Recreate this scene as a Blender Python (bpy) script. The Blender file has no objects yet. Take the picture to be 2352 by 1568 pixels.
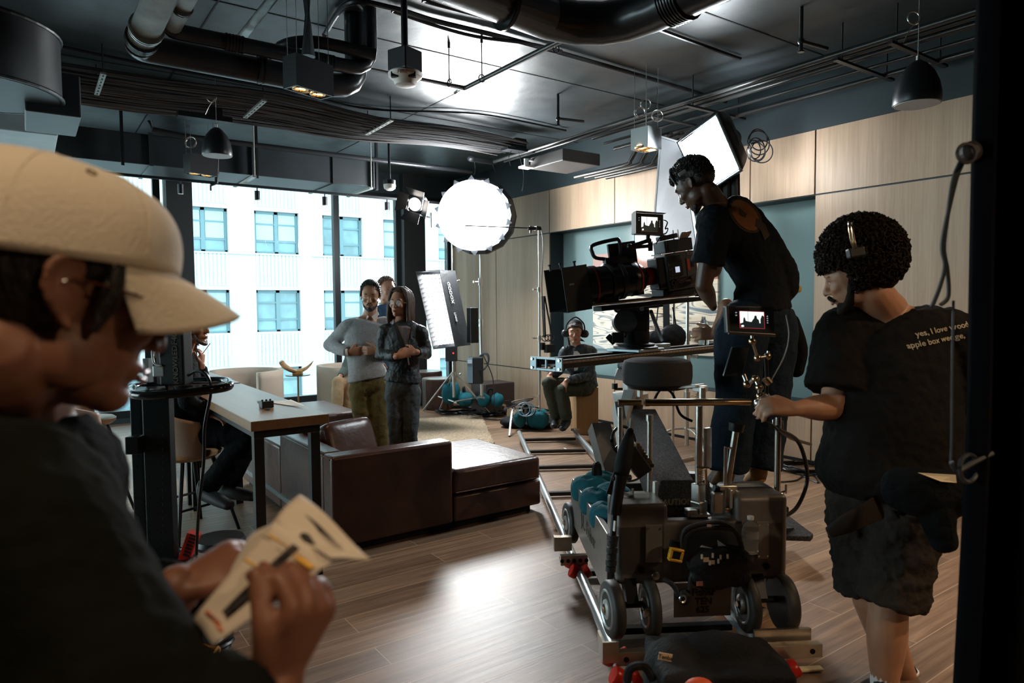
import bpy, bmesh, math, random
from mathutils import Vector, Matrix, Quaternion, noise
from mathutils.bvhtree import BVHTree
V = Vector
S = bpy.context.scene
COL = S.collection
R = math.radians
PI = math.pi
rnd = random.Random(7)

# ------------------------------------------------------------------ camera, world, exposure
FPX = 1575.0                       # focal length in pixels of the 2352 wide frame
CAM = V((0, 0, 1.57))
CR = Matrix.Rotation(R(-35.3), 3, 'Z') @ Matrix.Rotation(R(90 - 3.1), 3, 'X') @ Matrix.Rotation(R(-.45), 3, 'Z')
cd = bpy.data.cameras.new('camera')
cam = bpy.data.objects.new('camera', cd)
COL.objects.link(cam)
cam.location = CAM
cam.rotation_euler = CR.to_euler()
cd.sensor_width = 36
cd.lens = 36 * FPX / 2352
cd.clip_start = .05
cd.clip_end = 200
cd.dof.use_dof = True
cd.dof.focus_distance = 5.2
cd.dof.aperture_fstop = 4.0
S.camera = cam
S.view_settings.view_transform = 'Standard'
S.view_settings.look = 'None'
S.view_settings.gamma = 1
S.view_settings.exposure = 0.52
S.view_settings.use_curve_mapping = False
S.cycles.max_bounces = 7
S.cycles.diffuse_bounces = 4
S.cycles.glossy_bounces = 3
S.cycles.transmission_bounces = 6
S.cycles.transparent_max_bounces = 8
S.cycles.sample_clamp_indirect = 4
S.cycles.caustics_reflective = False
S.cycles.caustics_refractive = False
S.cycles.use_denoising = True
S.cycles.adaptive_threshold = 0.02

w = bpy.data.worlds.new('world'); S.world = w; w.use_nodes = True
bg = w.node_tree.nodes['Background']
bg.inputs[0].default_value = (.80, .95, 1.0, 1)
bg.inputs[1].default_value = 5.6

def light(kind, name, loc, target, energy, col, size=.2, size_y=None, spot=60, blend=.6, parent=None, spread=None):
    l = bpy.data.lights.new(name, kind)
    l.energy = energy; l.color = col
    if kind == 'AREA':
        l.size = size
        if size_y: l.shape = 'RECTANGLE'; l.size_y = size_y
        else: l.shape = 'DISK'
        if spread: l.spread = R(spread)
    elif kind == 'SPOT':
        l.spot_size = R(spot); l.spot_blend = blend; l.shadow_soft_size = size
    else:
        l.shadow_soft_size = size
    o = bpy.data.objects.new(name, l); COL.objects.link(o)
    o.location = loc
    if target is not None:
        o.rotation_euler = (V(target) - V(loc)).to_track_quat('-Z', 'Y').to_euler()
    return o

# ------------------------------------------------------------------ pixel of the photograph -> point of the room
def ray(px, py): return CR @ V(((px - 1176) / FPX, (784 - py) / FPX, -1.0))
def at(px, py, d): return CAM + ray(px, py) * d
def onz(px, py, z=0.0):
    r = ray(px, py); return CAM + r * ((z - CAM.z) / r.z)
def onx(px, py, x):
    r = ray(px, py); return CAM + r * (x / r.x)
def ony(px, py, y):
    r = ray(px, py); return CAM + r * (y / r.y)
def onf(px, d):
    """floor point seen in column px at depth d"""
    z0, z1 = at(px, 800, d).z, at(px, 1600, d).z
    return at(px, 800 + 800*z0/(z0 - z1), d)
CRT, CUP, CBK = CR @ V((1, 0, 0)), CR @ V((0, 1, 0)), CR @ V((0, 0, 1))
def cdir(x, y, z): return (CR @ V((x, y, z))).normalized()   # a direction given as right, up, towards the camera

# ------------------------------------------------------------------ materials
MATS = {}
def mat(name, col, rough=.5, metal=0, bump=None, spec=None, emit=None, estr=0, var=None, coat=0, sheen=0, sss=0, alpha=1, trans=0, ior=1.45):
    """bump=(kind, scale, strength, stretch) ; var=(scale, amount)"""
    if name in MATS: return MATS[name]
    m = bpy.data.materials.new(name); m.use_nodes = True
    nt = m.node_tree; b = nt.nodes['Principled BSDF']
    b.inputs['Base Color'].default_value = (*col, 1)
    b.inputs['Roughness'].default_value = rough
    b.inputs['Metallic'].default_value = metal
    b.inputs['IOR'].default_value = ior
    if spec is None and rough >= .7: spec = .18
    if spec is not None: b.inputs['Specular IOR Level'].default_value = spec
    if coat: b.inputs['Coat Weight'].default_value = coat; b.inputs['Coat Roughness'].default_value = .1
    if sheen: b.inputs['Sheen Weight'].default_value = sheen
    if sss:
        b.inputs['Subsurface Weight'].default_value = sss
        b.inputs['Subsurface Scale'].default_value = .01
        b.inputs['Subsurface Radius'].default_value = (1, .35, .2)
    if trans: b.inputs['Transmission Weight'].default_value = trans
    if alpha < 1: b.inputs['Alpha'].default_value = alpha
    if emit:
        b.inputs['Emission Color'].default_value = (*emit, 1); b.inputs['Emission Strength'].default_value = estr
    tc = None
    if bump or var:
        tc = nt.nodes.new('ShaderNodeTexCoord')
    if var:
        n = nt.nodes.new('ShaderNodeTexNoise'); n.inputs['Scale'].default_value = var[0]; n.inputs['Detail'].default_value = 5
        nt.links.new(tc.outputs['Object'], n.inputs['Vector'])
        r = nt.nodes.new('ShaderNodeValToRGB')
        k = var[1]
        r.color_ramp.elements[0].position = .3; r.color_ramp.elements[1].position = .7
        r.color_ramp.elements[0].color = (*[max(0, c * (1 - k)) for c in col], 1)
        r.color_ramp.elements[1].color = (*[min(1, c * (1 + k)) for c in col], 1)
        nt.links.new(n.outputs[0], r.inputs[0]); nt.links.new(r.outputs[0], b.inputs['Base Color'])
    if bump:
        kind, sc, st = bump[:3]
        mp = nt.nodes.new('ShaderNodeMapping'); nt.links.new(tc.outputs['Object'], mp.inputs[0])
        mp.inputs['Scale'].default_value = bump[3] if len(bump) > 3 else (1, 1, 1)
        if kind == 'noise':
            n = nt.nodes.new('ShaderNodeTexNoise'); n.inputs['Scale'].default_value = sc; n.inputs['Detail'].default_value = 6; out = n.outputs[0]
        elif kind == 'voronoi':
            n = nt.nodes.new('ShaderNodeTexVoronoi'); n.inputs['Scale'].default_value = sc; out = n.outputs[0]
        else:
            n = nt.nodes.new('ShaderNodeTexWave'); n.inputs['Scale'].default_value = sc; n.inputs['Distortion'].default_value = 3; n.inputs['Detail'].default_value = 3; out = n.outputs[1]
        nt.links.new(mp.outputs[0], n.inputs['Vector'])
        bp = nt.nodes.new('ShaderNodeBump'); bp.inputs['Strength'].default_value = st; bp.inputs['Distance'].default_value = .02
        nt.links.new(out, bp.inputs['Height']); nt.links.new(bp.outputs[0], b.inputs['Normal'])
    MATS[name] = m
    return m

# ------------------------------------------------------------------ mesh builder (all coordinates in room space)
def frame_of(d, up=V((0, 0, 1))):
    d = V(d).normalized()
    if abs(d.dot(up)) > .98: up = V((1, 0, 0)) if abs(d.x) < .9 else V((0, 1, 0))
    s = d.cross(up).normalized(); u = s.cross(d).normalized()
    return s, u, d

def crom(pts, rad, n=6):
    """Catmull-Rom refinement of a chain of points with radii (radius may be a tuple)."""
    P = [V(p) for p in pts]; Q = list(rad); out = []; ro = []
    N = len(P)
    for i in range(N - 1):
        p0, p1, p2, p3 = P[max(i-1, 0)], P[i], P[i+1], P[min(i+2, N-1)]
        for k in range(n):
            t = k / n; t2 = t*t; t3 = t2*t
            out.append(.5 * ((2*p1) + (p2-p0)*t + (2*p0-5*p1+4*p2-p3)*t2 + (3*p1-p0-3*p2+p3)*t3))
            s = t*t*(3-2*t)
            a, b = Q[i], Q[i+1]
            ro.append(tuple(x + (y-x)*s for x, y in zip(a, b)) if isinstance(a, tuple) else a + (b-a)*s)
    out.append(P[-1]); ro.append(Q[-1])
    return out, ro

class M:
    def __init__(s): s.v = []; s.f = []; s.T = Matrix.Identity(4)
    def _a(s, vs, fs):
        o = len(s.v); s.v += [s.T @ V(p) for p in vs]; s.f += [tuple(i + o for i in f) for f in fs]; return s
    def box(s, c, size, rot=None):
        c = V(c); hx, hy, hz = [k/2 for k in size]
        vs = [V((x, y, z)) for x in (-hx, hx) for y in (-hy, hy) for z in (-hz, hz)]
        if rot is not None: vs = [rot @ p for p in vs]
        return s._a([c + p for p in vs], [(0,1,3,2),(4,6,7,5),(0,4,5,1),(2,3,7,6),(0,2,6,4),(1,5,7,3)])
    def bb(s, lo, hi):
        lo, hi = V(lo), V(hi); return s.box((lo+hi)/2, [abs(k) for k in (hi-lo)])
    def beam(s, a, b, w, h, up=V((0, 0, 1))):
        a, b = V(a), V(b); sd, u, d = frame_of(b-a, up)
        return s.box((a+b)/2, (w, (b-a).length, h), Matrix((sd, d, u)).transposed())
    def cyl(s, a, b, r, r2=None, n=16, cap=True):
        a, b = V(a), V(b); r2 = r if r2 is None else r2
        sd, u, d = frame_of(b-a)
        vs = [];
        for c, rr in ((a, r), (b, r2)):
            vs += [c + (sd*math.cos(2*PI*i/n) + u*math.sin(2*PI*i/n))*rr for i in range(n)]
        fs = [(i, (i+1) % n, n+(i+1) % n, n+i) for i in range(n)]
        if cap: fs += [tuple(range(n-1, -1, -1)), tuple(range(n, 2*n))]
        return s._a(vs, fs)
    def tube(s, pts, r, n=8, sub=6, cap=True):
        rad = r if isinstance(r, list) else [r]*len(pts)
        P, Q = crom(pts, rad, sub) if sub > 1 else ([V(p) for p in pts], rad)
        return s.loft(P, Q, n, cap)
    def loft(s, P, Q, n=12, cap=True, side=None):
        """rings round a path; Q radii or (rx, ry) with side = direction of rx"""
        vs = []; fs = []; prev = side
        for i, p in enumerate(P):
            d = (P[min(i+1, len(P)-1)] - P[max(i-1, 0)])
            if d.length < 1e-9: d = V((0, 0, 1))
            d.normalize()
            if prev is None: sd, u, _ = frame_of(d)
            else:
                sd = prev - d*prev.dot(d)
                if sd.length < 1e-6: sd, u, _ = frame_of(d)
                sd.normalize(); u = d.cross(sd)
            if side is None: prev = sd
            q = Q[i]; rx, ry = q if isinstance(q, tuple) else (q, q)
            vs += [p + sd*math.cos(2*PI*k/n)*rx + u*math.sin(2*PI*k/n)*ry for k in range(n)]
            if i: b = (i-1)*n; fs += [(b+k, b+(k+1) % n, b+n+(k+1) % n, b+n+k) for k in range(n)]
        if cap: m = (len(P)-1)*n; fs += [tuple(range(n-1, -1, -1)), tuple(range(m, m+n))]
        return s._a(vs, fs)
    def ell(s, c, r, rot=None, n=16, m=10):
        r = (r, r, r) if isinstance(r, (int, float)) else r
        c = V(c); vs = [V((0, 0, 1))]
        for j in range(1, m):
            a = PI*j/m
            vs += [V((math.sin(a)*math.cos(2*PI*i/n), math.sin(a)*math.sin(2*PI*i/n), math.cos(a))) for i in range(n)]
        vs.append(V((0, 0, -1)))
        vs = [V((p.x*r[0], p.y*r[1], p.z*r[2])) for p in vs]
        if rot is not None: vs = [rot @ p for p in vs]
        fs = [(0, 1+i, 1+(i+1) % n) for i in range(n)]
        for j in range(m-2):
            b = 1+j*n; fs += [(b+i, b+n+i, b+n+(i+1) % n, b+(i+1) % n) for i in range(n)]
        b = 1+(m-2)*n; e = len(vs)-1
        fs += [(b+i, e, b+(i+1) % n) for i in range(n)]
        return s._a([c+p for p in vs], fs)
    def limb(s, pts, rad, n=14, sub=6, side=None, flat=0):
        """closed tapered tube with round ends"""
        P, Q = crom(pts, rad, sub)
        q0 = Q[0] if not isinstance(Q[0], tuple) else min(Q[0]); q1 = Q[-1] if not isinstance(Q[-1], tuple) else min(Q[-1])
        def sc(q, k): return tuple(x*k for x in q) if isinstance(q, tuple) else q*k
        d0 = (P[0]-P[1]).normalized(); d1 = (P[-1]-P[-2]).normalized()
        pre = [(P[0]+d0*q0*math.sin(R(a)), sc(Q[0], max(.05, math.cos(R(a))))) for a in (88, 65, 40, 20)]
        post = [(P[-1]+d1*q1*math.sin(R(a)), sc(Q[-1], max(.05, math.cos(R(a))))) for a in (20, 40, 65, 88)]
        if flat & 1: post = []
        if flat & 2: pre = []
        P = [p for p, _ in pre] + P + [p for p, _ in post]
        Q = [q for _, q in pre] + Q + [q for _, q in post]
        return s.loft(P, Q, n, True, side)
    def lathe(s, prof, c, ax=V((0, 0, 1)), n=24, cap=True):
        """prof = [(r, h)]"""
        c = V(c); sd, u, d = frame_of(ax); vs = []; fs = []
        for i, (r, h) in enumerate(prof):
            vs += [c + d*h + (sd*math.cos(2*PI*k/n)+u*math.sin(2*PI*k/n))*max(r, 1e-4) for k in range(n)]
            if i: b = (i-1)*n; fs += [(b+k, b+(k+1) % n, b+n+(k+1) % n, b+n+k) for k in range(n)]
        if cap: m = (len(prof)-1)*n; fs += [tuple(range(n-1, -1, -1)), tuple(range(m, m+n))]
        return s._a(vs, fs)
    def prism(s, poly, ext):
        """poly = list of 3D points (planar), extruded by vector ext"""
        n = len(poly); e = V(ext); vs = [V(p) for p in poly] + [V(p)+e for p in poly]
        fs = [tuple(range(n-1, -1, -1)), tuple(range(n, 2*n))] + [(i, (i+1) % n, n+(i+1) % n, n+i) for i in range(n)]
        return s._a(vs, fs)
    def ring(s, c, ax, R_, r, n=32, m=8, a0=0, a1=360):
        sd, u, d = frame_of(ax); full = a1-a0 >= 360
        k = n+1
        pts = [V(c) + (sd*math.cos(R(a0+(a1-a0)*i/n)) + u*math.sin(R(a0+(a1-a0)*i/n)))*R_ for i in range(k)]
        return s.loft(pts, [r]*k, m, True)
    def grid(s, fn, nu, nv, th=0):
        vs = [V(fn(i/nu, j/nv)) for i in range(nu+1) for j in range(nv+1)]
        fs = [(i*(nv+1)+j, (i+1)*(nv+1)+j, (i+1)*(nv+1)+j+1, i*(nv+1)+j+1) for i in range(nu) for j in range(nv)]
        return s._a(vs, fs)
    def build(s, name, m, parent=None, bevel=0, smooth=False, seg=2, voxel=0, smo=0, sub=0, solid=0, disp=None, auto=None, loc=None):
        me = bpy.data.meshes.new(name)
        if parent is not None:
            bpy.context.view_layer.update()
            base = WM(parent)
            inv = base.inverted()
        elif loc is not None: inv = Matrix.Translation(-V(loc))
        else:
            xs = [p.x for p in s.v]; ys = [p.y for p in s.v]; zs = [p.z for p in s.v]
            loc = V(((min(xs)+max(xs))/2, (min(ys)+max(ys))/2, min(zs))); inv = Matrix.Translation(-loc)
        me.from_pydata([inv @ p for p in s.v], [], s.f); me.update()
        bm = bmesh.new(); bm.from_mesh(me); bmesh.ops.recalc_face_normals(bm, faces=bm.faces); bm.to_mesh(me); bm.free()
        o = bpy.data.objects.new(name, me); COL.objects.link(o)
        if parent is not None: o.parent = parent
        else: o.location = loc
        me.materials.append(m)
        if voxel:
            k = o.modifiers.new('remesh', 'REMESH'); k.mode = 'VOXEL'; k.voxel_size = voxel; k.use_smooth_shade = True
            if smo: k = o.modifiers.new('smooth', 'SMOOTH'); k.iterations = smo; k.factor = .6
        if solid: k = o.modifiers.new('solid', 'SOLIDIFY'); k.thickness = solid; k.offset = 0
        if bevel: k = o.modifiers.new('bevel', 'BEVEL'); k.width = bevel; k.segments = seg; k.limit_method = 'ANGLE'; k.angle_limit = R(35)
        if sub: k = o.modifiers.new('sub', 'SUBSURF'); k.levels = sub; k.render_levels = sub
        for dd in (disp or []):
            kind, sc, st = dd[:3]
            tn = f'{kind}_{sc}'
            t = bpy.data.textures.get(tn) or bpy.data.textures.new(tn, kind)
            t.noise_scale = sc
            k = o.modifiers.new('folds', 'DISPLACE'); k.texture = t; k.strength = st; k.mid_level = .5; k.texture_coords = 'LOCAL'
            if len(dd) > 3: k.direction = dd[3]
        if smooth or voxel or sub:
            me.shade_smooth()
            if auto or (smooth and not voxel and not sub):
                try: me.set_sharp_from_angle(angle=R(auto or 40))
                except Exception: pass
        return o

def WM(o):
    m = o.matrix_basis.copy() if o.parent is None else WM(o.parent) @ o.matrix_basis
    return m

def tag(o, label, cat, group=None, kind=None):
    o['label'] = label
    if cat: o['category'] = cat
    if group: o['group'] = group
    if kind: o['kind'] = kind
    return o
def thing(name, label, cat, loc, rz=0, group=None):
    o = bpy.data.objects.new(name, None); COL.objects.link(o)
    o.location = V(loc); o.rotation_euler = (0, 0, rz); o.empty_display_size = .1
    return tag(o, label, cat, group)
def struct(o, label=None):
    o['kind'] = 'structure'
    if label: o['label'] = label
    return o
def stuff(o):
    o['kind'] = 'stuff'; return o
def dup(root, loc, rz=0, label=None, group=None, scale=None):
    def cp(o, par):
        c = o.copy(); COL.objects.link(c); c.parent = par
        for ch in list(o.children): cp(ch, c)
        return c
    r = cp(root, None); r.location = V(loc); r.rotation_euler = (0, 0, rz)
    if scale: r.scale = (scale,)*3
    if label: r['label'] = label
    if group: r['group'] = group
    return r
def text(s, size, c, right, up, depth=.001, m=None, parent=None, name='lettering', onto=None, align='CENTER', bold=0, nodes=0):
    """flat lettering at c, reading along right, standing along up; onto = BVH tree to lay it on (along the normal)"""
    cu = bpy.data.curves.new(name, 'FONT'); cu.body = s; cu.size = size; cu.align_x = align; cu.align_y = 'CENTER'
    cu.offset = bold; cu.resolution_u = 3
    if onto is None: cu.extrude = depth
    t = bpy.data.objects.new(name, cu); COL.objects.link(t)
    bpy.context.view_layer.update()
    me = bpy.data.meshes.new_from_object(t.evaluated_get(bpy.context.evaluated_depsgraph_get()))
    bpy.data.objects.remove(t)
    right = V(right).normalized(); nrm = right.cross(V(up)).normalized(); up = nrm.cross(right)
    b = M(); vs = []
    for v in me.vertices:
        p = V(c) + right*v.co.x + up*v.co.y + nrm*v.co.z
        if onto is not None:
            h = onto.ray_cast(p + nrm*.3, -nrm)
            if h[0] is not None: p = h[0] + nrm*.004
        vs.append(p)
    b._a(vs, [tuple(p.vertices) for p in me.polygons])
    return b.build(name, m, parent)
def bvh(o):
    bpy.context.view_layer.update()
    dg = bpy.context.evaluated_depsgraph_get(); e = o.evaluated_get(dg); me = e.to_mesh()
    w = WM(o)
    t = BVHTree.FromPolygons([w @ v.co for v in me.vertices], [tuple(p.vertices) for p in me.polygons]); e.to_mesh_clear()
    return t
# ------------------------------------------------------------------ shared materials
BLK = mat('black_metal', (.012, .013, .015), .35, .3)
BLKM = mat('matte_black', (.010, .011, .013), .7)
BLKP = mat('black_plastic', (.014, .015, .017), .4, var=(60, .2))
DUCT = mat('dark_painted_duct', (.015, .020, .023), .42, 0, var=(3, .25))
PIPE = mat('dark_painted_pipe', (.020, .022, .025), .28, .2, bump=('noise', 30, .06))
GALV = mat('galvanised_steel', (.42, .43, .42), .32, .9, bump=('noise', 25, .08), var=(8, .25))
STEEL = mat('brushed_steel', (.62, .60, .56), .28, 1.0, bump=('noise', 90, .04))
CHROME = mat('chrome', (.75, .74, .72), .12, 1.0)
BRASS = mat('warm_steel', (.60, .43, .26), .22, 1.0)
GREYM = mat('grey_dolly_paint', (.19, .17, .155), .42, .25, var=(20, .12))
LTGREY = mat('light_grey_metal', (.50, .51, .50), .38, .35)
WHITE = mat('white_plastic', (.75, .75, .73), .4)
LEATHER = mat('brown_leather', (.060, .026, .019), .30, bump=('noise', 22, .12), var=(5, .3))
LEATHER_SIDE = LEATHER
CLOTH_T = mat('teal_sandbag', (.012, .105, .135), .75, bump=('noise', 40, .3), var=(12, .2))
SKIN_A = mat('light_skin', (.45, .225, .145), .48, sss=.15, var=(14, .12))
SKIN_B = mat('tan_skin', (.38, .185, .105), .48, sss=.12, var=(14, .12))
SKIN_D = mat('deep_skin', (.085, .042, .026), .42, var=(14, .15))
SKIN_M = mat('warm_brown_skin', (.40, .20, .12), .46, sss=.1, var=(14, .12))
HAIR_K = mat('black_hair', (.012, .009, .008), .5, bump=('noise', 120, .6, (1, 1, .2)))
HAIR_B = mat('brown_hair', (.06, .030, .017), .5, bump=('noise', 120, .6, (1, 1, .2)))
HAIR_G = mat('greying_hair', (.20, .13, .085), .6, bump=('noise', 120, .6, (1, 1, .2)))
EYE = mat('eye_white', (.6, .58, .55), .2)
IRIS = mat('dark_iris', (.02, .012, .008), .15)
LIP = mat('lip', (.32, .11, .085), .4)
RUBBER = mat('black_rubber', (.018, .018, .018), .6, bump=('noise', 60, .2))
CARPET = mat('speckled_grip_carpet', (.022, .022, .023), .95, bump=('noise', 260, .8))
def carpetize(m):
    nt = m.node_tree; b = nt.nodes['Principled BSDF']
    tc = nt.nodes.new('ShaderNodeTexCoord'); v = nt.nodes.new('ShaderNodeTexVoronoi'); v.inputs['Scale'].default_value = 170
    r = nt.nodes.new('ShaderNodeValToRGB'); r.color_ramp.elements[0].position = .0; r.color_ramp.elements[1].position = .9
    r.color_ramp.elements[0].color = (.010, .010, .011, 1); r.color_ramp.elements[1].color = (.075, .072, .070, 1)
    nt.links.new(tc.outputs['Object'], v.inputs['Vector']); nt.links.new(v.outputs['Color'], r.inputs[0]); nt.links.new(r.outputs[0], b.inputs['Base Color'])
carpetize(CARPET)
def lamp_mat(name, col, s):
    m = bpy.data.materials.new(name); m.use_nodes = True
    nt = m.node_tree; nt.nodes.remove(nt.nodes['Principled BSDF'])
    e = nt.nodes.new('ShaderNodeEmission'); e.inputs[0].default_value = (*col, 1); e.inputs[1].default_value = s
    nt.links.new(e.outputs[0], nt.nodes['Material Output'].inputs[0]); return m
LIT_COOL = lamp_mat('lit_diffuser', (.93, .98, 1), 11)
LIT_WARM = lamp_mat('lit_warm_lamp', (1, .72, .38), 14)

def wood_mat(name, c1, c2, along, scale=1.0, rough=.45, planks=None, grain=1.0):
    """wood with fine streaks along an axis vector 0/1/2 in room space (object coordinates)"""
    m = bpy.data.materials.new(name); m.use_nodes = True; nt = m.node_tree; b = nt.nodes['Principled BSDF']
    geo = nt.nodes.new('ShaderNodeTexCoord')
    mp = nt.nodes.new('ShaderNodeMapping'); nt.links.new(geo.outputs['Object'], mp.inputs[0])
    sc = [60*scale]*3; sc[along] = 1.6*scale; mp.inputs['Scale'].default_value = sc
    n1 = nt.nodes.new('ShaderNodeTexNoise'); n1.inputs['Scale'].default_value = 1.0; n1.inputs['Detail'].default_value = 6; n1.inputs['Roughness'].default_value = .7
    nt.links.new(mp.outputs[0], n1.inputs['Vector'])
    mp2 = nt.nodes.new('ShaderNodeMapping'); nt.links.new(geo.outputs['Object'], mp2.inputs[0])
    sc = [6*scale]*3; sc[along] = .35*scale; mp2.inputs['Scale'].default_value = sc
    n2 = nt.nodes.new('ShaderNodeTexNoise'); n2.inputs['Scale'].default_value = 1.0; n2.inputs['Detail'].default_value = 4
    nt.links.new(mp2.outputs[0], n2.inputs['Vector'])
    mx = nt.nodes.new('ShaderNodeMath'); mx.operation = 'MULTIPLY_ADD'; mx.inputs[1].default_value = .55*grain
    nt.links.new(n1.outputs[0], mx.inputs[0])
    m2 = nt.nodes.new('ShaderNodeMath'); m2.operation = 'MULTIPLY'; m2.inputs[1].default_value = .5
    nt.links.new(n2.outputs[0], m2.inputs[0]); nt.links.new(m2.outputs[0], mx.inputs[2])
    r = nt.nodes.new('ShaderNodeValToRGB')
    r.color_ramp.elements[0].position = .32; r.color_ramp.elements[1].position = .72
    r.color_ramp.elements[0].color = (*c1, 1); r.color_ramp.elements[1].color = (*c2, 1)
    nt.links.new(mx.outputs[0], r.inputs[0])
    nt.links.new(r.outputs[0], b.inputs['Base Color'])
    b.inputs['Roughness'].default_value = rough
    bp = nt.nodes.new('ShaderNodeBump'); bp.inputs['Strength'].default_value = .08; bp.inputs['Distance'].default_value = .01
    nt.links.new(n1.outputs[0], bp.inputs['Height']); nt.links.new(bp.outputs[0], b.inputs['Normal'])
    return m
WALLWOOD = wood_mat('oak_veneer_panel', (.33, .215, .135), (.52, .37, .25), 2, 1.2, .5)
TABLEWOOD = wood_mat('walnut_table_top', (.17, .09, .045), (.33, .19, .10), 1, .8, .3)
BOXWOOD = wood_mat('birch_plywood', (.30, .17, .075), (.42, .25, .12), 2, .6, .55)
STOOLWOOD = wood_mat('light_stool_wood', (.42, .24, .11), (.55, .33, .17), 0, .6, .4)
# ------------------------------------------------------------------ the room: X along the windows, Y towards them, right wall at XW, window wall at YB
XW, YB, ZC = 6.19, 10.6, 3.75
XL, YN = -5.0, -3.2

# floor ------------------------------------------------------------
def floor_mat():
    m = bpy.data.materials.new('oak_plank_floor'); m.use_nodes = True; nt = m.node_tree; b = nt.nodes['Principled BSDF']
    L = nt.links.new; N = nt.nodes.new
    tc = N('ShaderNodeTexCoord')
    br = N('ShaderNodeTexBrick'); br.offset = .37; br.offset_frequency = 2
    br.inputs['Scale'].default_value = 1; br.inputs['Brick Width'].default_value = 1.25; br.inputs['Row Height'].default_value = .18
    br.inputs['Mortar Size'].default_value = .0018; br.inputs['Mortar Smooth'].default_value = .1; br.inputs['Bias'].default_value = 0
    br.inputs['Color1'].default_value = (0, 0, 0, 1); br.inputs['Color2'].default_value = (1, 1, 1, 1); br.inputs['Mortar'].default_value = (.5, .5, .5, 1)
    L(tc.outputs['Object'], br.inputs['Vector'])
    # grain stretched along X, shifted per plank
    add = N('ShaderNodeVectorMath'); add.operation = 'MULTIPLY_ADD'; add.inputs[1].default_value = (7, 3, 0)
    L(br.outputs['Color'], add.inputs[0]); L(tc.outputs['Object'], add.inputs[2])
    mp = N('ShaderNodeMapping'); mp.inputs['Scale'].default_value = (1.3, 26, 1); L(add.outputs[0], mp.inputs[0])
    n1 = N('ShaderNodeTexNoise'); n1.inputs['Scale'].default_value = 1; n1.inputs['Detail'].default_value = 8; n1.inputs['Roughness'].default_value = .65; n1.inputs['Distortion'].default_value = .4
    L(mp.outputs[0], n1.inputs['Vector'])
    r = N('ShaderNodeValToRGB'); e = r.color_ramp.elements
    e[0].position = .25; e[0].color = (.105, .060, .036, 1); e[1].position = .78; e[1].color = (.38, .255, .165, 1)
    k = e.new(.5); k.color = (.225, .138, .085, 1)
    L(n1.outputs[0], r.inputs[0])
    mx = N('ShaderNodeMixRGB'); mx.blend_type = 'MULTIPLY'; mx.inputs[0].default_value = 1
    pr = N('ShaderNodeValToRGB'); pr.color_ramp.elements[0].color = (.74, .73, .72, 1); pr.color_ramp.elements[1].color = (1.15, 1.12, 1.08, 1)
    L(br.outputs['Color'], pr.inputs[0]); L(r.outputs[0], mx.inputs[1]); L(pr.outputs[0], mx.inputs[2])
    # fine pale seam between planks
    m3 = N('ShaderNodeMixRGB'); m3.inputs[2].default_value = (.46, .34, .24, 1)
    L(br.outputs['Fac'], m3.inputs[0]); L(mx.outputs[0], m3.inputs[1])
    L(m3.outputs[0], b.inputs['Base Color'])
    b.inputs['Roughness'].default_value = .43; b.inputs['Specular IOR Level'].default_value = .5
    bp = N('ShaderNodeBump'); bp.inputs['Strength'].default_value = .18; bp.inputs['Distance'].default_value = .01
    L(n1.outputs[0], bp.inputs['Height']); L(bp.outputs[0], b.inputs['Normal'])
    return m
struct(M().bb((XL, YN, -.1), (XW + .5, YB + .1, 0)).build('floor', floor_mat(), loc=(0, 0, 0)))

def ceil_mat():
    m = mat('dark_painted_concrete', (.040, .048, .052), .33); nt = m.node_tree; b = nt.nodes['Principled BSDF']
    L = nt.links.new; N = nt.nodes.new; tc = N('ShaderNodeTexCoord')
    n = N('ShaderNodeTexNoise'); n.inputs['Scale'].default_value = 1.1; n.inputs['Detail'].default_value = 7; L(tc.outputs['Object'], n.inputs['Vector'])
    r = N('ShaderNodeValToRGB'); r.color_ramp.elements[0].position = .3; r.color_ramp.elements[1].position = .75
    r.color_ramp.elements[0].color = (.019, .025, .028, 1); r.color_ramp.elements[1].color = (.040, .050, .054, 1); L(n.outputs[0], r.inputs[0])
    # chipped spots
    n2 = N('ShaderNodeTexNoise'); n2.inputs['Scale'].default_value = 9; n2.inputs['Detail'].default_value = 4; L(tc.outputs['Object'], n2.inputs['Vector'])
    r2 = N('ShaderNodeValToRGB'); r2.color_ramp.elements[0].position = .70; r2.color_ramp.elements[1].position = .72
    mx = N('ShaderNodeMixRGB'); mx.inputs[2].default_value = (.006, .007, .008, 1); L(n2.outputs[0], r2.inputs[0]); L(r2.outputs[0], mx.inputs[0]); L(r.outputs[0], mx.inputs[1])
    L(mx.outputs[0], b.inputs['Base Color'])
    n3 = N('ShaderNodeTexNoise'); n3.inputs['Scale'].default_value = 5; n3.inputs['Detail'].default_value = 5; L(tc.outputs['Object'], n3.inputs['Vector'])
    rr = N('ShaderNodeMapRange'); rr.inputs[3].default_value = .32; rr.inputs[4].default_value = .48; L(n3.outputs[0], rr.inputs[0]); L(rr.outputs[0], b.inputs['Roughness'])
    bp = N('ShaderNodeBump'); bp.inputs['Strength'].default_value = .25; bp.inputs['Distance'].default_value = .02; L(n3.outputs[0], bp.inputs['Height']); L(bp.outputs[0], b.inputs['Normal'])
    return m
CEIL = ceil_mat()
struct(M().bb((XL, YN, ZC), (XW + .5, YB + .1, ZC + .15)).build('ceiling', CEIL, loc=(0, 0, 0)))
# form-board joints in the slab
jn = M()
for y in (1.6, 3.45, 5.3, 7.15): jn.bb((XL, y, ZC - .004), (XW, y + .012, ZC + .01))
for x in (1.2, 3.7): jn.bb((x, YN, ZC - .004), (x + .012, YB, ZC + .01))
struct(jn.build('trim_5', BLKM))

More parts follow.
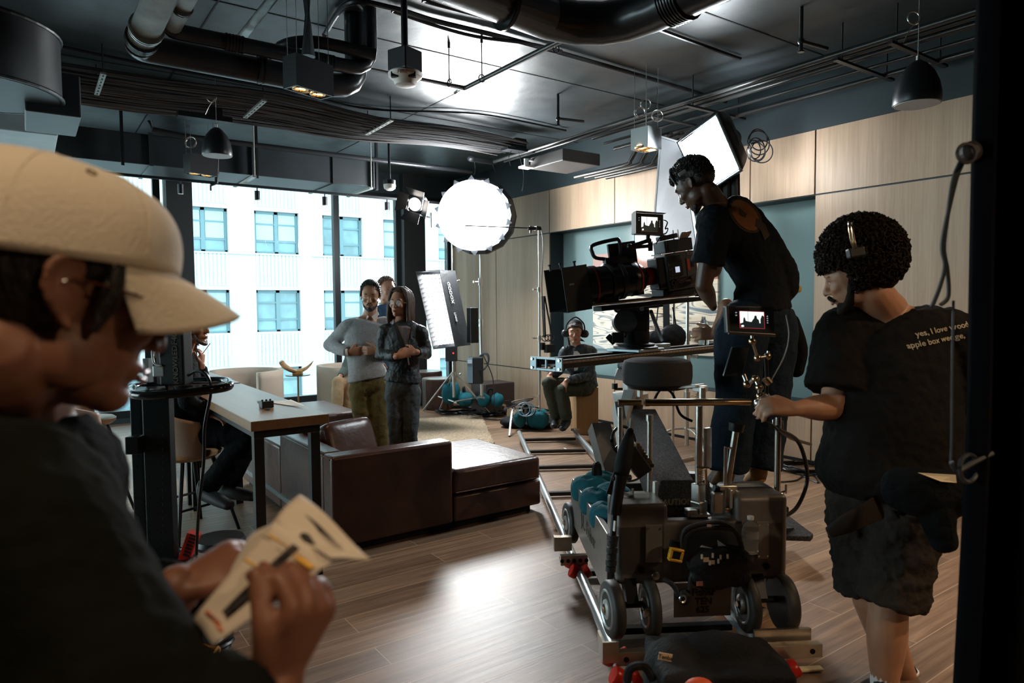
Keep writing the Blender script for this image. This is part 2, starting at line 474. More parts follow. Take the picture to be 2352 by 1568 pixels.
DKWALL = mat('dark_teal_wall', (.014, .026, .030), .55, var=(2, .12))
GREENW = mat('green_recess_panel', (.135, .205, .205), .22, var=(1.5, .08))
lw = M(); lw.bb((XL - .1, YN, 0), (XL, 4.6, ZC)); lw.bb((XL - .1, 4.6, 0), (XL, YB, .3)); lw.bb((XL - .1, 4.6, 3.3), (XL, YB, ZC)); lw.bb((XL - .1, 9.9, .3), (XL, YB, 3.3))
struct(lw.build('wall_left', DKWALL))
lf = M()
for y in (4.6, 6.35, 8.1, 9.86): lf.bb((XL - .08, y, .3), (XL - .02, y + .04, 3.3))
LWF = struct(lf.build('window_7', mat('black_window_frame', (.018, .022, .025), .35, .4)))  # unseen window, added to let more daylight in from the left
struct(M().bb((XL, YN - .1, 0), (XW + .5, YN, ZC)).build('wall_back', DKWALL))
RW = M()
ry0, ry1, rz0, rz1 = 3.72, 7.79, .59, 2.59       # the recess
RW.bb((XW + .02, YN, rz1), (XW + .5, YB, ZC)); RW.bb((XW + .02, YN, 0), (XW + .5, YB, rz0))
RW.bb((XW + .02, YN, rz0), (XW + .5, ry0, rz1)); RW.bb((XW + .02, ry1, rz0), (XW + .5, YB, rz1)); RW.bb((XW + .28, ry0, rz0), (XW + .5, ry1, rz1))
struct(RW.build('wall_right', DKWALL))
# oak panels with dark joints
pn = M(); g = .008; wz = 3.2
ys_top = [YB, 9.17, 7.79, 6.45, 5.1, 4.44, 3.72, 2.2, .7, -.8, YN]
for a, b in zip(ys_top, ys_top[1:]): pn.bb((XW, b + g, rz1 + g), (XW + .02, a - g, wz))
for a, b in ((YB, 9.17), (9.17, ry1), (ry0, 2.2), (2.2, .7), (.7, -.8), (-.8, YN)):
    pn.bb((XW, b + g, rz0 + g), (XW + .02, a - g, rz1 - g))
for a, b in ((YB, 9.17), (9.17, 7.79), (7.79, 6.45), (6.45, 5.1), (5.1, 3.72), (3.72, 2.2), (2.2, .7), (.7, -.8), (-.8, YN)):
    pn.bb((XW, b + g, .03), (XW + .02, a - g, rz0 - g))
struct(pn.build('trim_1', WALLWOOD, loc=(0, 0, 0)))
gp = M()
for a, b in ((ry1, 6.36), (6.35, 5.05), (5.04, ry0)): gp.bb((XW + .26, b, rz0), (XW + .28, a, rz1))
struct(gp.build('trim_2', GREENW))
struct(M().bb((XW - .012, YN, 0), (XW + .02, YB, .03)).build('baseboard_right', BLKM))

# window wall --------------------------------------------------------
FR = mat('black_window_frame', (.018, .022, .025), .35, .4)
ww = M()
ww.bb((XL, YB - .05, 0), (XW, YB + .15, .07)); ww.bb((XL, YB - .05, 3.42), (XW, YB + .15, ZC))
ww.bb((XL, YB - .05, 0), (XL + .3, YB + .15, ZC)); ww.bb((6.15, YB - .05, 0), (XW + .5, YB + .15, ZC))
struct(ww.build('wall_front', DKWALL))
struct(M().bb((1.61, 10.36, 0), (1.94, YB + .05, ZC)).build('trim_3', mat('dark_column', (.012, .015, .017), .5), bevel=.006))
struct(M().bb((5.18, 10.40, 0), (5.58, YB + .05, ZC)).build('trim_4', MATS['dark_column'], bevel=.006))
def glass_mat():
    m = bpy.data.materials.new('window_glass'); m.use_nodes = True; nt = m.node_tree
    nt.nodes.remove(nt.nodes['Principled BSDF'])
    t = nt.nodes.new('ShaderNodeBsdfTransparent'); t.inputs[0].default_value = (.93, .98, .98, 1)
    g_ = nt.nodes.new('ShaderNodeBsdfGlossy'); g_.inputs['Roughness'].default_value = .0
    fr = nt.nodes.new('ShaderNodeFresnel'); fr.inputs[0].default_value = 1.3
    mx = nt.nodes.new('ShaderNodeMixShader')
    nt.links.new(fr.outputs[0], mx.inputs[0]); nt.links.new(t.outputs[0], mx.inputs[1]); nt.links.new(g_.outputs[0], mx.inputs[2])
    nt.links.new(mx.outputs[0], nt.nodes['Material Output'].inputs[0]); return m
GLASS = glass_mat()
M().bb((XL - .06, 4.64, .3), (XL - .05, 9.86, 3.3)).build('glass_pane', GLASS, LWF)
xs = [-4.7, -2.6, -.5, 1.52, 4.08, 5.16, 6.15]
for i, (a, b) in enumerate(zip(xs, xs[1:])):
    f = M()
    z0, z1, t = .07, 3.42, .045
    f.bb((a, YB - .04, z0), (a + t, YB + .06, z1)); f.bb((b - t, YB - .04, z0), (b, YB + .06, z1))
    f.bb((a + t, YB - .04, z0), (b - t, YB + .06, z0 + .1)); f.bb((a + t, YB - .04, z1 - .06), (b - t, YB + .06, z1))
    o = struct(f.build(f'window_{i+1}', FR))
    M().bb((a + t, YB, z0 + .1), (b - t, YB + .01, z1 - .06)).build('glass_pane', GLASS, o)

# facade across the street ------------------------------------------------
FW = mat('pale_facade_brick', (.80, .86, .86), .8)
def facade():
    nt = FW.node_tree; b = nt.nodes['Principled BSDF']; tc = nt.nodes.new('ShaderNodeTexCoord')
    mp = nt.nodes.new('ShaderNodeMapping'); mp.inputs['Rotation'].default_value = (R(90), 0, 0); nt.links.new(tc.outputs['Object'], mp.inputs[0])
    br = nt.nodes.new('ShaderNodeTexBrick'); br.inputs['Scale'].default_value = 1; br.inputs['Brick Width'].default_value = .62; br.inputs['Row Height'].default_value = .085; br.inputs['Mortar Size'].default_value = .006
    br.inputs['Color1'].default_value = (.31, .335, .335, 1); br.inputs['Color2'].default_value = (.275, .305, .31, 1); br.inputs['Mortar'].default_value = (.20, .24, .255, 1)
    nt.links.new(mp.outputs[0], br.inputs['Vector']); nt.links.new(br.outputs['Color'], b.inputs['Base Color'])
facade()
bl = thing('office_building', 'pale brick office building with paired sash windows across the street', 'building', (8, 26.6, -6))
fx0, px_, wx, zt0, pz, hz_ = 4.38 - 2.55*5, 2.55, 1.63, 5.07, 2.9, 1.55
nX, rows = 14, [10.87, 7.97, 5.07, 2.17, -.73, -3.63]
wallm = M(); Yf = 26
X0, X1 = fx0 - .9, fx0 + nX*px_
zs_ = [13] + [z for zt in rows for z in (zt, zt - hz_)] + [-6.5]
for k in range(0, len(zs_), 2): wallm.bb((X0, Yf, zs_[k+1]), (X1, Yf + .5, zs_[k]))
for k in range(1, len(zs_) - 1, 2):
    for i in range(nX + 1):
        wallm.bb((X0 if i == 0 else fx0 + (i-1)*px_ + wx, Yf, zs_[k+1]), (fx0 + i*px_ if i < nX else X1, Yf + .5, zs_[k]))
wallm.build('facade_wall', FW, bl)
M().bb((X0, Yf - .06, 3.46), (X1, Yf, 3.50)).build('ledge', mat('ledge_grey', (.35, .45, .48), .6), bl)
SPAN = mat('ribbed_spandrel', (.28, .305, .31), .7, bump=('wave', 3, .5))
WFR = mat('blue_grey_window_frame', (.05, .11, .13), .5)
WGL = mat('pale_blue_window_glass', (.075, .155, .18), .12, var=(1.2, .35))
BLIND = mat('pale_roller_blind', (.20, .285, .30), .8)
for r_, zt in enumerate(rows):
    for i in range(nX):
        x = fx0 + i*px_; z0 = zt - hz_
        f = M()
        f.bb((x, Yf + .14, z0), (x + .09, Yf + .26, zt)); f.bb((x + wx - .09, Yf + .14, z0), (x + wx, Yf + .26, zt))
        f.bb((x, Yf + .14, zt - .10), (x + wx, Yf + .26, zt)); f.bb((x, Yf + .14, z0), (x + wx, Yf + .26, z0 + .07))
        f.bb((x + wx/2 - .07, Yf + .14, z0), (x + wx/2 + .07, Yf + .26, zt)); f.bb((x, Yf + .15, z0 + .42), (x + wx, Yf + .24, z0 + .49))
        f.bb((x, Yf + .15, zt - .50), (x + wx, Yf + .24, zt - .44))
        o = f.build('sash_window', WFR, bl)
        M().bb((x, Yf + .2, z0), (x + wx, Yf + .22, zt)).build('pane', WGL, o)
        if r_ in (2, 3) and (i * 7 + r_) % 3:
            M().bb((x + .1, Yf + .17, z0 + .5), (x + wx/2 - .09, Yf + .185, zt - .1)).bb((x + wx/2 + .09, Yf + .17, z0 + .5), (x + wx - .1, Yf + .185, zt - .1)).build('blind', BLIND, o)
sp = M()
for zt in rows:
    for i in range(nX):
        x = fx0 + i*px_; z1 = zt - hz_ - .05
        for k in range(12): sp.bb((x + .02 + k*wx/12, Yf - .025, z1 - 1.15), (x + (k+.82)*wx/12, Yf, z1))
stuff(sp.build('ribbed_spandrel', SPAN, bl))
struct(M().bb((-30, YB + .3, -6.6), (45, 27, -6.5)).build('street', mat('asphalt_street', (.12, .13, .14), .9)))
# ------------------------------------------------------------------ ducts, pipes and lamps under the slab
def pipe(name, label, pts, r, m, clamps=(), bend=.0, group=None, cat='pipe', sharp=False):
    """a pipe run with mitred / rounded corners, ribbed couplings as parts"""
    P = []
    pts = [V(p) for p in pts]
    for i, p in enumerate(pts):
        if 0 < i < len(pts) - 1 and bend:
            a = (pts[i-1]-p); b = (pts[i+1]-p); la, lb = a.length, b.length; a.normalize(); b.normalize()
            k = min(bend, la*.45, lb*.45)
            for t in (0, .25, .5, .75, 1): 
                q = (1-t)**2; s_ = 2*t*(1-t); u = t*t
                P.append((p+a*k)*q + p*s_ + (p+b*k)*u)
        else: P.append(p)
    o = M().loft(P, [r]*len(P), 20).build(name, m, smooth=True)
    tag(o, label, cat, group)
    for (p, d, w) in clamps:
        d = V(d).normalized(); k = M()
        n = max(1, int(w/.02))
        k.cyl(V(p) - d*w/2, V(p) + d*w/2, r*1.07, n=20)
        for j in range(n): k.cyl(V(p) + d*(-w/2 + (j+.25)*w/n), V(p) + d*(-w/2 + (j+.7)*w/n), r*1.13, n=20)
        k.build('coupling', m, o, smooth=True)
    return o
ax, ay, az = V((1, 0, 0)), V((0, 1, 0)), V((0, 0, 1))

# big steel pipe that turns under the ceiling and its thinner twin
z = 3.2
e1 = onz(318, 108, z); e2 = onz(872, 172, z)
r1 = .085
p1 = V((e1.x, e1.y, z)); p2 = V((e2.x, e1.y + .05, z))
PIPEM = mat('pipe_bright_run', (.30, .31, .30), .34, .85, bump=('noise', 14, .1), var=(6, .35))
pipe('drain_pipe', 'thick bare steel pipe at upper left, running toward the camera', [p1 + V((0, -2.7, 0)), p1 + V((0, -.12, 0))], r1, PIPEM,
     clamps=[(p1 + V((0, -.35, 0)), ay, .05)])
pipe('drain_pipe', 'thick black pipe under the ceiling from the steel elbow to the ceiling stub', [p1 + V((0, -.14, 0)), p1, p2, p2 + V((0, 0, ZC - z))], r1, PIPE,
     bend=.2, clamps=[(p1 + V((0, -.17, 0)), ay, .08), (p1 + V((.75, 0, 0)), ax, .05), (p2 + V((-.35, 0, 0)), ax, .04), (p2 + V((0, 0, .3)), az, .05)])
e3 = onz(392, 70, 3.3); e4 = onz(918, 118, 3.3)
q1 = V((e3.x, e3.y, 3.3)); q2 = V((e4.x, e3.y, 3.3))
pipe('drain_pipe', 'thinner bare steel pipe beside the thick one at upper left', [q1 + V((0, -2.6, 0)), q1 + V((0, -.1, 0))], .05, PIPEM, clamps=[(q1 + V((0, -.4, 0)), ay, .05)])
pipe('drain_pipe', 'thinner black pipe with ribbed couplings, curving up beside the fire alarm', [q1 + V((0, -.1, 0)), q1, q2, q2 + V((0, 0, ZC - 3.3))], .05, PIPE, bend=.17,
     clamps=[(q1 + V((.38, 0, 0)), ax, .12), (q1 + V((1.0, 0, 0)), ax, .12), (q2 + V((-.4, 0, 0)), ax, .1)])
a_ = onz(600, 135, 3.35); b_ = onz(690, 92, 3.4)
pipe('branch_pipe', 'short black branch pipe rising behind the black twin lamp', [a_, onz(668, 97, 3.42), onz(735, 97, 3.42), onz(860, 125, 3.4)], .045, PIPE, bend=.12)
pipe('branch_pipe', 'upright black pipe dropping behind the black twin lamp', [onz(708, 130, 3.2), onz(708, 130, 3.2) + V((0, 0, .55))], .045, PIPE, clamps=[(onz(708, 130, 3.2) + V((0, 0, .5)), az, .03)])
c_ = onz(545, 98, 3.5)
pipe('conduit_pipe', 'slim bare grey pipe running toward the camera over the black pipes', [c_, c_ + V((0, -2.2, 0))], .032, PIPEM)
# the biggest pipe at the top right
g1 = onz(1385, 78, 3.28)
g0 = V((g1.x - 2.4, g1.y, 3.28)); 
pipe('round_duct', 'widest dark round duct at the top, bending toward the camera', [g0 + V((-1.5, 0, 0)), V((g1.x, g1.y, 3.28)), V((g1.x, g1.y - 3.2, 3.28))], .125,
     mat('dark_satin_duct', (.026, .027, .029), .25, .4, bump=('noise', 12, .1)), bend=.45,
     clamps=[(V((g1.x - .75, g1.y, 3.28)), ax, .03), (V((g1.x, g1.y - .62, 3.28)), ay, .14), (V((g1.x, g1.y - 1.1, 3.28)), ay, .03)])
h1 = onz(1280, 52, 3.55)
h_ = M().beam(h1 + V((0, -.2, 0)), h1 + V((0, .2, 0)), .045, .02).cyl(h1 + V((0, .1, 0)), h1 + V((0, .1, ZC - 3.55)), .006).cyl(h1 + V((0, -.1, 0)), h1 + V((0, -.1, ZC - 3.55)), .006)
tag(h_.build('pipe_hanger', BLK), 'black strut hanger holding the widest round duct', 'hanger')
# sprinkler line
s1 = onz(1068, 203, 3.42)
s0 = V((s1.x - 2.3, s1.y, 3.42)); s2 = V((s1.x, s1.y - 2.2, 3.42))
sp_ = pipe('sprinkler_pipe', 'angled sprinkler pipe making a corner right of the fire alarm', [s0, V((s1.x, s1.y, 3.42)), s2], .021, mat('sprinkler_pipe_paint', (.10, .10, .10), .3, .6), bend=.03)
hd = V((s1.x - .02, s1.y + .08, 3.42))
M().cyl(hd + V((0, -.06, 0)), hd, .018).cyl(hd, hd + V((-.02, .03, -.02)), .012).build('sprinkler_head', STEEL, sp_)
for (px, py, tp) in ((1032, 190, 143), (1107, 180, 130), (1277, 112, 85)):
    b0 = onz(px, py, 3.42); 
    M().cyl(b0, b0 + V((0, 0, ZC - 3.42)), .005, n=8).ring(b0, ay if px > 1070 else ax, .03, .005, 16, 6).cyl(b0 + V((0, 0, .28)), b0 + V((0, 0, .33)), .012, n=8).build('pipe_hanger', BLK, sp_)
# flexible conduits on the slab
def conduit(label, pts, r=.014, m=BLK, name='flexible_conduit', wob=0, sub=8, group=None):
    o = M().tube(pts, r, n=8, sub=sub).build(name, m, smooth=True); return tag(o, label, 'conduit', group)
zc = ZC - .03
conduit('black flexible conduit crossing the ceiling left of the widest duct', [onz(745, 80, zc), onz(800, 8, zc), onz(900, 18, zc), onz(1000, 48, zc), onz(1180, 92, zc), onz(1440, 165, zc), onz(1690, 240, zc)], .02)
conduit('second black flexible conduit looping beside the first one', [onz(900, 25, zc), onz(1010, 62, zc-.02), onz(1100, 85, zc-.03), onz(1215, 100, zc-.01), onz(1290, 118, zc)], .014)
conduit('thin black conduit under the widest duct at top centre', [onz(970, 2, zc), onz(1150, 50, zc), onz(1300, 95, zc)], .014)
conduit('dark conduit crossing the slab at upper right', [onz(1440, 40, zc), onz(1560, 85, zc), onz(1700, 135, zc)], .016)
conduit('sagging thin cable above the cable bundle', [onz(90, 95, zc), onz(300, 140, zc), onz(640, 205, zc), onz(850, 250, zc), onz(1100, 262, zc), onz(1300, 300, zc)], .012)
# conduits along the right wall
CON = mat('painted_steel_conduit', (.045, .045, .044), .3, .6)
for i, (x, zz, y0) in enumerate(((5.25, 3.50, 6.6), (5.42, 3.52, 6.6), (5.60, 3.54, 6.2), (5.78, 3.50, 6.2), (5.95, 3.46, 6.2))):
    tag(M().cyl((x, -2, zz), (x, y0 + (1.2 if i < 2 else 0), zz), .024 if i % 2 == 0 else .016, n=12).build('wall_conduit', CON, smooth=True),
        ['steel conduit along the right ceiling edge, furthest from the wall', 'steel conduit along the right ceiling edge, second from the room side', 'middle one of five steel conduits along the right wall',
         'steel conduit along the right wall, second from the wall', 'steel conduit along the right wall, closest to the wall'][i], 'conduit', 'steel conduits along the right wall')
for i in range(4):
    x = 5.66 + i*.12
    d = x - 5.66
    y = 6.2 - d*.5
    tag(M().tube([(x, y - 1.0, 3.40), (x, y - .75, 3.38), (x, y - .66, 3.30), (x, y - .56, 3.19), (x, y - .46, 3.15), (x, y + .4, 3.15)], .024, 10, 4).build('wall_conduit', CON, smooth=True),
        ['offset', 'kinked', 'stepped', 'bent'][i] + ' steel conduit dropping over the dark cabinet above the panels', 'conduit', 'bent conduits above the panels')
for k, (px, py) in enumerate(((1465, 255), (1570, 235), (1838, 100), (1985, 65))):
    b0 = onz(px, py, 3.47)
    tag(M().beam((5.2, b0.y, 3.45), (6.1, b0.y, 3.45), .04, .02).cyl((5.3, b0.y, 3.45), (5.3, b0.y, ZC), .006, n=8).cyl((6.0, b0.y, 3.45), (6.0, b0.y, ZC), .006, n=8).build('conduit_strut', BLK),
        'black strut under the wall conduits, number %s from the window end' % ['one', 'two', 'three', 'four'][k], 'strut', 'struts under the wall conduits')
for px, py, lb in ((1282, 272, 'left'), (1840, 95, 'right')):
    b0 = onz(px, py, 3.5)
    tag(M().cyl(V((b0.x, b0.y, ZC)), b0 + V((0, 0, -.07)), .014, n=10).cyl(b0 + V((0, 0, -.07)), b0 + V((0, 0, -.08)), .024, n=10).cyl(b0, b0 + V((.35, 0, .02)), .014, n=10).ell(b0, .025).build('fire_sprinkler', PIPE),
        lb + ' sprinkler head hanging by the wall conduits', 'sprinkler', 'sprinkler heads by the conduits')

# dense cable bundle laid across the ceiling
y0 = onz(700, 232, 3.55).y; y1 = onz(700, 306, 3.55).y
CAB = mat('dusty_black_cable', (.022, .022, .024), .45)
CAB2 = mat('dusty_brown_cable', (.055, .048, .045), .5)
for k in range(44):
    y = y0 + (y1-y0)*k/43 + rnd.uniform(-.01, .01)
    pts = []
    nseg = 9
    for j in range(nseg):
        x = -3.2 + j*1.05
        conv = 1 - max(0, (x - 2.0)/3.4)*.45
        ym = (y0+y1)/2 + .15
        yy = ym + (y-ym)*conv + rnd.uniform(-.02, .02) + .06*math.sin(x*1.1)
        pts.append((x, yy, 3.56 + rnd.uniform(-.03, .03) - .03*math.sin((x + .5)*2.1)))
    tag(M().tube(pts, rnd.choice([.008, .011, .014]), n=5, sub=3).build('ceiling_cable', CAB if rnd.random() < .75 else CAB2, smooth=True),
        'long dark cable in the flat bundle laid across the ceiling', 'cable', 'ceiling cable bundle')
# trapeze hangers
def trapeze(pa, pb, label):
    a, b = onz(*pa, 3.5), onz(*pb, 3.5)
    d = (b - a); 
    t = thing('strut_hanger', label, 'hanger', a)
    m_ = M(); m_.beam(a, b, .041, .02)
    m_.build('slotted_channel', mat('worn_channel', (.25, .26, .24), .45, .5, var=(30, .5)), t)
    k = M()
    for q in (a.lerp(b, .06), a.lerp(b, .94)): k.cyl(q, V((q.x, q.y, ZC)), .006, n=8)
    k.build('threaded_rod', BLK, t)
    sl = M(); n = 7
    for j in range(n): sl.beam(a.lerp(b, (j+.3)/n) + V((0, 0, -.0105)), a.lerp(b, (j+.7)/n) + V((0, 0, -.0105)), .012, .002)
    stuff(sl.build('slot', BLKM, t))
trapeze((238, 168), (222, 216), 'slotted strut hanger under the cable bundle, leftmost, by the rounded duct')
trapeze((608, 230), (563, 269), 'slotted strut hanger under the cable bundle, beside the bell pendant')
trapeze((901, 275), (842, 308), 'slotted strut hanger under the cable bundle, below the fire alarm')
# cabinet where the cables end
ca = onz(1215, 388, 3.2)
ct = thing('cable_cabinet', 'flat grey junction cabinet where the ceiling cables end', 'cabinet', (5.3, 6.4, 3.2))
M().bb((5.05, 6.1, 3.2), (5.62, 6.72, 3.34)).build('body', mat('cabinet_grey', (.06, .055, .052), .5), ct, bevel=.01)
M().bb((4.90, 6.62, 3.20), (5.04, 6.76, 3.225)).cyl((4.97, 6.69, 3.225), (4.97, 6.69, 3.31), .03).bb((4.97, 6.67, 3.29), (5.06, 6.71, 3.31)).build('sensor', WHITE, ct)

# long square duct in front of the windows
D1 = thing('square_duct', 'long dark rectangular duct hanging before the windows', 'duct', (0, 8.6, 3.1))
xe = ony(862, 400, 8.6).x
zt_, zb_ = ony(862, 372, 8.6).z, ony(862, 430, 8.6).z
body = M().bb((-.2, 8.6, zb_), (xe, 9.5, zt_)); body.build('duct_body', DUCT, D1, bevel=.008)
for x in (1.2, 2.3, 3.3, xe - .02): M().bb((x - .02, 8.58, zb_ - .012), (x + .02, 9.52, zt_ + .012)).build('flange', DUCT, D1)
for px in (278, 585, 860):
    q = ony(px, 300, 8.56); M().bb((q.x - .015, 8.5, zb_ - .05), (q.x + .015, 8.54, ZC)).build('hanging_strap', BLK, D1)
# slim pipe over the square duct
q0 = ony(345, 290, 8.3)
pipe('gas_pipe', 'slim black pipe running above the rectangular duct, capped at left', [(q0.x, 8.3, q0.z + .06), (q0.x + .02, 8.3, q0.z - .03), (q0.x + .3, 8.3, q0.z - .06), (5.2, 8.3, q0.z - .06)], .03, PIPE)
for px, yy in ((480, 8.6), (1135, 8.5)):
    pass
# curved duct at the far left
L1 = thing('rounded_duct', 'wide rounded dark duct bulging in at the upper left edge', 'duct', onz(-20, 190, 3.0))
cc = at(-70, 170, 4.6)
prof = [V((cc.x, cc.y, 0)) + V((math.cos(a), math.sin(a), 0))*.52 for a in [2*PI*i/32 for i in range(32)]]
M().prism([V((p.x, p.y, 3.02)) for p in prof], V((0, 0, .45))).build('duct_body', DUCT, L1, bevel=.02, smooth=True)
rb = M()
for zz in (3.03, 3.44): rb.ring((cc.x, cc.y, zz), az, .525, .012, 40, 6)
rb.build('seam', DUCT, L1)
bx = at(118, 240, 5.2)
tag(M().box(bx, (.34, .7, .30)).build('duct_box', DUCT, bevel=.01), 'dark square duct collar beside the rounded duct', 'duct')
b2 = at(50, 300, 6.2)
t2 = thing('air_duct', 'pale lit duct trunk below the rounded duct at far left', 'duct', (b2.x, b2.y, 2.8))
lo_, hi_ = at(-160, 350, 6.2), at(88, 262, 6.2)
M().bb((lo_.x - 1.0, 7.0, 3.02), (.28, 8.4, 3.30)).build('duct_body', mat('pale_duct', (.28, .33, .34), .4, var=(3, .2)), t2, bevel=.01)
# lower curved end joining to the window duct
cv = M()
pts = [V((-.2 - .0, 8.6, 0)), V((-.45, 8.55, 0)), V((-.7, 8.4, 0)), V((-.9, 8.15, 0)), V((-1.0, 7.8, 0)), V((-2.2, 7.8, 0)), V((-2.2, 9.5, 0)), V((-.2, 9.5, 0))]
cv.prism([V((p.x, p.y, zb_)) for p in pts], V((0, 0, zt_-zb_)))
cv.build('duct_elbow', DUCT, D1, bevel=.01)

# lamps -------------------------------------------------------------------
LAMPW = lamp_mat('warm_downlight', (1, .70, .36), 22)
def wires(m_, tops, bots, r=.0022):
    for a, b in zip(tops, bots): m_.cyl(a, b, r, n=5)
def box_lamp(px, py, zb, L_, W, H, m_, label, rz, lamps=2, wires_up=True, coils=()):
    c = onz(px, py, zb)
    t = thing('twin_downlight', label, 'lamp', c, group=None)
    rot = Matrix.Rotation(R(rz), 3, 'Z')
    b = M(); w_ = .012
    for s in (-1, 1):
        b.box(c + rot @ V((s*(L_-w_)/2, 0, H/2)), (w_, W, H), rot); b.box(c + rot @ V((0, s*(W-w_)/2, H/2)), (L_-2*w_, w_, H), rot)
    b.box(c + V((0, 0, H - w_/2)), (L_-2*w_, W-2*w_, w_), rot)
    b.box(c + V((0, 0, .03)), (L_-2*w_, W-2*w_, .004), rot)
    b.build('housing', m_, t)
    for i in range(lamps):
        q = c + rot @ V(((i-.5)*L_*.46, 0, .012))
        rg = M().ring(q, az, W*.33, .012, 24, 8).build('trim_ring', mat('copper_trim', (.75, .45, .2), .3, .8), t)
        M().cyl(q + V((0, 0, .012)), q + V((0, 0, .018)), W*.31, n=20).build('bulb', LAMPW, t)
    k = M()
    for sx in (-1, 1):
        for sy in (-1, 1):
            p = c + rot @ V((sx*L_*.42, sy*W*.35, H)); k.cyl(p, (p.x, p.y, ZC), .0022, n=5)
    k.build('suspension_wire', STEEL, t)
    for (dx, dz, rr) in coils:
        kk = M()
        for j in range(3): kk.ring(c + rot @ V((dx, 0, dz)) + CRT*rnd.uniform(-.01, .01), CBK + V((rnd.uniform(-.2, .2), 0, rnd.uniform(-.2, .2))), rr*rnd.uniform(.85, 1.05), .0025, 24, 5)
        kk.build('wire_coil', STEEL, t)
    return t, c
WARM = (1, .62, .32)
SATIN = mat('satin_silver', (.55, .57, .57), .35, .5)
tb, cb = box_lamp(710, 213, 2.95, .30, .13, .20, BLK, 'black twin downlight box hanging left of the fire alarm, both bulbs lit', 20, coils=())
light('SPOT', 'twin_downlight_glow', cb + V((0, 0, -.02)), cb + V((0, 0, -3)), 25, WARM, .05, spot=80)
tb2, cb2 = box_lamp(1484, 344, 3.0, .20, .20, .19, SATIN, 'silver square downlight box hanging by the bright rectangular softbox', 5, coils=((.0, .42, .05), (-.09, .33, .05), (.16, .34, .055)))
tb3, cb3 = box_lamp(461, 402, 2.95, .30, .13, .20, BLK, 'black twin downlight box hanging behind the bell pendant', 20, coils=((-.1, .32, .06),))
# its rough electrical plate above
pl = onz(470, 270, 3.45); 
tag(M().box(pl + V((0, 0, .0)), (.5, .12, .05)).box(pl + V((.1, 0, .05)), (.12, .1, .1)).build('lamp_plate', BLK), 'black mounting plate over the hindmost twin downlight', 'plate')
pl = onz(1190, 346, 3.5)
tag(M().box(pl, (.42, .16, .03)).box(pl + V((0, 0, .07)), (.16, .14, .14)).tube([pl, pl + V((.05, 0, -.15)), pl + V((.1, .02, -.3)), pl + V((.06, 0, -.5))], .004, 5).tube([pl + V((-.1, 0, 0)), pl + V((-.14, 0, -.1)), pl + V((-.12, 0, -.2))], .004, 5).build('lamp_plate', BLK), 'black mounting plate with loose wires above the round softbox', 'plate')
pl = onz(1110, 370, 3.5)
tag(M().beam(pl + V((-.2, 0, 0)), pl + V((.2, 0, 0)), .05, .05).ell(pl + V((-.2, 0, .02)), .05).tube([pl + V((-.15, 0, 0)), pl + V((-.13, 0, -.12)), pl + V((-.15, 0, -.2))], .005, 5).tube([pl + V((.15, 0, 0)), pl + V((.2, 0, -.12)), pl + V((.3, 0, -.05))], .004, 5).build('valve_fitting', BLK), 'black valve fitting with dangling wires left of the lamp plate', 'fitting')
pl = onz(1443//1, 0, 3.5)

def pendant(px, py, zb, r, label, cord_m):
    c = onz(px, py, zb)
    t = thing('pendant_lamp', label, 'lamp', c)
    h = r*1.95
    pr = [(r*.97, 0), (r, .01), (r*.98, h*.22), (r*.88, h*.48), (r*.68, h*.72), (r*.40, h*.9), (r*.16, h*.99), (.0, h)]
    M().lathe(pr, c, n=36).build('shade', BLK, t, smooth=True)
    M().cyl(c + V((0, 0, -.003)), c + V((0, 0, .006)), r*.92, n=32).build('diffuser', mat('grey_diffuser', (.35, .37, .38), .6), t)
    k = M().cyl(c + V((0, 0, h)), V((c.x, c.y, ZC)), .003, n=6).cyl(c + V((0, 0, h)), c + V((0, 0, h + .03)), .012, n=10)
    k.build('cord', cord_m, t)
    kk = M()
    for j in range(4): kk.ring(V((c.x, c.y, zb + h + .28)) + CRT*(-.035), CBK + V((rnd.uniform(-.2, .2), 0, 0)), .045*rnd.uniform(.85, 1.05), .003, 24, 5)
    kk.tube([V((c.x, c.y, zb + h + .27)), V((c.x, c.y, zb + h + .2)) + CRT*-.06, V((c.x, c.y, zb + h + .12)) + CRT*-.1], .003, 5)
    kk.build('cord_coil', cord_m, t)
    return t
pendant(499, 358, 3.0, .137, 'black bell shaped pendant lamp hanging before the left window', STEEL)
pendant(2106, 240, 2.9, .150, 'black bell shaped pendant lamp hanging at upper right over the wood panels', STEEL)

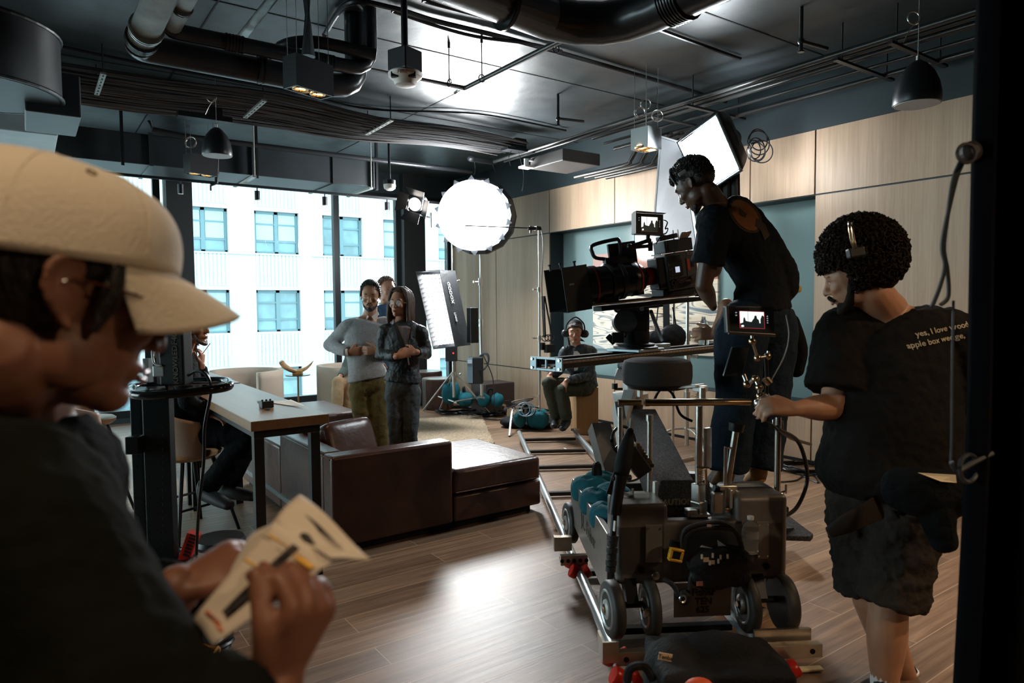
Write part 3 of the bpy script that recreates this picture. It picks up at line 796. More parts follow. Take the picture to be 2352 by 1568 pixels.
# smoke and fire alarm heads
def detector(px, py, zb, r, label, big):
    c = onz(px, py, zb); t = thing('smoke_detector', label, 'detector', c)
    if big:
        M().lathe([(r*.35, 0), (r*.6, .006), (r*.72, .035), (r*.98, .055), (r, .075), (r*.9, .085)], c, n=36).build('dome', mat('detector_cream', (.72, .66, .60), .5), t, smooth=True)
        v = M()
        for s in (-1, 1): v.box(c + CRT*s*r*.5 + V((0, 0, .045)) + CBK*r*.62, (.045, .03, .028), CR)
        v.build('vent_window', BLKP, t)
        text('FIRE', .034, c + CBK*r*1.02 + V((0, 0, .050)), CRT, V((0, 0, 1)), .002, mat('faded_red', (.35, .16, .12), .5), t)
        M().box(c + V((0, 0, .15)), (.15, .15, .13), Matrix.Rotation(R(20), 3, 'Z')).build('junction_box', BLK, t, bevel=.006)
        M().cyl(c + V((0, 0, .2)), V((c.x, c.y, ZC)), .021, n=14).build('drop_pole', BLK, t, smooth=True)
    else:
        M().lathe([(r*.5, 0), (r*.9, .02), (r, .05), (r, .07)], c, n=28).build('dome', MATS['detector_cream'], t, smooth=True)
        M().lathe([(r*1.0, .07), (r*1.02, .12), (r*.3, .14)], c, n=28).build('collar', BLK, t, smooth=True)
        M().cyl(c + V((0, 0, .12)), V((c.x, c.y, ZC)), .016, n=12).lathe([(.03, 0), (.08, .02), (.08, .03)], V((c.x, c.y, ZC - .03)), n=20).build('drop_pole', BLK, t, smooth=True)
detector(931, 198, 2.92, .105, 'cream fire alarm head with printed lettering under a thick black pole', True)
detector(895, 437, 2.98, .075, 'small white smoke detector on a thin pole before the windows', False)

# lighting track with little spots in front of the glass
Yt = 8.45; zr = ony(650, 434, Yt).z
TR = tag(M().bb((-.6, Yt - .015, zr - .015), (ony(1075, 466, Yt).x, Yt + .015, zr + .015)).build('light_track', BLK), 'thin black lighting track running across in front of the windows', 'track')
names = ['leftmost, in front of the dark column', 'second from the left', 'third from the left, left of the mullion', 'fourth from the left, right of the mullion']
for (px, py), nm in zip(((415, 440), (591, 447), (746, 462), (889, 473)), names):
    c = ony(px, py, Yt); c.z = zr - .1
    t = thing('track_spotlight', 'small black cylinder spotlight on the track, ' + nm, 'lamp', c - V((0, 0, .07)))
    M().cyl(c + V((0, 0, .05)), c - V((0, 0, .055)), .031, n=16).build('barrel', BLK, t, smooth=True)
    M().cyl(c + V((0, 0, .05)), c + V((0, 0, .085)), .008, n=8).build('stem', BLK, t)
    M().cyl(c - V((0, 0, .054)), c - V((0, 0, .058)), .026, n=16).build('lens', WHITE, t)
def brk(pa, pb, zz, label):
    a, b = onz(*pa, zz), onz(*pb, zz)
    tag(M().beam(a, b, .045, .025).cyl(b, V((b.x, b.y, ZC)), .007, n=8).build('channel_bracket', mat('zinc_channel', (.45, .46, .42), .4, .7)), label, 'bracket')
brk((553, 424), (585, 404), 3.02, 'short zinc channel bracket under the rectangular duct, left one')
brk((811, 445), (853, 432), 3.02, 'short zinc channel bracket under the rectangular duct, at its right end')
sp1 = at(497, 420, 7.6)
tag(M().cyl(V((sp1.x + .02, sp1.y, ZC)), sp1 + V((.02, 0, .1)), .012).cyl(sp1 + V((.02, 0, .35)), sp1, .02).cyl(sp1, sp1 + V((-.06, 0, -.03)), .016).cyl(sp1 + V((-.06, 0, -.03)), sp1 + V((-.06, 0, -.09)), .01).build('sprinkler_drop', PIPE), 'steel sprinkler head drop below the bell pendant', 'sprinkler')
# unseen lamps added behind the camera for warm light on the foreground
for i, (x, y) in enumerate(((3.4, -.6), (4.9, .3), (1.6, -1.6), (-.35, .25))):
    c = V((x, y, 3.0))
    t = thing('twin_downlight', ['black twin downlight above the unseen right rear of the room', 'black twin downlight nearest the right wall behind the camera', 'black twin downlight far behind the camera', 'black twin downlight over the person in the cream cap'][i], 'lamp', c)
    M().box(c + V((0, 0, .1)), (.3, .13, .2)).build('housing', BLK, t); M().cyl(c, c - V((0, 0, .004)), .05).build('bulb', LAMPW, t)
    k = M().cyl(c + V((0, 0, .2)), V((c.x, c.y, ZC)), .003, n=6).build('suspension_wire', STEEL, t)
    light('SPOT', 'downlight_beam', c - V((0, 0, .02)), (x - .2, y + (1.4 if i < 3 else .5), 0), (110 if i < 3 else 34), (1, .72, .45), .06, spot=110, blend=.8)
# ------------------------------------------------------------------ sofa, tables, stools, chairs, rug
def cushion(c, size, rot=None, m=None, name='cushion', parent=None, puff=.25, crease=True):
    """soft box: superellipsoid"""
    c = V(c); a, b, h = [k/2 for k in size]; mm = M()
    def f(u, v):
        th = (u-.5)*2*PI; ph = (v-.5)*PI
        e1, e2 = .32, .5
        def cs(x, e): s = math.cos(x); return math.copysign(abs(s)**e, s)
        def sn(x, e): s = math.sin(x); return math.copysign(abs(s)**e, s)
        p = V((a*cs(ph, e2)*cs(th, e1), b*cs(ph, e2)*sn(th, e1), h*sn(ph, e2)))
        if rot is not None: p = rot @ p
        return c + p
    mm.grid(f, 48, 20)
    return mm.build(name, m, parent, smooth=True, auto=80)
sx0, sy0 = 1.51, 4.08
SF = thing('sectional_sofa', 'brown leather sectional sofa with its back to the camera and an open chaise end', 'sofa', (sx0 + .8, sy0 + .5, 0))
M().bb((sx0, sy0, .05), (2.38, sy0 + .16, .63)).build('backrest', LEATHER, SF, bevel=.022, seg=4, smooth=True)
M().bb((sx0, sy0 + .16, .05), (sx0 + .14, 5.15, .63)).build('armrest', LEATHER, SF, bevel=.022, seg=4, smooth=True)
M().bb((sx0, 5.16, .05), (sx0 + .14, 6.3, .52)).build('side_panel', LEATHER, SF, bevel=.02, seg=3, smooth=True)
M().bb((2.385, sy0, .05), (3.15, 5.0, .235)).build('chaise_base', LEATHER, SF, bevel=.02, seg=3, smooth=True)
M().bb((2.385, sy0, .24), (3.15, 5.0, .42)).build('chaise_cushion', LEATHER, SF, bevel=.035, seg=4, smooth=True)
M().bb((sx0 + .14, sy0 + .16, .05), (2.38, 5.0, .24)).bb((sx0 + .14, 5.0, .05), (2.3, 6.3, .24)).build('seat_base', LEATHER, SF)
M().bb((sx0 + .145, sy0 + .165, .245), (2.375, 5.0, .43)).build('seat_cushion', LEATHER, SF, bevel=.04, seg=4, smooth=True)
M().bb((sx0 + .145, 5.01, .245), (2.28, 6.3, .43)).build('seat_cushion', LEATHER, SF, bevel=.04, seg=4, smooth=True)
pp = M(); 
for a, b in (((sx0+.02, sy0-.002, .612), (2.36, sy0-.002, .612)), ((sx0-.002, sy0+.02, .612), (sx0-.002, 5.13, .612)), ((2.40, sy0-.002, .262), (3.13, sy0-.002, .262))): pp.cyl(a, b, .0045, n=6)
pp.build('piping', LEATHER, SF)
M().bb((sx0 - .006, sy0 + .05, .13), (sx0 + .01, 6.3, .165)).build('metal_strip', mat('blue_steel_strip', (.25, .32, .34), .3, .8), SF)
M().bb((sx0 + .05, sy0 + .05, 0), (3.08, 4.95, .05)).bb((sx0 + .05, 4.95, 0), (2.25, 6.25, .05)).build('plinth', BLKM, SF)
rot = Matrix.Rotation(R(20), 3, 'Z') @ Matrix.Rotation(R(70), 3, 'X')
cushion((sx0 + .40, sy0 + .72, .56), (.46, .34, .17), rot, LEATHER, 'sofa_cushion'); c_ = bpy.data.objects['sofa_cushion']
tag(c_, 'dark brown leather cushion leaning near the corner of the sectional sofa', 'cushion')
rot = Matrix.Rotation(R(78), 3, 'Z') @ Matrix.Rotation(R(70), 3, 'X')
tag(cushion((sx0 + .26, sy0 + 1.10, .56), (.44, .32, .16), rot, LEATHER, 'sofa_cushion'), 'second leather cushion resting against the left arm, behind the corner one', 'cushion')
OT = thing('ottoman', 'wide brown leather ottoman with a sunlit top behind the sofa', 'ottoman', (2.2, 7.5, 0))
M().bb((1.5, 6.95, .05), (2.9, 8.0, .26)).build('base', LEATHER, OT, bevel=.02, seg=3, smooth=True)
M().bb((1.5, 6.95, .265), (2.9, 8.0, .44)).build('cushion', LEATHER, OT, bevel=.04, seg=4, smooth=True)
M().bb((1.56, 7.0, 0), (2.84, 7.94, .05)).build('plinth', BLKM, OT)

# bar table
TB = thing('bar_table', 'long narrow wooden bar table on black square legs behind the sofa', 'table', (1.18, 4.8, 0))
tx0, tx1, ty0, ty1 = .965, 1.40, 3.80, 5.78
M().bb((tx0, ty0, .895), (tx1, ty1, .95)).build('table_top', TABLEWOOD, TB, bevel=.003)
for x in (tx0 + .03, tx1 - .09):
    for y in (ty0 + .06, ty1 - .12):
        M().bb((x, y, 0), (x + .055, y + .055, .845)).build('leg', BLK, TB, bevel=.003)
fr = M()
for y in (ty0 + .06, ty1 - .12): fr.bb((tx0 + .03, y, .845), (tx1 - .035, y + .055, .895))
for x in (tx0 + .03, tx1 - .09): fr.bb((x, ty0 + .115, .85), (x + .055, ty1 - .12, .893))
fr.build('frame', BLK, TB)
TB2 = thing('bar_table', 'second bar table pushed end to end beyond the long one', 'table', (1.18, 6.4, 0))
M().bb((tx0, ty1 + .01, .897), (tx1, 7.3, .955)).build('table_top', TABLEWOOD, TB2, bevel=.003)
for x in (tx0 + .03, tx1 - .09):
    for y in (ty1 + .08, 7.18): M().bb((x, y, 0), (x + .055, y + .055, .897)).build('leg', BLK, TB2)
# things on the table
pz = .951
a = onz(612, 936, pz)
bx = thing('timecode_box', 'small black device box lying on the near end of the bar table', 'device', a)
r18 = Matrix.Rotation(R(8), 3, 'Z')
M().box(a + V((0, 0, .021)), (.075, .05, .042), r18).build('body', BLKP, bx, bevel=.004)
k = M()
for i in range(3): k.cyl(a + r18 @ V((-.025 + i*.025, 0, .042)), a + r18 @ V((-.025 + i*.025, 0, .052)), .006, n=10)
k.build('knob', BLKP, bx)
def sheet(label, cs, curl, name='paper_sheet', m=None, n=14):
    c0, c1, c2, c3 = [onz(*p, pz + .002) for p in cs]
    def f(u, v):
        p = c0.lerp(c1, u).lerp(c3.lerp(c2, u), v); p.z = pz + .003 + curl*max(0, (u-.55)/.45)**2; return p
    return tag(M().grid(f, n, n).build(name, m or mat('white_paper', (.78, .78, .75), .6), solid=.0008, smooth=True), label, 'paper')
sheet('white paper sheet with a lifted edge on the near end of the bar table', [(618, 924), (702, 938), (664, 921), (596, 921)][0:1] + [(703, 937), (668, 922), (600, 920)], .012)
sheet('thin dark folder lying under the device box', [(590, 920), (610, 941), (622, 941), (604, 920)], .0, 'folder', mat('dark_folder', (.05, .05, .05), .4))

# bar stools with a bent shell back
def stool(name, label, loc, rz):
    t = thing(name, label, 'stool', loc, 0, 'bar stools')
    c = V(loc); rt = Matrix.Rotation(R(rz), 3, 'Z')
    P = lambda x, y, z: c + rt @ V((x, y, z))        # +x = front
    SH = mat('tan_shell', (.50, .36, .28), .4)
    def f(u, v):
        a = (u-.5)*R(170); h = v
        rad = .215 + .01*h
        ztop = .90 - .10*abs(u-.5)*2
        return P(-rad*math.cos(a)*1.0 + .02 - .05*h, rad*math.sin(a)*1.02, .56 + (ztop-.56)*h)
    M().grid(f, 24, 10).build('shell_back', SH, t, solid=.018, smooth=True)
    M().lathe([(.0, .0), (.18, .0), (.215, .025), (.22, .05), (.20, .065), (0, .07)], P(.0, 0, .53), n=32).build('seat', STOOLWOOD, t, smooth=True)
    for sx, sy in ((1, 1), (1, -1), (-1, 1), (-1, -1)):
        M().cyl(P(sx*.11, sy*.11, .54), P(sx*.225, sy*.225, 0.0), .016, .011, 12).build('leg', BLK, t, smooth=True)
    q = .54; k = M(); r_ = .175
    cs = [P(.182, .182, .22), P(.182, -.182, .22), P(-.182, -.182, .22), P(-.182, .182, .22)]
    for i in range(4): k.cyl(cs[i], cs[(i+1) % 4], .009, n=8)
    k.build('foot_rest', BLK, t)
    return t
s1_ = stool('bar_stool', 'tan shell bar stool the curly haired man sits on', (.88, 5.14, 0), 22)
s2_ = stool('bar_stool', 'tan shell bar stool standing empty behind the seated curly haired man', (.32, 6.05, 0), 35)
s3_ = stool('bar_stool', 'tan shell bar stool farthest toward the windows, half hidden behind the others', (.42, 7.15, 0), -20)

# tub armchairs and side table by the window
def armchair(label, loc, rz, seatm, backm):
    t = thing('tub_armchair', label, 'armchair', loc, 0, 'tub armchairs'); c = V(loc); rt = Matrix.Rotation(R(rz), 3, 'Z')
    P = lambda x, y, z: c + rt @ V((x, y, z))
    def ob(u, v):
        a = (u-.5)*R(230); rr = .42
        return P(-rr*math.cos(a), rr*1.0*math.sin(a), .08 + .68*v)
    M().grid(ob, 36, 8).build('barrel_back', backm, t, solid=.075, smooth=True)
    M().prism([P(x, y, .30) for x, y in ((-.25, -.33), (.40, -.33), (.40, .33), (-.25, .33))], V((0, 0, .15))).build('seat_cushion', seatm, t, bevel=.04, seg=4, smooth=True)
    M().prism([P(x, y, .08) for x, y in ((-.25, -.33), (.38, -.33), (.38, .33), (-.25, .33))], V((0, 0, .21))).build('base', backm, t, bevel=.01)
    for x, y in ((-.25, -.25), (.3, -.25), (.3, .25), (-.25, .25)): M().cyl(P(x, y, 0), P(x, y, .08), .02, n=10).build('foot', BLK, t)
    return t
LINEN = mat('cream_linen', (.50, .42, .34), .8, bump=('noise', 150, .3))
RED = mat('rust_leather', (.28, .075, .045), .5, bump=('noise', 40, .1))
armchair('cream barrel armchair with rust seat by the window, empty, beyond the bar table', (2.25, 9.05, 0), -150, RED, LINEN)
armchair('cream barrel armchair holding the seated person in khaki trousers', (3.62, 8.95, 0), 20, LINEN, LINEN)
sp = ony(684, 860, 9.3)
ST = thing('side_table', 'small round brass side table holding the horn sculpture by the window', 'table', (sp.x, 9.3, 0))
zt = sp.z
M().cyl((sp.x, 9.3, zt - .012), (sp.x, 9.3, zt), .165, n=40).build('table_top', mat('dark_glass_top', (.05, .06, .06), .12), ST)
M().cyl((sp.x, 9.3, .015), (sp.x, 9.3, zt - .012), .013, n=12).build('stem', BRASS, ST, smooth=True)
M().lathe([(.14, 0), (.14, .01), (.02, .018)], (sp.x, 9.3, 0), n=32).build('foot_plate', BRASS, ST, smooth=True)
HS = thing('horn_sculpture', 'curved horn on a small brass block, standing on the side table', 'sculpture', (sp.x, 9.3, zt))
M().box((sp.x, 9.3, zt + .028), (.13, .07, .055), Matrix.Rotation(R(-30), 3, 'Z')).build('base', mat('gold_block', (.65, .38, .12), .3, .8), HS, bevel=.004)
hp = []
for (px, py) in ((645, 829), (653, 840), (668, 849), (685, 852), (700, 847), (712, 838), (720, 828)): hp.append(ony(px, py, 9.3))
M().tube(hp, [.034, .036, .034, .030, .023, .014, .003], 14, 5).build('horn', mat('polished_horn', (.42, .25, .12), .25, var=(9, .5)), HS, smooth=True)
# tree-stump side tables at the corner
def stump(label, px, py, r, h):
    c = onz(px, py, 0); t = thing('stump_table', label, 'table', c, group='stump side tables')
    M().lathe([(r*.97, 0), (r, .03), (r*1.0, h*.5), (r*1.02, h - .02), (r*1.0, h)], c, n=14).build('trunk', mat('dark_bark', (.045, .022, .014), .45, bump=('noise', 18, .5), var=(7, .4)), t)
    M().cyl(c + V((0, 0, h)), c + V((0, 0, h + .008)), r*.98, n=14).build('table_top', mat('pale_stump_top', (.40, .36, .32), .25), t)
stump('dark stump side table with a pale top, front one behind the panel light stand', 1006, 938, .235, .46)
stump('dark stump side table with a pale top, rear one nearest the window', 982, 927, .235, .52)
# rug
RG = mat('woven_jute_rug', (.46, .36, .25), .95, bump=('voronoi', 70, 1.0), var=(40, .25))
def rg(u, v):
    p = V((2.25, 5.35, 0)).lerp(V((4.22, 5.35+.95, 0)), u) if False else None
a0 = V((2.35, 6.35, 0)); a1 = V((4.25, 6.35, 0)); a2 = V((5.25, 8.2, 0)); a3 = V((3.2, 8.5, 0))
o = M().grid(lambda u, v: a0.lerp(a1, u).lerp(a3.lerp(a2, u), v) + V((rnd.uniform(-.006, .006), rnd.uniform(-.006, .006), .012 + rnd.uniform(-.003, .004))), 60, 60).build('woven_rug', RG, solid=.012, smooth=True)
tag(o, 'cream woven jute rug lying on the floor behind the chaise', 'rug')
# ------------------------------------------------------------------ film lights on their stands
LIT_R = lamp_mat('lit_round_diffuser', (.95, .985, 1), 85)
LIT_S = lamp_mat('lit_softbox_diffuser', (.88, .96, 1), 90)
LIT_P = lamp_mat('lit_panel', (.97, .98, 1), 16)
FAB = mat('black_softbox_fabric', (.015, .017, .020), .45, bump=('noise', 20, .2))
# --- round softbox
RC = at(1086, 495, 9.0)
RS = thing('round_softbox', 'big glowing round softbox on a tall stand in the back corner', 'film light', onf(1107, 9.45))
n_ = cdir(-.12, -.10, 1.0)
sd_, up_, _ = frame_of(n_)
rr = .452
M().lathe([(rr, -.02), (rr*1.0, .06), (rr*.93, .16), (rr*.75, .25), (rr*.45, .31), (0, .335)], RC, n_, 48).build('diffuser', LIT_R, RS, smooth=True)
M().lathe([(rr*1.02, .0), (rr*1.12, -.10), (rr*1.12, -.26), (rr*.85, -.42), (rr*.3, -.52), (.0, -.53)], RC + V((.04, -.02, .0)), n_, 14, cap=False).build('shell', FAB, RS, solid=.006)
tr = M()
for i in range(14):
    a = 2*PI*i/14 + .2; q = RC + (sd_*math.cos(a) + up_*math.sin(a))*rr*1.0; o_ = (sd_*math.cos(a) + up_*math.sin(a)); tg = (-sd_*math.sin(a) + up_*math.cos(a))
    tr.prism([q - tg*.055 + n_*.01, q + tg*.055 + n_*.01, q + o_*.075 - n_*.02], n_*-.006)
stuff(tr.build('rim_flap', FAB, RS))
M().cyl(RC - n_*.5, RC - n_*.75, .09, n=20).build('lamp_head', BLKP, RS, smooth=True)
bs = onf(1107, 9.45)
pole_b = V((bs.x, bs.y, .32)); ptop = V((bs.x, bs.y, RC.z - .1))
M().cyl(pole_b, V((bs.x, bs.y, 1.35)), .024, n=14).cyl(V((bs.x, bs.y, 1.3)), V((bs.x, bs.y, 1.9)), .019, n=14).cyl(V((bs.x, bs.y, 1.88)), ptop, .015, n=14).cyl(ptop, RC - n_*.6, .014, n=10).build('pole', STEEL, RS, smooth=True)
k = M()
for z in (1.32, 1.88, .72): k.cyl(V((bs.x, bs.y, z - .05)), V((bs.x, bs.y, z + .05)), .032, n=14).cyl(V((bs.x, bs.y, z)), V((bs.x, bs.y, z)) - CRT*.09, .007, n=8).box(V((bs.x, bs.y, z)) - CRT*.09, (.02, .03, .03))
k.build('clamp_collar', STEEL, RS)
def roller_leg(parent, c, end, z0=.30, z1=.13, castor=True, m=STEEL):
    c = V(c); e = V(end); M().beam(V((c.x, c.y, z0)), V((e.x, e.y, z1)), .028, .028).build('leg', m, parent)
    if castor:
        w_ = V((e.x, e.y, .055)); M().cyl(V((e.x, e.y, z1)), V((e.x, e.y, .09)), .016, n=10).box(V((e.x, e.y, .095)), (.05, .05, .03)).build('castor_fork', STEEL, parent)
        M().cyl(w_ - CRT*.016 + CBK*0, w_ + CRT*.016, .055, n=24).build('wheel', RUBBER, parent, smooth=True)
roller_leg(RS, bs, onz(1015, 939, 0)); roller_leg(RS, bs, onz(1160, 952, 0)); roller_leg(RS, bs, bs + V((.45, .5, 0)))
BAL = thing('lamp_ballast', 'black ballast box with a grey front panel hanging on the round softbox stand', 'ballast', V((bs.x - .12, bs.y, .72)))
q = at(1093, 850, (bs - CAM).dot(-CBK) - .15)
M().box(q, (.20, .16, .36), Matrix.Rotation(R(-35), 3, 'Z')).build('case', BLKP, BAL, bevel=.012)
M().box(q + V((-.0, 0, 0)) - CRT*.075 + CBK*.085, (.075, .012, .34), Matrix.Rotation(R(-35), 3, 'Z')).build('front_panel', mat('ballast_blue_grey', (.16, .24, .30), .4), BAL, bevel=.004)
M().box(q - CRT*.075 + CBK*.095 + V((0, 0, .12)), (.06, .006, .05), Matrix.Rotation(R(-35), 3, 'Z')).build('display', mat('pale_display', (.5, .6, .65), .3), BAL)
kk = M()
for j in range(5): kk.ring(q + CRT*.10 + V((0, 0, .12)) + CBK*.06 + V((rnd.uniform(-.01, .01),)*3), cdir(-.7, .3, .6), .12*rnd.uniform(.85, 1.05), .007, 28, 6)
tag(kk.build('hung_cable_coil', BLK), 'black cable coil hung over the ballast on the round softbox stand', 'cable')

def floor_cable(label, pts, r=.007, m=BLK, group=None, name='floor_cable'):
    return tag(M().tube([V((p[0], p[1], r + (p[2] if len(p) > 2 else 0))) for p in pts], r, 6, 6).build(name, m, smooth=True), label, 'cable', group)
def coil(label, c, r0, n=5, r=.007, m=BLK, h=.05, ell_=1.0, group='cable coils'):
    pts = []
    for i in range(n*14+1):
        a = 2*PI*i/14; rr_ = r0*(1 + .10*math.sin(i*1.7) - .02*(i // 14))
        pts.append(V((c[0] + rr_*math.cos(a), c[1] + rr_*math.sin(a)*ell_, c[2] + r + h*i/(n*14) + .004*math.sin(i*2.3))))
    return tag(M().tube(pts, r, 5, 2).build('cable_coil', m, smooth=True), label, 'cable', group)
def bag(name, label, c, size, rz, m=CLOTH_T, strap=True, hang=False):
    """a saddle-type sandbag: two fat lobes with a strap handle"""
    t = thing(name, label, 'sandbag', V(c)); c = V(c); rt = Matrix.Rotation(R(rz), 3, 'Z'); L_, W, H = size
    b = M()
    for s in (-1, 1):
        def f(u, v, s=s):
            th = u*2*PI; ph = (v-.5)*PI; e = .78
            cs = lambda x: math.copysign(abs(math.cos(x))**e, math.cos(x)); sn = lambda x: math.copysign(abs(math.sin(x))**e, math.sin(x))
            return c + rt @ V((s*L_*.26 + L_*.25*cs(ph)*cs(th), W/2*cs(ph)*sn(th), H/2 + H/2*sn(ph)*(1 - .15*abs(cs(th)))))
        b.grid(f, 28, 14)
    b.build('body', m, t, smooth=True, auto=80, disp=[('CLOUDS', .06, .018)])
    if strap: M().tube([c + rt @ V((-L_*.12, 0, H*.9)), c + rt @ V((-L_*.07, 0, H*1.25)), c + rt @ V((L_*.07, 0, H*1.25)), c + rt @ V((L_*.12, 0, H*.9))], .016, 6, 5).build('handle', BLKM, t)
    return t
b1 = bs.lerp(onz(1015, 939, 0), .42); b2 = bs.lerp(onz(1160, 952, 0), .38)
bag('sandbag', 'teal sandbag draped over the left leg of the round softbox stand', (b1.x, b1.y, .13), (.42, .22, .20), 70)
bag('sandbag', 'teal sandbag draped over the right leg of the round softbox stand', (b2.x, b2.y, .14), (.36, .22, .20), -35)
cq = onz(1050, 945, 0); coil('wide black cable coil on the floor under the left leg of the round softbox stand', cq, .30, 5, .009)
cq = onz(1128, 946, 0); coil('black cable coil left of the castor by the rug corner', onz(1128, 953, 0), .17, 6, .009)
coil('black cable coil lying behind the round softbox stand', onf(1095, 9.9), .26, 4, .008)
floor_cable('black cable snaking on the floor between the castor and the small sandbag', [onz(1110, 962, 0), onz(1150, 965, 0), onz(1190, 952, 0), onz(1170, 975, 0), onz(1200, 985, 0)])
floor_cable('black cable running along the base of the wood wall', [onz(1175, 937, 0), onz(1230, 953, 0), onz(1300, 970, 0), onz(1390, 980, 0), onz(1420, 988, 0)])
floor_cable('black cable dropping from the round softbox stand', [bs + V((0, -.02, .9)), bs + V((.12, -.1, .55)), bs + V((.1, -.15, .15)), onz(1140, 940, 0)])

# --- egg-crate panel light
PS = thing('panel_light', 'tall glowing egg-crate panel light tilted on a steel stand behind the couple', 'film light', onf(1043, 9.45))
dP = 8.75
tl, tr_, bl_, br_ = at(970, 631, dP + .20), at(1020, 629, dP - .0), at(1007, 792, dP + .12), at(1053, 787, dP - .08)
nP = -(tr_ - tl).cross(bl_ - tl).normalized()
if nP.dot(CBK) < 0: nP = -nP
M().prism([tl, tr_, br_, bl_], nP*-.02).build('lit_face', LIT_P, PS)
sk = M()
def hollow(q, f, m_, w=.02):
    pass
out = [(a + (a - (tl+tr_+bl_+br_)/4).normalized()*.05) for a in (tl, tr_, br_, bl_)]
for i in range(4):
    a, b = out[i], out[(i+1) % 4]
    sk.prism([a + nP*.10, b + nP*.10, b - nP*.14, a - nP*.14], ((tl+br_)/2 - (a+b)/2).normalized()*.008)
sk.prism([p - nP*.14 for p in out], nP*-.08)
sk.build('fabric_skirt', FAB, PS)
eg = M(); nx, ny = 6, 16
for i in range(1, nx):
    a, b = tl.lerp(tr_, i/nx), bl_.lerp(br_, i/nx); eg.prism([a + nP*.01, b + nP*.01, b + nP*.06, a + nP*.06], (tr_-tl).normalized()*.003)
for i in range(0, ny+1):
    a, b = tl.lerp(bl_, i/ny), tr_.lerp(br_, i/ny); eg.prism([a + nP*.01, b + nP*.01, b + nP*.06, a + nP*.06], (bl_-tl).normalized()*.003)
stuff(eg.build('egg_crate', mat('crate_fabric', (.35, .36, .37), .7), PS))
rgt = (tr_-tl).normalized(); dwn = (bl_-tl).normalized()
sidec = out[1].lerp(out[2], .30) - nP*.02 + ((out[1]-out[0]).normalized())*.012
text('GODOX', .075, sidec, dwn, (nP), .002, mat('print_white', (.6, .6, .6), .5), PS, align='CENTER')
text('FS400', .05, out[1].lerp(out[2], .62) - nP*.02 + ((out[1]-out[0]).normalized())*.012, dwn, nP, .002, MATS['print_white'], PS)
pc = onf(1043, 9.45)
M().cyl(V((pc.x, pc.y, .3)), V((pc.x, pc.y, 1.1)), .020, n=12).cyl(V((pc.x, pc.y, 1.05)), V((pc.x, pc.y, 1.9)), .015, n=12).cyl(V((pc.x, pc.y, 1.9)), V((pc.x, pc.y, 2.62)), .011, n=12).build('pole', STEEL, PS, smooth=True)
k = M()
for z in (1.1, 1.9, .62): k.cyl(V((pc.x, pc.y, z - .03)), V((pc.x, pc.y, z + .03)), .03, n=12).cyl(V((pc.x, pc.y, z)), V((pc.x, pc.y, z)) + CRT*.09, .006, n=8).ell(V((pc.x, pc.y, z)) + CRT*.09, .016)
k.build('clamp_collar', STEEL, PS)
for e in (onz(972, 943, 0), pc + V((.55, -.1, 0)), pc + V((.1, .6, 0))):
    M().cyl(V((pc.x, pc.y, .66)), V((e.x, e.y, .01)), .013, n=10).build('leg', STEEL, PS, smooth=True)
    M().cyl(V((pc.x, pc.y, .24)), V((pc.x, pc.y, .5)).lerp(V((e.x, e.y, .01)), .48), .010, n=8).build('leg_brace', STEEL, PS)
q = V((pc.x, pc.y, .93)) + CBK*.06 - CRT*.02
M().box(q, (.16, .09, .26), Matrix.Rotation(R(-35), 3, 'Z')).build('battery_box', BLKP, PS, bevel=.008)
M().box(q + CBK*.05 + CRT*.03 - V((0, 0, .02)), (.02, .004, .02), Matrix.Rotation(R(-35), 3, 'Z')).build('indicator', lamp_mat('red_led', (1, .05, .03), 1.5), PS)
M().cyl((tl+tr_+bl_+br_)/4 - nP*.2, V((pc.x, pc.y, 1.45)), .02, n=10).build('yoke', BLK, PS)
q = bl_.lerp(br_, 1.35) - nP*.15 + V((0, 0, -.02)); M().beam(q + V((0, 0, .45)) - dwn*.0, q, .10, .12).build('driver_box', BLKP, PS, bevel=.01)
bag('sandbag', 'teal sandbag hanging behind the panel light stand', V((pc.x + .1, pc.y + .25, .18)), (.3, .2, .3), 40, strap=False)
# --- small fresnel with barn doors
fc = at(953, 469, 8.3); fn = cdir(-.25, -.35, .9)
FS = thing('fresnel_lamp', 'small lit lamp with black barn doors on a grip arm beside the round softbox', 'film light', fc)
M().lathe([(.085, .0), (.095, -.02), (.10, -.12), (.085, -.2), (.02, -.24)], fc, fn, 28).build('housing', BLK, FS, smooth=True)
M().cyl(fc, fc + fn*.008, .078, n=28).build('lens', lamp_mat('fresnel_glow', (1, .93, .85), 10), FS)
s__, u__, _ = frame_of(fn)
for ang in (20, 110, 200, 290):
    o_ = s__*math.cos(R(ang)) + u__*math.sin(R(ang)); t__ = -s__*math.sin(R(ang)) + u__*math.cos(R(ang))
    a = fc + o_*.10
    M().prism([a - t__*.09, a + t__*.09, a + t__*.12 + o_*.10 + fn*.10, a - t__*.12 + o_*.10 + fn*.10], fn*-.003).build('barn_door', BLK, FS)
g_ = at(990, 500, 8.4)
M().tube([fc - fn*.12 + s__*.11, fc - fn*.14 + s__*.16 - u__*.1, g_], .010, 8, 4).cyl(g_ + V((0, 0, .06)), g_ - V((0, 0, .12)), .016, n=10).cyl(g_, V((pc.x, pc.y, 2.55)), .010, n=8).build('yoke_arm', STEEL, FS)

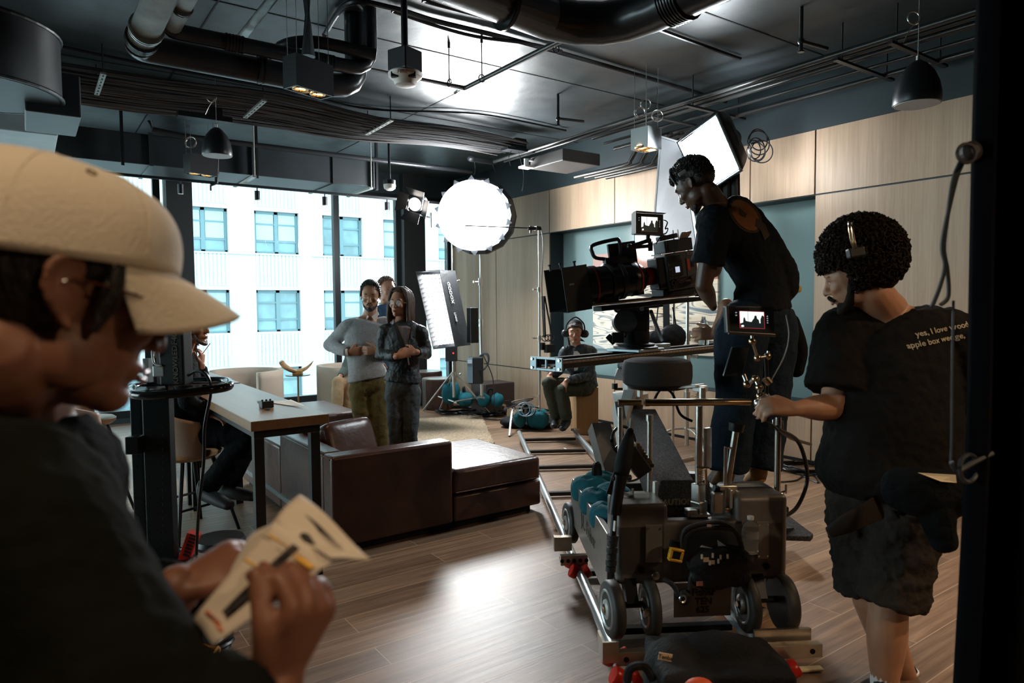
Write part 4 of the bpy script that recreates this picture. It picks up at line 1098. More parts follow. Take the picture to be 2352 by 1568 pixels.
# --- rectangular softbox upper right
nS = cdir(-.50, -.42, .76); P0 = at(1630, 345, 6.2)
def onpl(px, py):
    r = ray(px, py); return CAM + r*((P0 - CAM).dot(nS)/r.dot(nS))
T_, R_, B_, L_ = onpl(1647, 266), onpl(1698, 386), onpl(1617, 440), onpl(1564, 327)
SB = thing('rectangular_softbox', 'bright square softbox tilted down over the camera operator', 'film light', onz(1577, 1045, 0))
cS = (T_+R_+B_+L_)/4
M().prism([T_, R_, B_, L_], nS*-.01).build('diffuser', LIT_S, SB)
rim = [p + (p-cS).normalized()*.03 for p in (T_, R_, B_, L_)]
bk = [cS + (p-cS)*.35 - nS*.42 for p in rim]
s2 = M()
for i in range(4):
    a, b, c, d = rim[i], rim[(i+1) % 4], bk[(i+1) % 4], bk[i]
    mid = (a+b+c+d)/4; on = (mid - (cS - nS*.2)).normalized()
    s2.grid(lambda u, v: a.lerp(b, u).lerp(d.lerp(c, u), v) + on*.09*math.sin(PI*v), 6, 10)
s2.prism(bk, nS*-.02)
s2.build('shell', FAB, SB, smooth=True, solid=.006)
fr_ = M()
for i in range(4): fr_.prism([rim[i], rim[(i+1) % 4], rim[(i+1) % 4] + nS*.05, rim[i] + nS*.05], (cS - (rim[i]+rim[(i+1) % 4])/2).normalized()*.012)
fr_.build('rim_frame', mat('grey_rim', (.12, .15, .17), .5), SB)
text('aputure', .055, rim[0].lerp(rim[1], .5).lerp(bk[0].lerp(bk[1], .5), .28) + (rim[0]-rim[3]).normalized()*.075, (rim[1]-rim[0]), nS, .002, mat('faint_print', (.16, .2, .22), .5), SB)
bc = cS - nS*.45
M().cyl(bc, bc - nS*.30, .10, n=24).cyl(bc - nS*.02, bc - nS*.06, .13, n=24).build('lamp_head', BLKP, SB, smooth=True)
kk = M()
cc_ = at(1742, 330, 6.5)
for j in range(6): kk.ring(cc_ + CRT*rnd.uniform(-.05, .05) + CUP*rnd.uniform(-.08, .05), CBK + CRT*rnd.uniform(-.6, .6), .12*rnd.uniform(.6, 1.15), .006, 26, 5)
kk.build('coiled_lead', BLK, SB, smooth=True)
sb = onz(1577, 1045, 0)
M().cyl(V((sb.x, sb.y, .1)), V((sb.x, sb.y, 1.2)), .022, n=12).cyl(V((sb.x, sb.y, 1.15)), V((sb.x, sb.y, 2.5)), .017, n=12).cyl(V((sb.x, sb.y, 2.5)), bc - nS*.15, .014, n=12).build('pole', STEEL, SB, smooth=True)
k = M()
for z in (1.22, .62, 1.02): k.cyl(V((sb.x, sb.y, z - .04)), V((sb.x, sb.y, z + .04)), .032, n=12).cyl(V((sb.x, sb.y, z)), V((sb.x, sb.y, z)) + CRT*.1, .007, n=8).box(V((sb.x, sb.y, z)) + CRT*.1, (.02, .02, .04))
k.build('clamp_collar', STEEL, SB)
for a in (10, 130, 250):
    e = V((sb.x + .42*math.cos(R(a)), sb.y + .42*math.sin(R(a)), 0)); M().tube([V((sb.x, sb.y, .28)), V((sb.x + .2*math.cos(R(a)), sb.y + .2*math.sin(R(a)), .24)), V((e.x, e.y, .02))], .012, 8, 4).build('leg', STEEL, SB, smooth=True)
# black net skirt under it
nt_ = M(); a_, b_ = at(1646, 425, 6.3), at(1700, 395, 6.3); a2_, b2_ = at(1646, 560, 6.3), at(1702, 560, 6.3)
nt_.grid(lambda u, v: a_.lerp(b_, u).lerp(a2_.lerp(b2_, u), v) + CBK*.012*math.sin(u*18), 14, 10)
tag(nt_.build('fabric_skirt_flag', FAB, solid=.006, smooth=True), 'black fabric skirt hanging below the square softbox behind the operator', 'flag')
# grey flat panel beside it
gp_ = [at(1517, 316, 6.9), at(1562, 330, 6.6), at(1600, 575, 6.3), at(1500, 540, 6.9)]
FP = thing('grey_flag_panel', 'tall grey flat panel standing between the cabinet box lamp and the operator', 'panel', onz(1540, 1080, 0))
dd = (gp_[1]-gp_[0]).cross(gp_[3]-gp_[0]).normalized()
M().prism(gp_, dd*.03).build('board', mat('panel_grey', (.30, .31, .34), .5, var=(5, .1)), FP, bevel=.003)
fq = M()
for i in range(4): fq.beam(gp_[i] + dd*.015, gp_[(i+1) % 4] + dd*.015, .02, .04)
fq.build('edge_frame', mat('panel_edge', (.38, .40, .42), .4), FP)
ft = gp_[2].lerp(gp_[3], .5)
M().cyl(ft, V((ft.x, ft.y, .02)), .014, n=10).beam(V((ft.x - .3, ft.y, .015)), V((ft.x + .3, ft.y, .015)), .03, .03).beam(V((ft.x, ft.y - .3, .015)), V((ft.x, ft.y + .3, .015)), .03, .03).build('support_pole', STEEL, FP)

# --- C-stand with a boom arm right of the round softbox
CS = thing('c_stand', 'slim steel c-stand with a horizontal grip arm, left of the man on the wooden box', 'stand', onz(1240, 988, 0))
cb = onz(1240, 988, 0); dC = (cb - CAM).dot(-CBK)
ctop = at(1243, 527, dC)
M().cyl(V((cb.x, cb.y, .08)), V((cb.x, cb.y, 1.15)), .0175, n=12).cyl(V((cb.x, cb.y, 1.12)), V((cb.x, cb.y, 1.75)), .0135, n=12).cyl(V((cb.x, cb.y, 1.72)), V((cb.x, cb.y, ctop.z)), .010, n=12).build('pole', STEEL, CS, smooth=True)
M().tube([V((cb.x, cb.y, .22)), V((cb.x, cb.y, .20)) + CRT*.28, V((cb.x, cb.y, .18)) + CRT*.36, V((cb.x, cb.y, .0)) + CRT*.44], .014, 8, 4).build('leg', CHROME, CS, smooth=True)
M().tube([V((cb.x, cb.y, .3)), V((cb.x, cb.y, .27)) - CRT*.28, V((cb.x, cb.y, .25)) - CRT*.34 + CBK*.05, onz(1170, 1003, 0) + V((0, 0, .01))], .014, 8, 4).build('leg', CHROME, CS, smooth=True)
M().tube([V((cb.x, cb.y, .16)), V((cb.x, cb.y, .14)) - CBK*.3, V((cb.x, cb.y, .0)) - CBK*.42], .014, 8, 4).build('leg', CHROME, CS, smooth=True)
for z in (1.15, 1.75, .42): M().cyl(V((cb.x, cb.y, z - .03)), V((cb.x, cb.y, z + .03)), .024, n=12).cyl(V((cb.x, cb.y, z)), V((cb.x, cb.y, z)) - CRT*.07, .006, n=8).box(V((cb.x, cb.y, z)) - CRT*.07, (.015, .03, .02)).build('clamp_collar', STEEL, CS)
ar0 = V((cb.x, cb.y, ctop.z)); ar1 = at(1066, 518, 8.45)
M().cyl(ar0 + (ar0-ar1).normalized()*.03, ar1, .008, n=10).build('grip_arm', BLK, CS, smooth=True)
M().cyl(ar0 - CRT*.13, ar0 + CRT*.03, .022, n=12).cyl(ar0 - CRT*.1 - V((0, 0, .06)), ar0 - CRT*.1 + V((0, 0, .03)), .014, n=10).box(ar0 - CRT*.02, (.05, .05, .05)).build('grip_head', BLK, CS)
M().tube([ar0 + CRT*.03, V((cb.x, cb.y, 2.3)) + CRT*.05, V((cb.x, cb.y, 1.8)) + CRT*.035, V((cb.x, cb.y, 1.5)) + CRT*.05], .005, 6, 5).build('lead', BLK, CS)
st = at(1249, 730, dC - .05)
hb = thing('hanging_strap_bundle', 'black strap bundle and clamps hanging on the slim c-stand', 'strap', st)
M().beam(at(1247, 680, dC-.05), at(1251, 775, dC-.05), .045, .015).beam(at(1251, 680, dC-.05), at(1268, 775, dC-.05), .02, .01).build('webbing', BLKM, hb)
kk = M()
for j in range(3): kk.ring(at(1252 + j*7, 776, dC-.06), CBK + CRT*rnd.uniform(-.4, .4), .04, .006, 18, 5)
kk.box(at(1262, 800, dC-.06), (.13, .06, .10)).box(at(1246, 795, dC-.06), (.05, .05, .09)); kk.build('clamp', BLK, hb)
tp_ = M().prism([at(1238, 848, dC-.03), at(1243, 848, dC-.03), at(1244, 868, dC-.03), at(1236, 868, dC-.03)], CBK*.002); tag(tp_.build('tape_tag', WHITE), 'white tape tag hanging on the slim c-stand', 'tape')
tb_ = onz(1207, 990, 0)
bag('sandbag', 'dark teal sandbag hanging on the left leg of the c-stand', V((tb_.x + .05, tb_.y + .05, .03)), (.30, .16, .22), -30)
tb_ = onz(1252, 990, 0)
bag('sandbag', 'bright teal sandbag leaning behind the c-stand pole', V((tb_.x, tb_.y + .1, .02)), (.22, .2, .24), 40, strap=False)
kk = M()
for j in range(3): kk.ring(onz(1200, 992, 0) + V((.05, .05, .27)) + CRT*.03*j, CUP*.4 + CBK, .09*rnd.uniform(.8, 1.1), .006, 24, 5)
tag(kk.build('looped_cable', mat('blue_grey_cable', (.12, .2, .24), .4)), 'grey cable loops lying on the dark teal sandbag', 'cable')
# black bag heap
hb_ = onf(1225, 8.85)
o = M().ell((hb_.x + .1, hb_.y - .1, .05), (.36, .22, .08)).ell((hb_.x - .1, hb_.y + .12, .06), (.30, .22, .09)).build('black_cloth_heap', BLKM, voxel=.02, smo=3, disp=[('CLOUDS', .15, .06)])
tag(o, 'heap of black cloth on the floor behind the c-stand', 'cloth')
# open metal case base pieces near the wall
cp = onf(1165, 9.35)
o = thing('cable_box', 'small cardboard box with tangled cables on the floor by the wood wall', 'box', cp)
M().bb((cp.x, cp.y - .3, 0), (cp.x + .3, cp.y, .16)).build('box_body', mat('cardboard', (.42, .31, .2), .8), o)
M().tube([cp + V((rnd.uniform(-.05, .3), rnd.uniform(-.35, .05), rnd.uniform(.12, .3))) for _ in range(16)], .007, 6, 5).build('tangled_cable', BLK, o, smooth=True)
M().cyl(cp + V((.05, -.42, 0)), cp + V((.05, -.42, .22)), .035, n=14).build('bottle', BLK, o)
# lower dark crate behind
cr = onf(1128, 9.9)
tag(M().box(cr + V((0.1, 0.1, .22)), (.5, .4, .44)).build('dark_crate', mat('crate_brown', (.035, .022, .018), .5), bevel=.01), 'dark brown crate in the corner behind the round softbox stand', 'crate')
# white poly disc leaning
dc = onz(1045, 932, 0)
tag(M().lathe([(.0, 0), (.30, .0), (.32, .03), (.30, .06), (.1, .09), (0, .09)], dc + V((.25, .35, 0)), n=36).build('white_base_disc', WHITE, smooth=True), 'round white base disc on the floor behind the cable coil', 'disc')

# black shoulder bag hung on the softbox stand, and a sandbag on its leg
hb2 = thing('shoulder_bag', 'black shoulder bag hanging by its straps behind the fluid head', 'bag', at(1540, 800, 6.6))
M().ell(at(1545, 775, 6.6), (.16, .10, .13)).ell(at(1505, 782, 6.6), (.12, .09, .10)).build('bag_body', BLKM, hb2, voxel=.012, smo=4, disp=[('CLOUDS', .06, .02)])
M().beam(at(1530, 690, 6.6), at(1531, 770, 6.6), .075, .01).beam(at(1512, 700, 6.6), at(1504, 775, 6.6), .012, .006).beam(at(1545, 705, 6.6), at(1558, 775, 6.6), .012, .006).build('strap', BLKM, hb2)
b4 = sb + V((.30, -.15, 0))
bag('sandbag', 'dark teal sandbag on the softbox stand leg left of the operator', V((b4.x, b4.y, .03)), (.34, .2, .2), 20)
# ------------------------------------------------------------------ camera dolly on its track (a = across, b = along the rails, z = up)
DO = onz(1412, 1480, .14); DO.z = 0
DU = (V((4.55, 6.25, 0)) - V((2.17, 2.34, 0))).normalized(); DV = V((DU.y, -DU.x, 0))
DR = Matrix((DV, DU, V((0, 0, 1)))).transposed()
def D(a, b, z): return DO + DV*a + DU*b + V((0, 0, z))
def dbox(m_, a0, a1, b0, b1, z0, z1): return m_.box(D((a0+a1)/2, (b0+b1)/2, (z0+z1)/2), (abs(a1-a0), abs(b1-b0), abs(z1-z0)), DR)
def Dp(px, py, b):
    """room point seen at a pixel, on the dolly's cross plane b"""
    r = ray(px, py); n = DU; return CAM + r*((D(0, b, 0) - CAM).dot(n)/r.dot(n))
TK = mat('dull_steel_rail', (.50, .53, .54), .30, .85, bump=('noise', 40, .05))
TR_ = thing('dolly_track', 'two steel rails with black sleepers running from the dolly to the wooden box', 'track', D(.31, 2, 0))
for a in (0, .64): M().cyl(D(a, -.05, .105), D(a, 5.0, .105), .024, n=18).build('rail', TK, TR_, smooth=True)
for a in (0, .64):
    k = M().beam(D(a, -.05, .07), D(a, 5.0, .07), .012, .05); k.build('rail_web', TK, TR_)
for b in (.35, 1.05, 1.9, 2.7, 3.6, 4.3, 4.93): M().beam(D(0, b, .03), D(.64, b, .03), .045, .03).build('sleeper', BLK, TR_, bevel=.003)
M().cyl(D(.60, 5.02, .12), D(.70, 5.02, .12), .014, n=10).cyl(D(.64, 4.98, .09), D(.64, 4.98, .15), .010, n=10).build('track_clamp', STEEL, TR_)

DL = thing('camera_dolly', 'grey camera dolly on the rails, carpeted arm sloping up to the camera', 'dolly', D(.31, .5, 0))
G = GREYM
# rear plate with rounded side towers
m_ = M(); dbox(m_, .02, .755, .04, .11, .375, .645); m_.build('rear_plate', G, DL, bevel=.02, seg=3, smooth=True)
m_ = M(); dbox(m_, .02, .24, .04, .26, .40, .72); m_.build('left_tower', G, DL, bevel=.02, seg=3, smooth=True)
m_ = M(); dbox(m_, .535, .765, .04, .30, .39, .745); m_.build('right_tower', G, DL, bevel=.025, seg=4, smooth=True)
for s, (a0, a1) in (('left', (-.0, .03)), ('right', (.725, .755))):
    m_ = M(); m_.prism([D(a0, .16, .26), D(a0, .16, .56), D(a0, 1.12, .56), D(a0, 1.20, .50), D(a0, 1.15, .30)], DV*(a1-a0)); m_.build('side_panel', G, DL, bevel=.004)
m_ = M(); dbox(m_, .03, .70, .10, 1.15, .36, .40); m_.build('deck', CARPET, DL)
m_ = M(); dbox(m_, .02, .70, 1.12, 1.20, .34, .52); m_.build('front_plate', G, DL, bevel=.01)
for (px, py, w, h) in ((1502, 1248, .07, .16), (1752, 1240, .05, .16)):
    q = Dp(px, py, .03); m_ = M().box(q, (w, .008, h), DR); m_.build('cover_plate', mat('pale_cover_plate', (.26, .25, .235), .4, .4), DL)
    k = M()
    for sx in (-1, 1):
        for sz in (-1, 1): p = q + DV*sx*w*.38 + V((0, 0, sz*h*.42)) - DU*.004; k.cyl(p, p - DU*.004, .004, n=8)
    k.build('screw', STEEL, DL)
k = M()
for px, py, r_ in ((1472, 1307, .014), (1760, 1299, .014)): q = Dp(px, py, .038); k.cyl(q, q - DU*.006, r_, n=16)
k.build('hole', BLKM, DL)
q = Dp(1506, 1322, .035); M().lathe([(.018, 0), (.016, .006), (.006, .008)], q, -DU, 20).build('bolt_washer', STEEL, DL, smooth=True)
# tag on top of the towers + warning lettering
q = D(.64, .17, .757); M().box(q, (.12, .05, .001), DR).build('label_plate', mat('faded_label', (.45, .42, .35), .6), DL)
q = D(.14, .17, .737); M().box(q, (.07, .04, .001), DR).build('label_plate', MATS['faded_label'], DL)
text('CAUTION', .038, Dp(1551, 1153, .30) , DV, V((0, 0, 1)), .001, mat('gold_print', (.50, .32, .12), .5), DL)
# wheels
def wheel(a, b, w, r_=.118, zc=.285, steer=0, face=-1):
    c = D(a, b, zc); axd = (DV + DU*steer).normalized()
    w_ = M().lathe([(r_*.60, -w/2), (r_*.93, -w/2), (r_, -w*.32), (r_, w*.32), (r_*.93, w/2), (r_*.60, w/2)], c, axd, 40).build('wheel', mat('grey_tyre', (.040, .038, .036), .55), DL, smooth=True, auto=50)
    f = face*axd
    M().lathe([(0, 0), (r_*.18, 0), (r_*.2, .012), (r_*.34, .006), (r_*.36, -.004), (r_*.60, 0), (r_*.66, .006), (r_*.70, .0)], c + f*(w/2), f, 32, cap=False).build('rim', mat('pale_rim', (.55, .57, .56), .3, .5), w_, smooth=True, auto=50)
    M().cyl(c + f*(w/2 + .0), c + f*(w/2 + .02), .012, n=10).build('hub_nut', BRASS, w_)
for b in (.02, 1.17):
    wheel(-.005, b, .05, face=-1, steer=.10); wheel(.155, b, .045, face=-1)
    wheel(.575, b, .045, face=-1); wheel(.735, b, .055, face=1)
for a in (.075, .63):
    for b in (.02, 1.17): M().cyl(D(a - .09, b, .30), D(a + .09, b, .30), .014, n=10).beam(D(a, b, .30), D(a, b + (.08 if b < .5 else -.06), .44), .05, .07).build('wheel_fork', BLK, DL)
for px in (1487, 1753): q = Dp(px, 1403, -.06); M().cyl(q, q + DU*.07, .012, n=16).lathe([(.018, 0), (.018, .012), (.012, .014)], q, -DU, 20).build('axle_cap', STEEL, DL, smooth=True)
# skate bars and their red wheels
BAR = mat('aged_aluminium', (.50, .44, .36), .35, .85, bump=('noise', 20, .2), var=(6, .3))
def bogie(b, a0, a1, label):
    m_ = M(); dbox(m_, a0, a1, b - .025, b + .01, .130, .185); dbox(m_, a0, a1, b + .01, b + .05, .130, .155)
    o = m_.build('skate_bar', BAR, DL, bevel=.002)
    k = M()
    for i in range(5):
        q = D(a0 + (a1-a0)*(.05 + .225*i), b - .0255, .157); k.cyl(q, q - DU*.002, .011, n=14)
    stuff(k.build('bolt_hole', BLKM, o))
bogie(-.13, -.03, .82, '')
m_ = M(); dbox(m_, -.085, -.02, -.165, -.155, .15, .235); dbox(m_, -.085, -.075, -.155, -.06, .15, .235); m_.build('angle_bar', BAR, DL)
m_ = M(); dbox(m_, .56, .80, -.10, -.085, .175, .225); m_.build('angle_bar', BAR, DL)
bogie(.93, -.10, .05, ''); m_ = M(); dbox(m_, -.12, -.02, 1.02, 1.06, .17, .25); m_.build('angle_bar', BAR, DL)
bogie(.93, .60, .80, '')
REDW = mat('red_polyurethane', (.55, .02, .012), .3)
for (a, b) in ((.0, -.20), (.0, -.05), (.64, -.20), (.64, -.05), (.0, .86), (.0, 1.0), (.64, .86), (.64, 1.0)):
    for s in (-1, 1):
        q = D(a + s*.036, b, .115); axw = (DV*s + V((0, 0, .55))).normalized()
        M().lathe([(.012, -.018), (.033, -.018), (.036, -.012), (.036, .012), (.033, .018), (.012, .018)], q, axw, 24).build('track_wheel', REDW, DL, smooth=True, auto=50)
# sloping carpeted arm from the chassis up to the head
pA = [Dp(1508, 1162, .32), Dp(1626, 1162, .32), Dp(1506, 938, 1.62), Dp(1432, 938, 1.62)]
c0, c1 = (pA[0]+pA[1])/2, (pA[2]+pA[3])/2
wa, wb = (pA[1]-pA[0]).length, (pA[2]-pA[3]).length
M().prism(pA, V((0, 0, -.14))).build('arm_cover', CARPET, DL, bevel=.01)
M().prism([Dp(1503, 1162, .30), Dp(1632, 1162, .30), Dp(1630, 1100, .42), Dp(1515, 1100, .42)], V((0, 0, -.12))).build('arm_box', CARPET, DL, bevel=.01)
M().prism([D(.14, .35, .40), D(.14, .35, .60), D(.14, .62, .66), D(.14, .80, .56), D(.14, .80, .40)], DV*.025).build('arm_side', GREYM, DL)
M().beam(D(.28, 1.12, .40), D(.22, 1.45, .80), .12, .10).build('lift_strut', GREYM, DL)
# rotating head: stacked rings
hc = at(1448, 905, (D(.1, 1.78, 0) - CAM).dot(-CBK)); hd_ = (hc - CAM).dot(-CBK)
def hz(py): return at(1448, py, hd_).z
hx = V((hc.x, hc.y, 0))
M().lathe([(.11, hz(925)), (.12, hz(912)), (.12, hz(902)), (.08, hz(900))], hx, n=36).build('head_ring', LTGREY, DL, smooth=True, auto=40)
M().lathe([(.05, hz(902)), (.05, hz(868)), (.09, hz(866)), (.10, hz(856)), (.10, hz(848)), (.06, hz(846))], hx, n=36).build('head_ring', LTGREY, DL, smooth=True, auto=40)
M().lathe([(.085, hz(846)), (.09, hz(838)), (.085, hz(832)), (.0, hz(831))], hx, n=36).build('head_cap', BLK, DL, smooth=True, auto=40)
M().lathe([(.07, hz(960)), (.09, hz(925))], hx, n=24).build('head_base', BLK, DL)
M().beam(at(1415, 855, hd_-.1), at(1475, 880, hd_-.12), .03, .06).beam(at(1470, 872, hd_-.12), at(1470, 912, hd_-.12), .03, .03).build('head_bracket', LTGREY, DL, bevel=.004)
M().cyl(at(1412, 893, hd_-.13), at(1412, 880, hd_-.13), .02, n=12).cyl(at(1412, 893, hd_-.1), at(1430, 893, hd_-.1), .008, n=8).build('lock_knob', BLK, DL, smooth=True)
M().beam(at(1463, 887, 3.75), at(1492, 888, 3.78), .06, .045).build('yellow_damper', mat('yellow_foam', (.72, .56, .12), .6), DL, bevel=.006)
M().beam(at(1448, 900, 4.1), at(1428, 965, 4.0), .07, .05).build('head_link', LTGREY, DL, bevel=.004)
M().beam(Dp(1418, 932, .95), Dp(1432, 1020, .80), .05, .10).build('column_cheek', LTGREY, DL, bevel=.004)
# seat
sc = at(1509, 852, 3.62)
M().lathe([(0, -.072), (.165, -.072), (.178, -.06), (.183, -.02), (.182, .03), (.172, .055), (.14, .066), (0, .068)], sc, n=48).build('seat_cushion', mat('charcoal_seat', (.030, .028, .028), .8, bump=('noise', 120, .2)), DL, smooth=True)
M().lathe([(0, -.088), (.15, -.088), (.16, -.074), (0, -.074)], sc, n=40).build('seat_pan', BLK, DL)
sp_ = at(1608, 885, 3.45)
M().beam(sc + V((0, 0, -.095)), sp_, .09, .014).beam(sp_, sp_ + V((0, 0, -.03)), .06, .05).build('seat_arm', LTGREY, DL, bevel=.003)
# posts, bars and levers (steel)
def post(name, px, y0, y1, b, r_, m=STEEL, top=None):
    p0, p1 = Dp(px, y1, b), Dp(px, y0, b); p1 = V((p0.x, p0.y, p1.z)) if top is None else Dp(*top, b)
    return M().cyl(p0, p1, r_, n=16).build(name, m, DL, smooth=True), p0, p1
post('post', 1492, 955, 1142, .26, .013)
_, pa, pb = post('post', 1492, 952, 966, .26, .017)
post('post', 1424, 940, 1140, .30, .012, top=(1424, 935))
post('post', 1604, 932, 1190, .12, .0155)
post('post', 1613, 890, 925, .30, .016)
M().cyl(Dp(1420, 924, .24), Dp(1472, 924, .24), .014, n=16).build('push_bar', BRASS, DL, smooth=True)
M().cyl(Dp(1489, 924, .12), Dp(1723, 923, .12), .0155, n=20).cyl(Dp(1480, 924, .12), Dp(1490, 924, .12), .017, n=16).build('push_bar', BRASS, DL, smooth=True)
post('push_post', 1785, 958, 1140, .16, .014)
M().cyl(Dp(1797, 985, .16), Dp(1797, 965, .16), .004, n=8).tube([Dp(1776, 962, .16), Dp(1776, 975, .16), Dp(1783, 985, .16), Dp(1797, 984, .16)], .004, 6, 4).build('hook', CHROME, DL)
M().beam(Dp(1625, 982, .13), Dp(1625, 1075, .13), .02, .035).build('valve_rod_cover', STEEL, DL, bevel=.003)
sp = M()
pts = []
for i in range(90):
    t = i/89; c = Dp(1610, 1072 + 42*t, .11); pts.append(c + DV*.011*math.cos(i*.75) + DU*.011*math.sin(i*.75))
sp.tube(pts, .0018, 5, 1); sp.build('spring', BRASS, DL)
M().cyl(Dp(1600, 1073, .10), Dp(1629, 1074, .10), .004, n=8).cyl(Dp(1621, 1078, .10), Dp(1622, 1112, .10), .006, n=10).build('spring_pin', BRASS, DL)
M().beam(Dp(1604, 1110, .11), Dp(1604, 1150, .11), .045, .045).beam(Dp(1605, 1150, .11), Dp(1605, 1182, .11), .055, .05).box(Dp(1587, 1176, .09), (.045, .05, .03), DR).box(Dp(1605, 1181, .08), (.09, .05, .012), DR).build('valve_block', STEEL, DL, bevel=.004)
M().cyl(Dp(1672, 1108, .13), Dp(1690, 990, .13), .0145, n=16).build('control_lever', STEEL, DL, smooth=True)
M().cyl(Dp(1690, 990, .13), Dp(1693, 972, .13), .030, .034, 20).build('lever_knob', BLK, DL, smooth=True)
M().cyl(Dp(1665, 1115, .12), Dp(1667, 1030, .12), .008, n=10).cyl(Dp(1664, 1027, .12), Dp(1681, 1029, .12), .005, n=8).build('thin_lever', STEEL, DL, smooth=True)
SIL = mat('silver_valve', (.70, .66, .58), .3, .8, var=(30, .15))
vb = M()
for (x0, y0, x1, y1, b) in ((1636, 1130, 1658, 1178, .10), (1660, 1118, 1684, 1175, .12), (1650, 1112, 1690, 1124, .12), (1673, 1122, 1680, 1165, .09)):
    p, q = Dp(x0, y1, b), Dp(x1, y0, b); c = (p+q)/2; vb.box(c, ((q-p).dot(DV), .04, q.z-p.z), DR)
vb.build('valve_block', SIL, DL, bevel=.004)
M().cyl(Dp(1664, 1168, .09), Dp(1694, 1168, .09), .006, n=10).cyl(Dp(1690, 1140, .13), Dp(1708, 1146, .13), .024, n=20).cyl(Dp(1688, 1140, .12), Dp(1694, 1142, .12), .03, n=20).build('valve_fitting', BRASS, DL, smooth=True)
M().cyl(Dp(1639, 1122, .12), Dp(1655, 1128, .12), .018, n=14).build('black_knob', BLK, DL, smooth=True)
M().beam(Dp(1505, 1105, .22), Dp(1505, 1148, .22), .018, .02).build('rack_bar', STEEL, DL, bevel=.002)
for px, py in ((1438, 1148), (1790, 1138)): q = Dp(px, py, .16); M().lathe([(.02, 0), (.02, .01), (.014, .016)], q, n=16).cyl(q + V((0, 0, .01)) + DV*.03, q + V((0, 0, .05)) + DV*.03, .005, n=8).cyl(q + V((0, 0, .01)), q + V((0, 0, .02)) + DV*.03, .006, n=8).build('socket', STEEL, DL, smooth=True)
# steering wheel ring
wc = Dp(1432, 1012, .62); wn = (CBK*.9 + CRT*.5 + V((0, 0, .2))).normalized()
st_ = M().ring(wc, wn, .072, .008, 32, 8); s__, u__, _ = frame_of(wn)
for i in range(3): a = R(90 + 120*i); st_.cyl(wc, wc + (s__*math.cos(a) + u__*math.sin(a))*.07, .007, n=8)
st_.build('steering_wheel', BLK, DL, smooth=True)
# carpeted side boards
bd = [onz(*p, .55) for p in ((1640, 1072), (1706, 1080), (1725, 1118), (1700, 1140), (1640, 1142), (1612, 1110))]
M().prism(bd, V((0, 0, -.035))).build('side_board', CARPET, DL, bevel=.008)
bs_ = [onz(*p, .20) for p in ((1805, 1178), (1868, 1225), (1862, 1232), (1802, 1230), (1740, 1228), (1740, 1190))]
M().prism(bs_, V((0, 0, -.03))).build('side_board', CARPET, DL, bevel=.006)
M().beam(onz(1812, 1215, .19), D(.72, .6, .38), .06, .03).build('board_bracket', BLK, DL)
# standing platform for the operator
cp_ = at(1712, 1110, 3.80); cp_.z = .50
PLT = thing('standing_platform', 'black carpeted platform beside the dolly that the camera operator stands on', 'platform', (cp_.x, cp_.y, 0))
PC = V((cp_.x, cp_.y, 0))
M().box(PC + V((0, 0, .485)), (.28, .46, .03), DR).build('top', CARPET, PLT, bevel=.006)
M().box(PC + V((0, 0, .235)), (.26, .44, .47), DR).build('box_body', mat('black_box', (.02, .02, .02), .7), PLT, bevel=.006)
# plate with lettering under the rear
sgm = M().box(Dp(1613, 1376, .00), (.245, .006, .145), DR); sgm.build('number_plate', mat('dull_plate', (.20, .17, .14), .45, .3), DL)
PRI = mat('engraved_black', (.012, .010, .009), .6)
for s, px, py, sz in (('J.L. Fisher', 1600, 1361, .042), ('TEN', 1616, 1381, .040), ('625', 1614, 1400, .038)):
    text(s, sz, Dp(px, py, -.006), DV, V((0, 0, 1)), .001, PRI, DL, bold=.0006)
q = D(-.002, .62, .42); text('J.L. Fisher', .10, q, -DU, V((0, 0, 1)), .001, mat('faint_engraving', (.12, .11, .10), .5), DL)

# ------------------------------------------------------------------ things lying on and hanging from the dolly
for i, (px, py, b, lb, sz, rz) in enumerate(((1352, 1110, .98, 'teal sandbag on the dolly tray, farthest of three', (.26, .24, .17), 20), (1372, 1150, .72, 'teal sandbag on the dolly tray, middle of three', (.26, .22, .17), 10), (1392, 1185, .48, 'teal sandbag on the dolly tray, nearest of three', (.24, .20, .16), 0))):
    q = D(.115, b, .455)
    bag('sandbag', lb, q, sz, 0 + rz, CLOTH_T, strap=(i == 0))
ARM = thing('folded_monitor_arm', 'black folded accessory arm with ribbed grip on the left corner of the dolly', 'arm', Dp(1412, 1320, .02))
M().limb([Dp(1447, 990, .10), Dp(1438, 1030, .08), Dp(1430, 1070, .06), Dp(1424, 1110, .05), Dp(1418, 1150, .04)], [.016, .032, .036, .026, .016], 14, 5).build('folded_cloth', BLKM, ARM, smooth=True)
M().cyl(Dp(1450, 960, .10), Dp(1447, 1000, .10), .006, n=8).build('rod', STEEL, ARM)
M().cyl(Dp(1424, 1090, .04), Dp(1411, 1180, .03), .030, .026, 16).cyl(Dp(1411, 1180, .03), Dp(1408, 1228, .02), .013, n=12).build('tube', BLK, ARM, smooth=True)
g_ = M()
for i in range(6): a = i/6; g_.cyl(Dp(1408 - 6*a, 1228 + 86*a, .02), Dp(1408 - 6*(a+.13), 1228 + 86*(a+.13), .02), .0235 - .002*(i % 2), n=18)
g_.build('ribbed_grip', RUBBER, ARM, smooth=True, auto=40)
M().beam(Dp(1412, 1196, .0), Dp(1410, 1219, .0), .010, .004).build('white_label', WHITE, ARM)
M().cyl(Dp(1405, 1098, .03), Dp(1448, 1096, .06), .012, n=10).beam(Dp(1400, 1135, .03), Dp(1418, 1085, .03), .008, .03).build('clamp', BLK, ARM)
HL = thing('hand_lamp', 'small black box lamp with a clear edge tilted beside the folded arm', 'lamp', Dp(1462, 1060, .15))
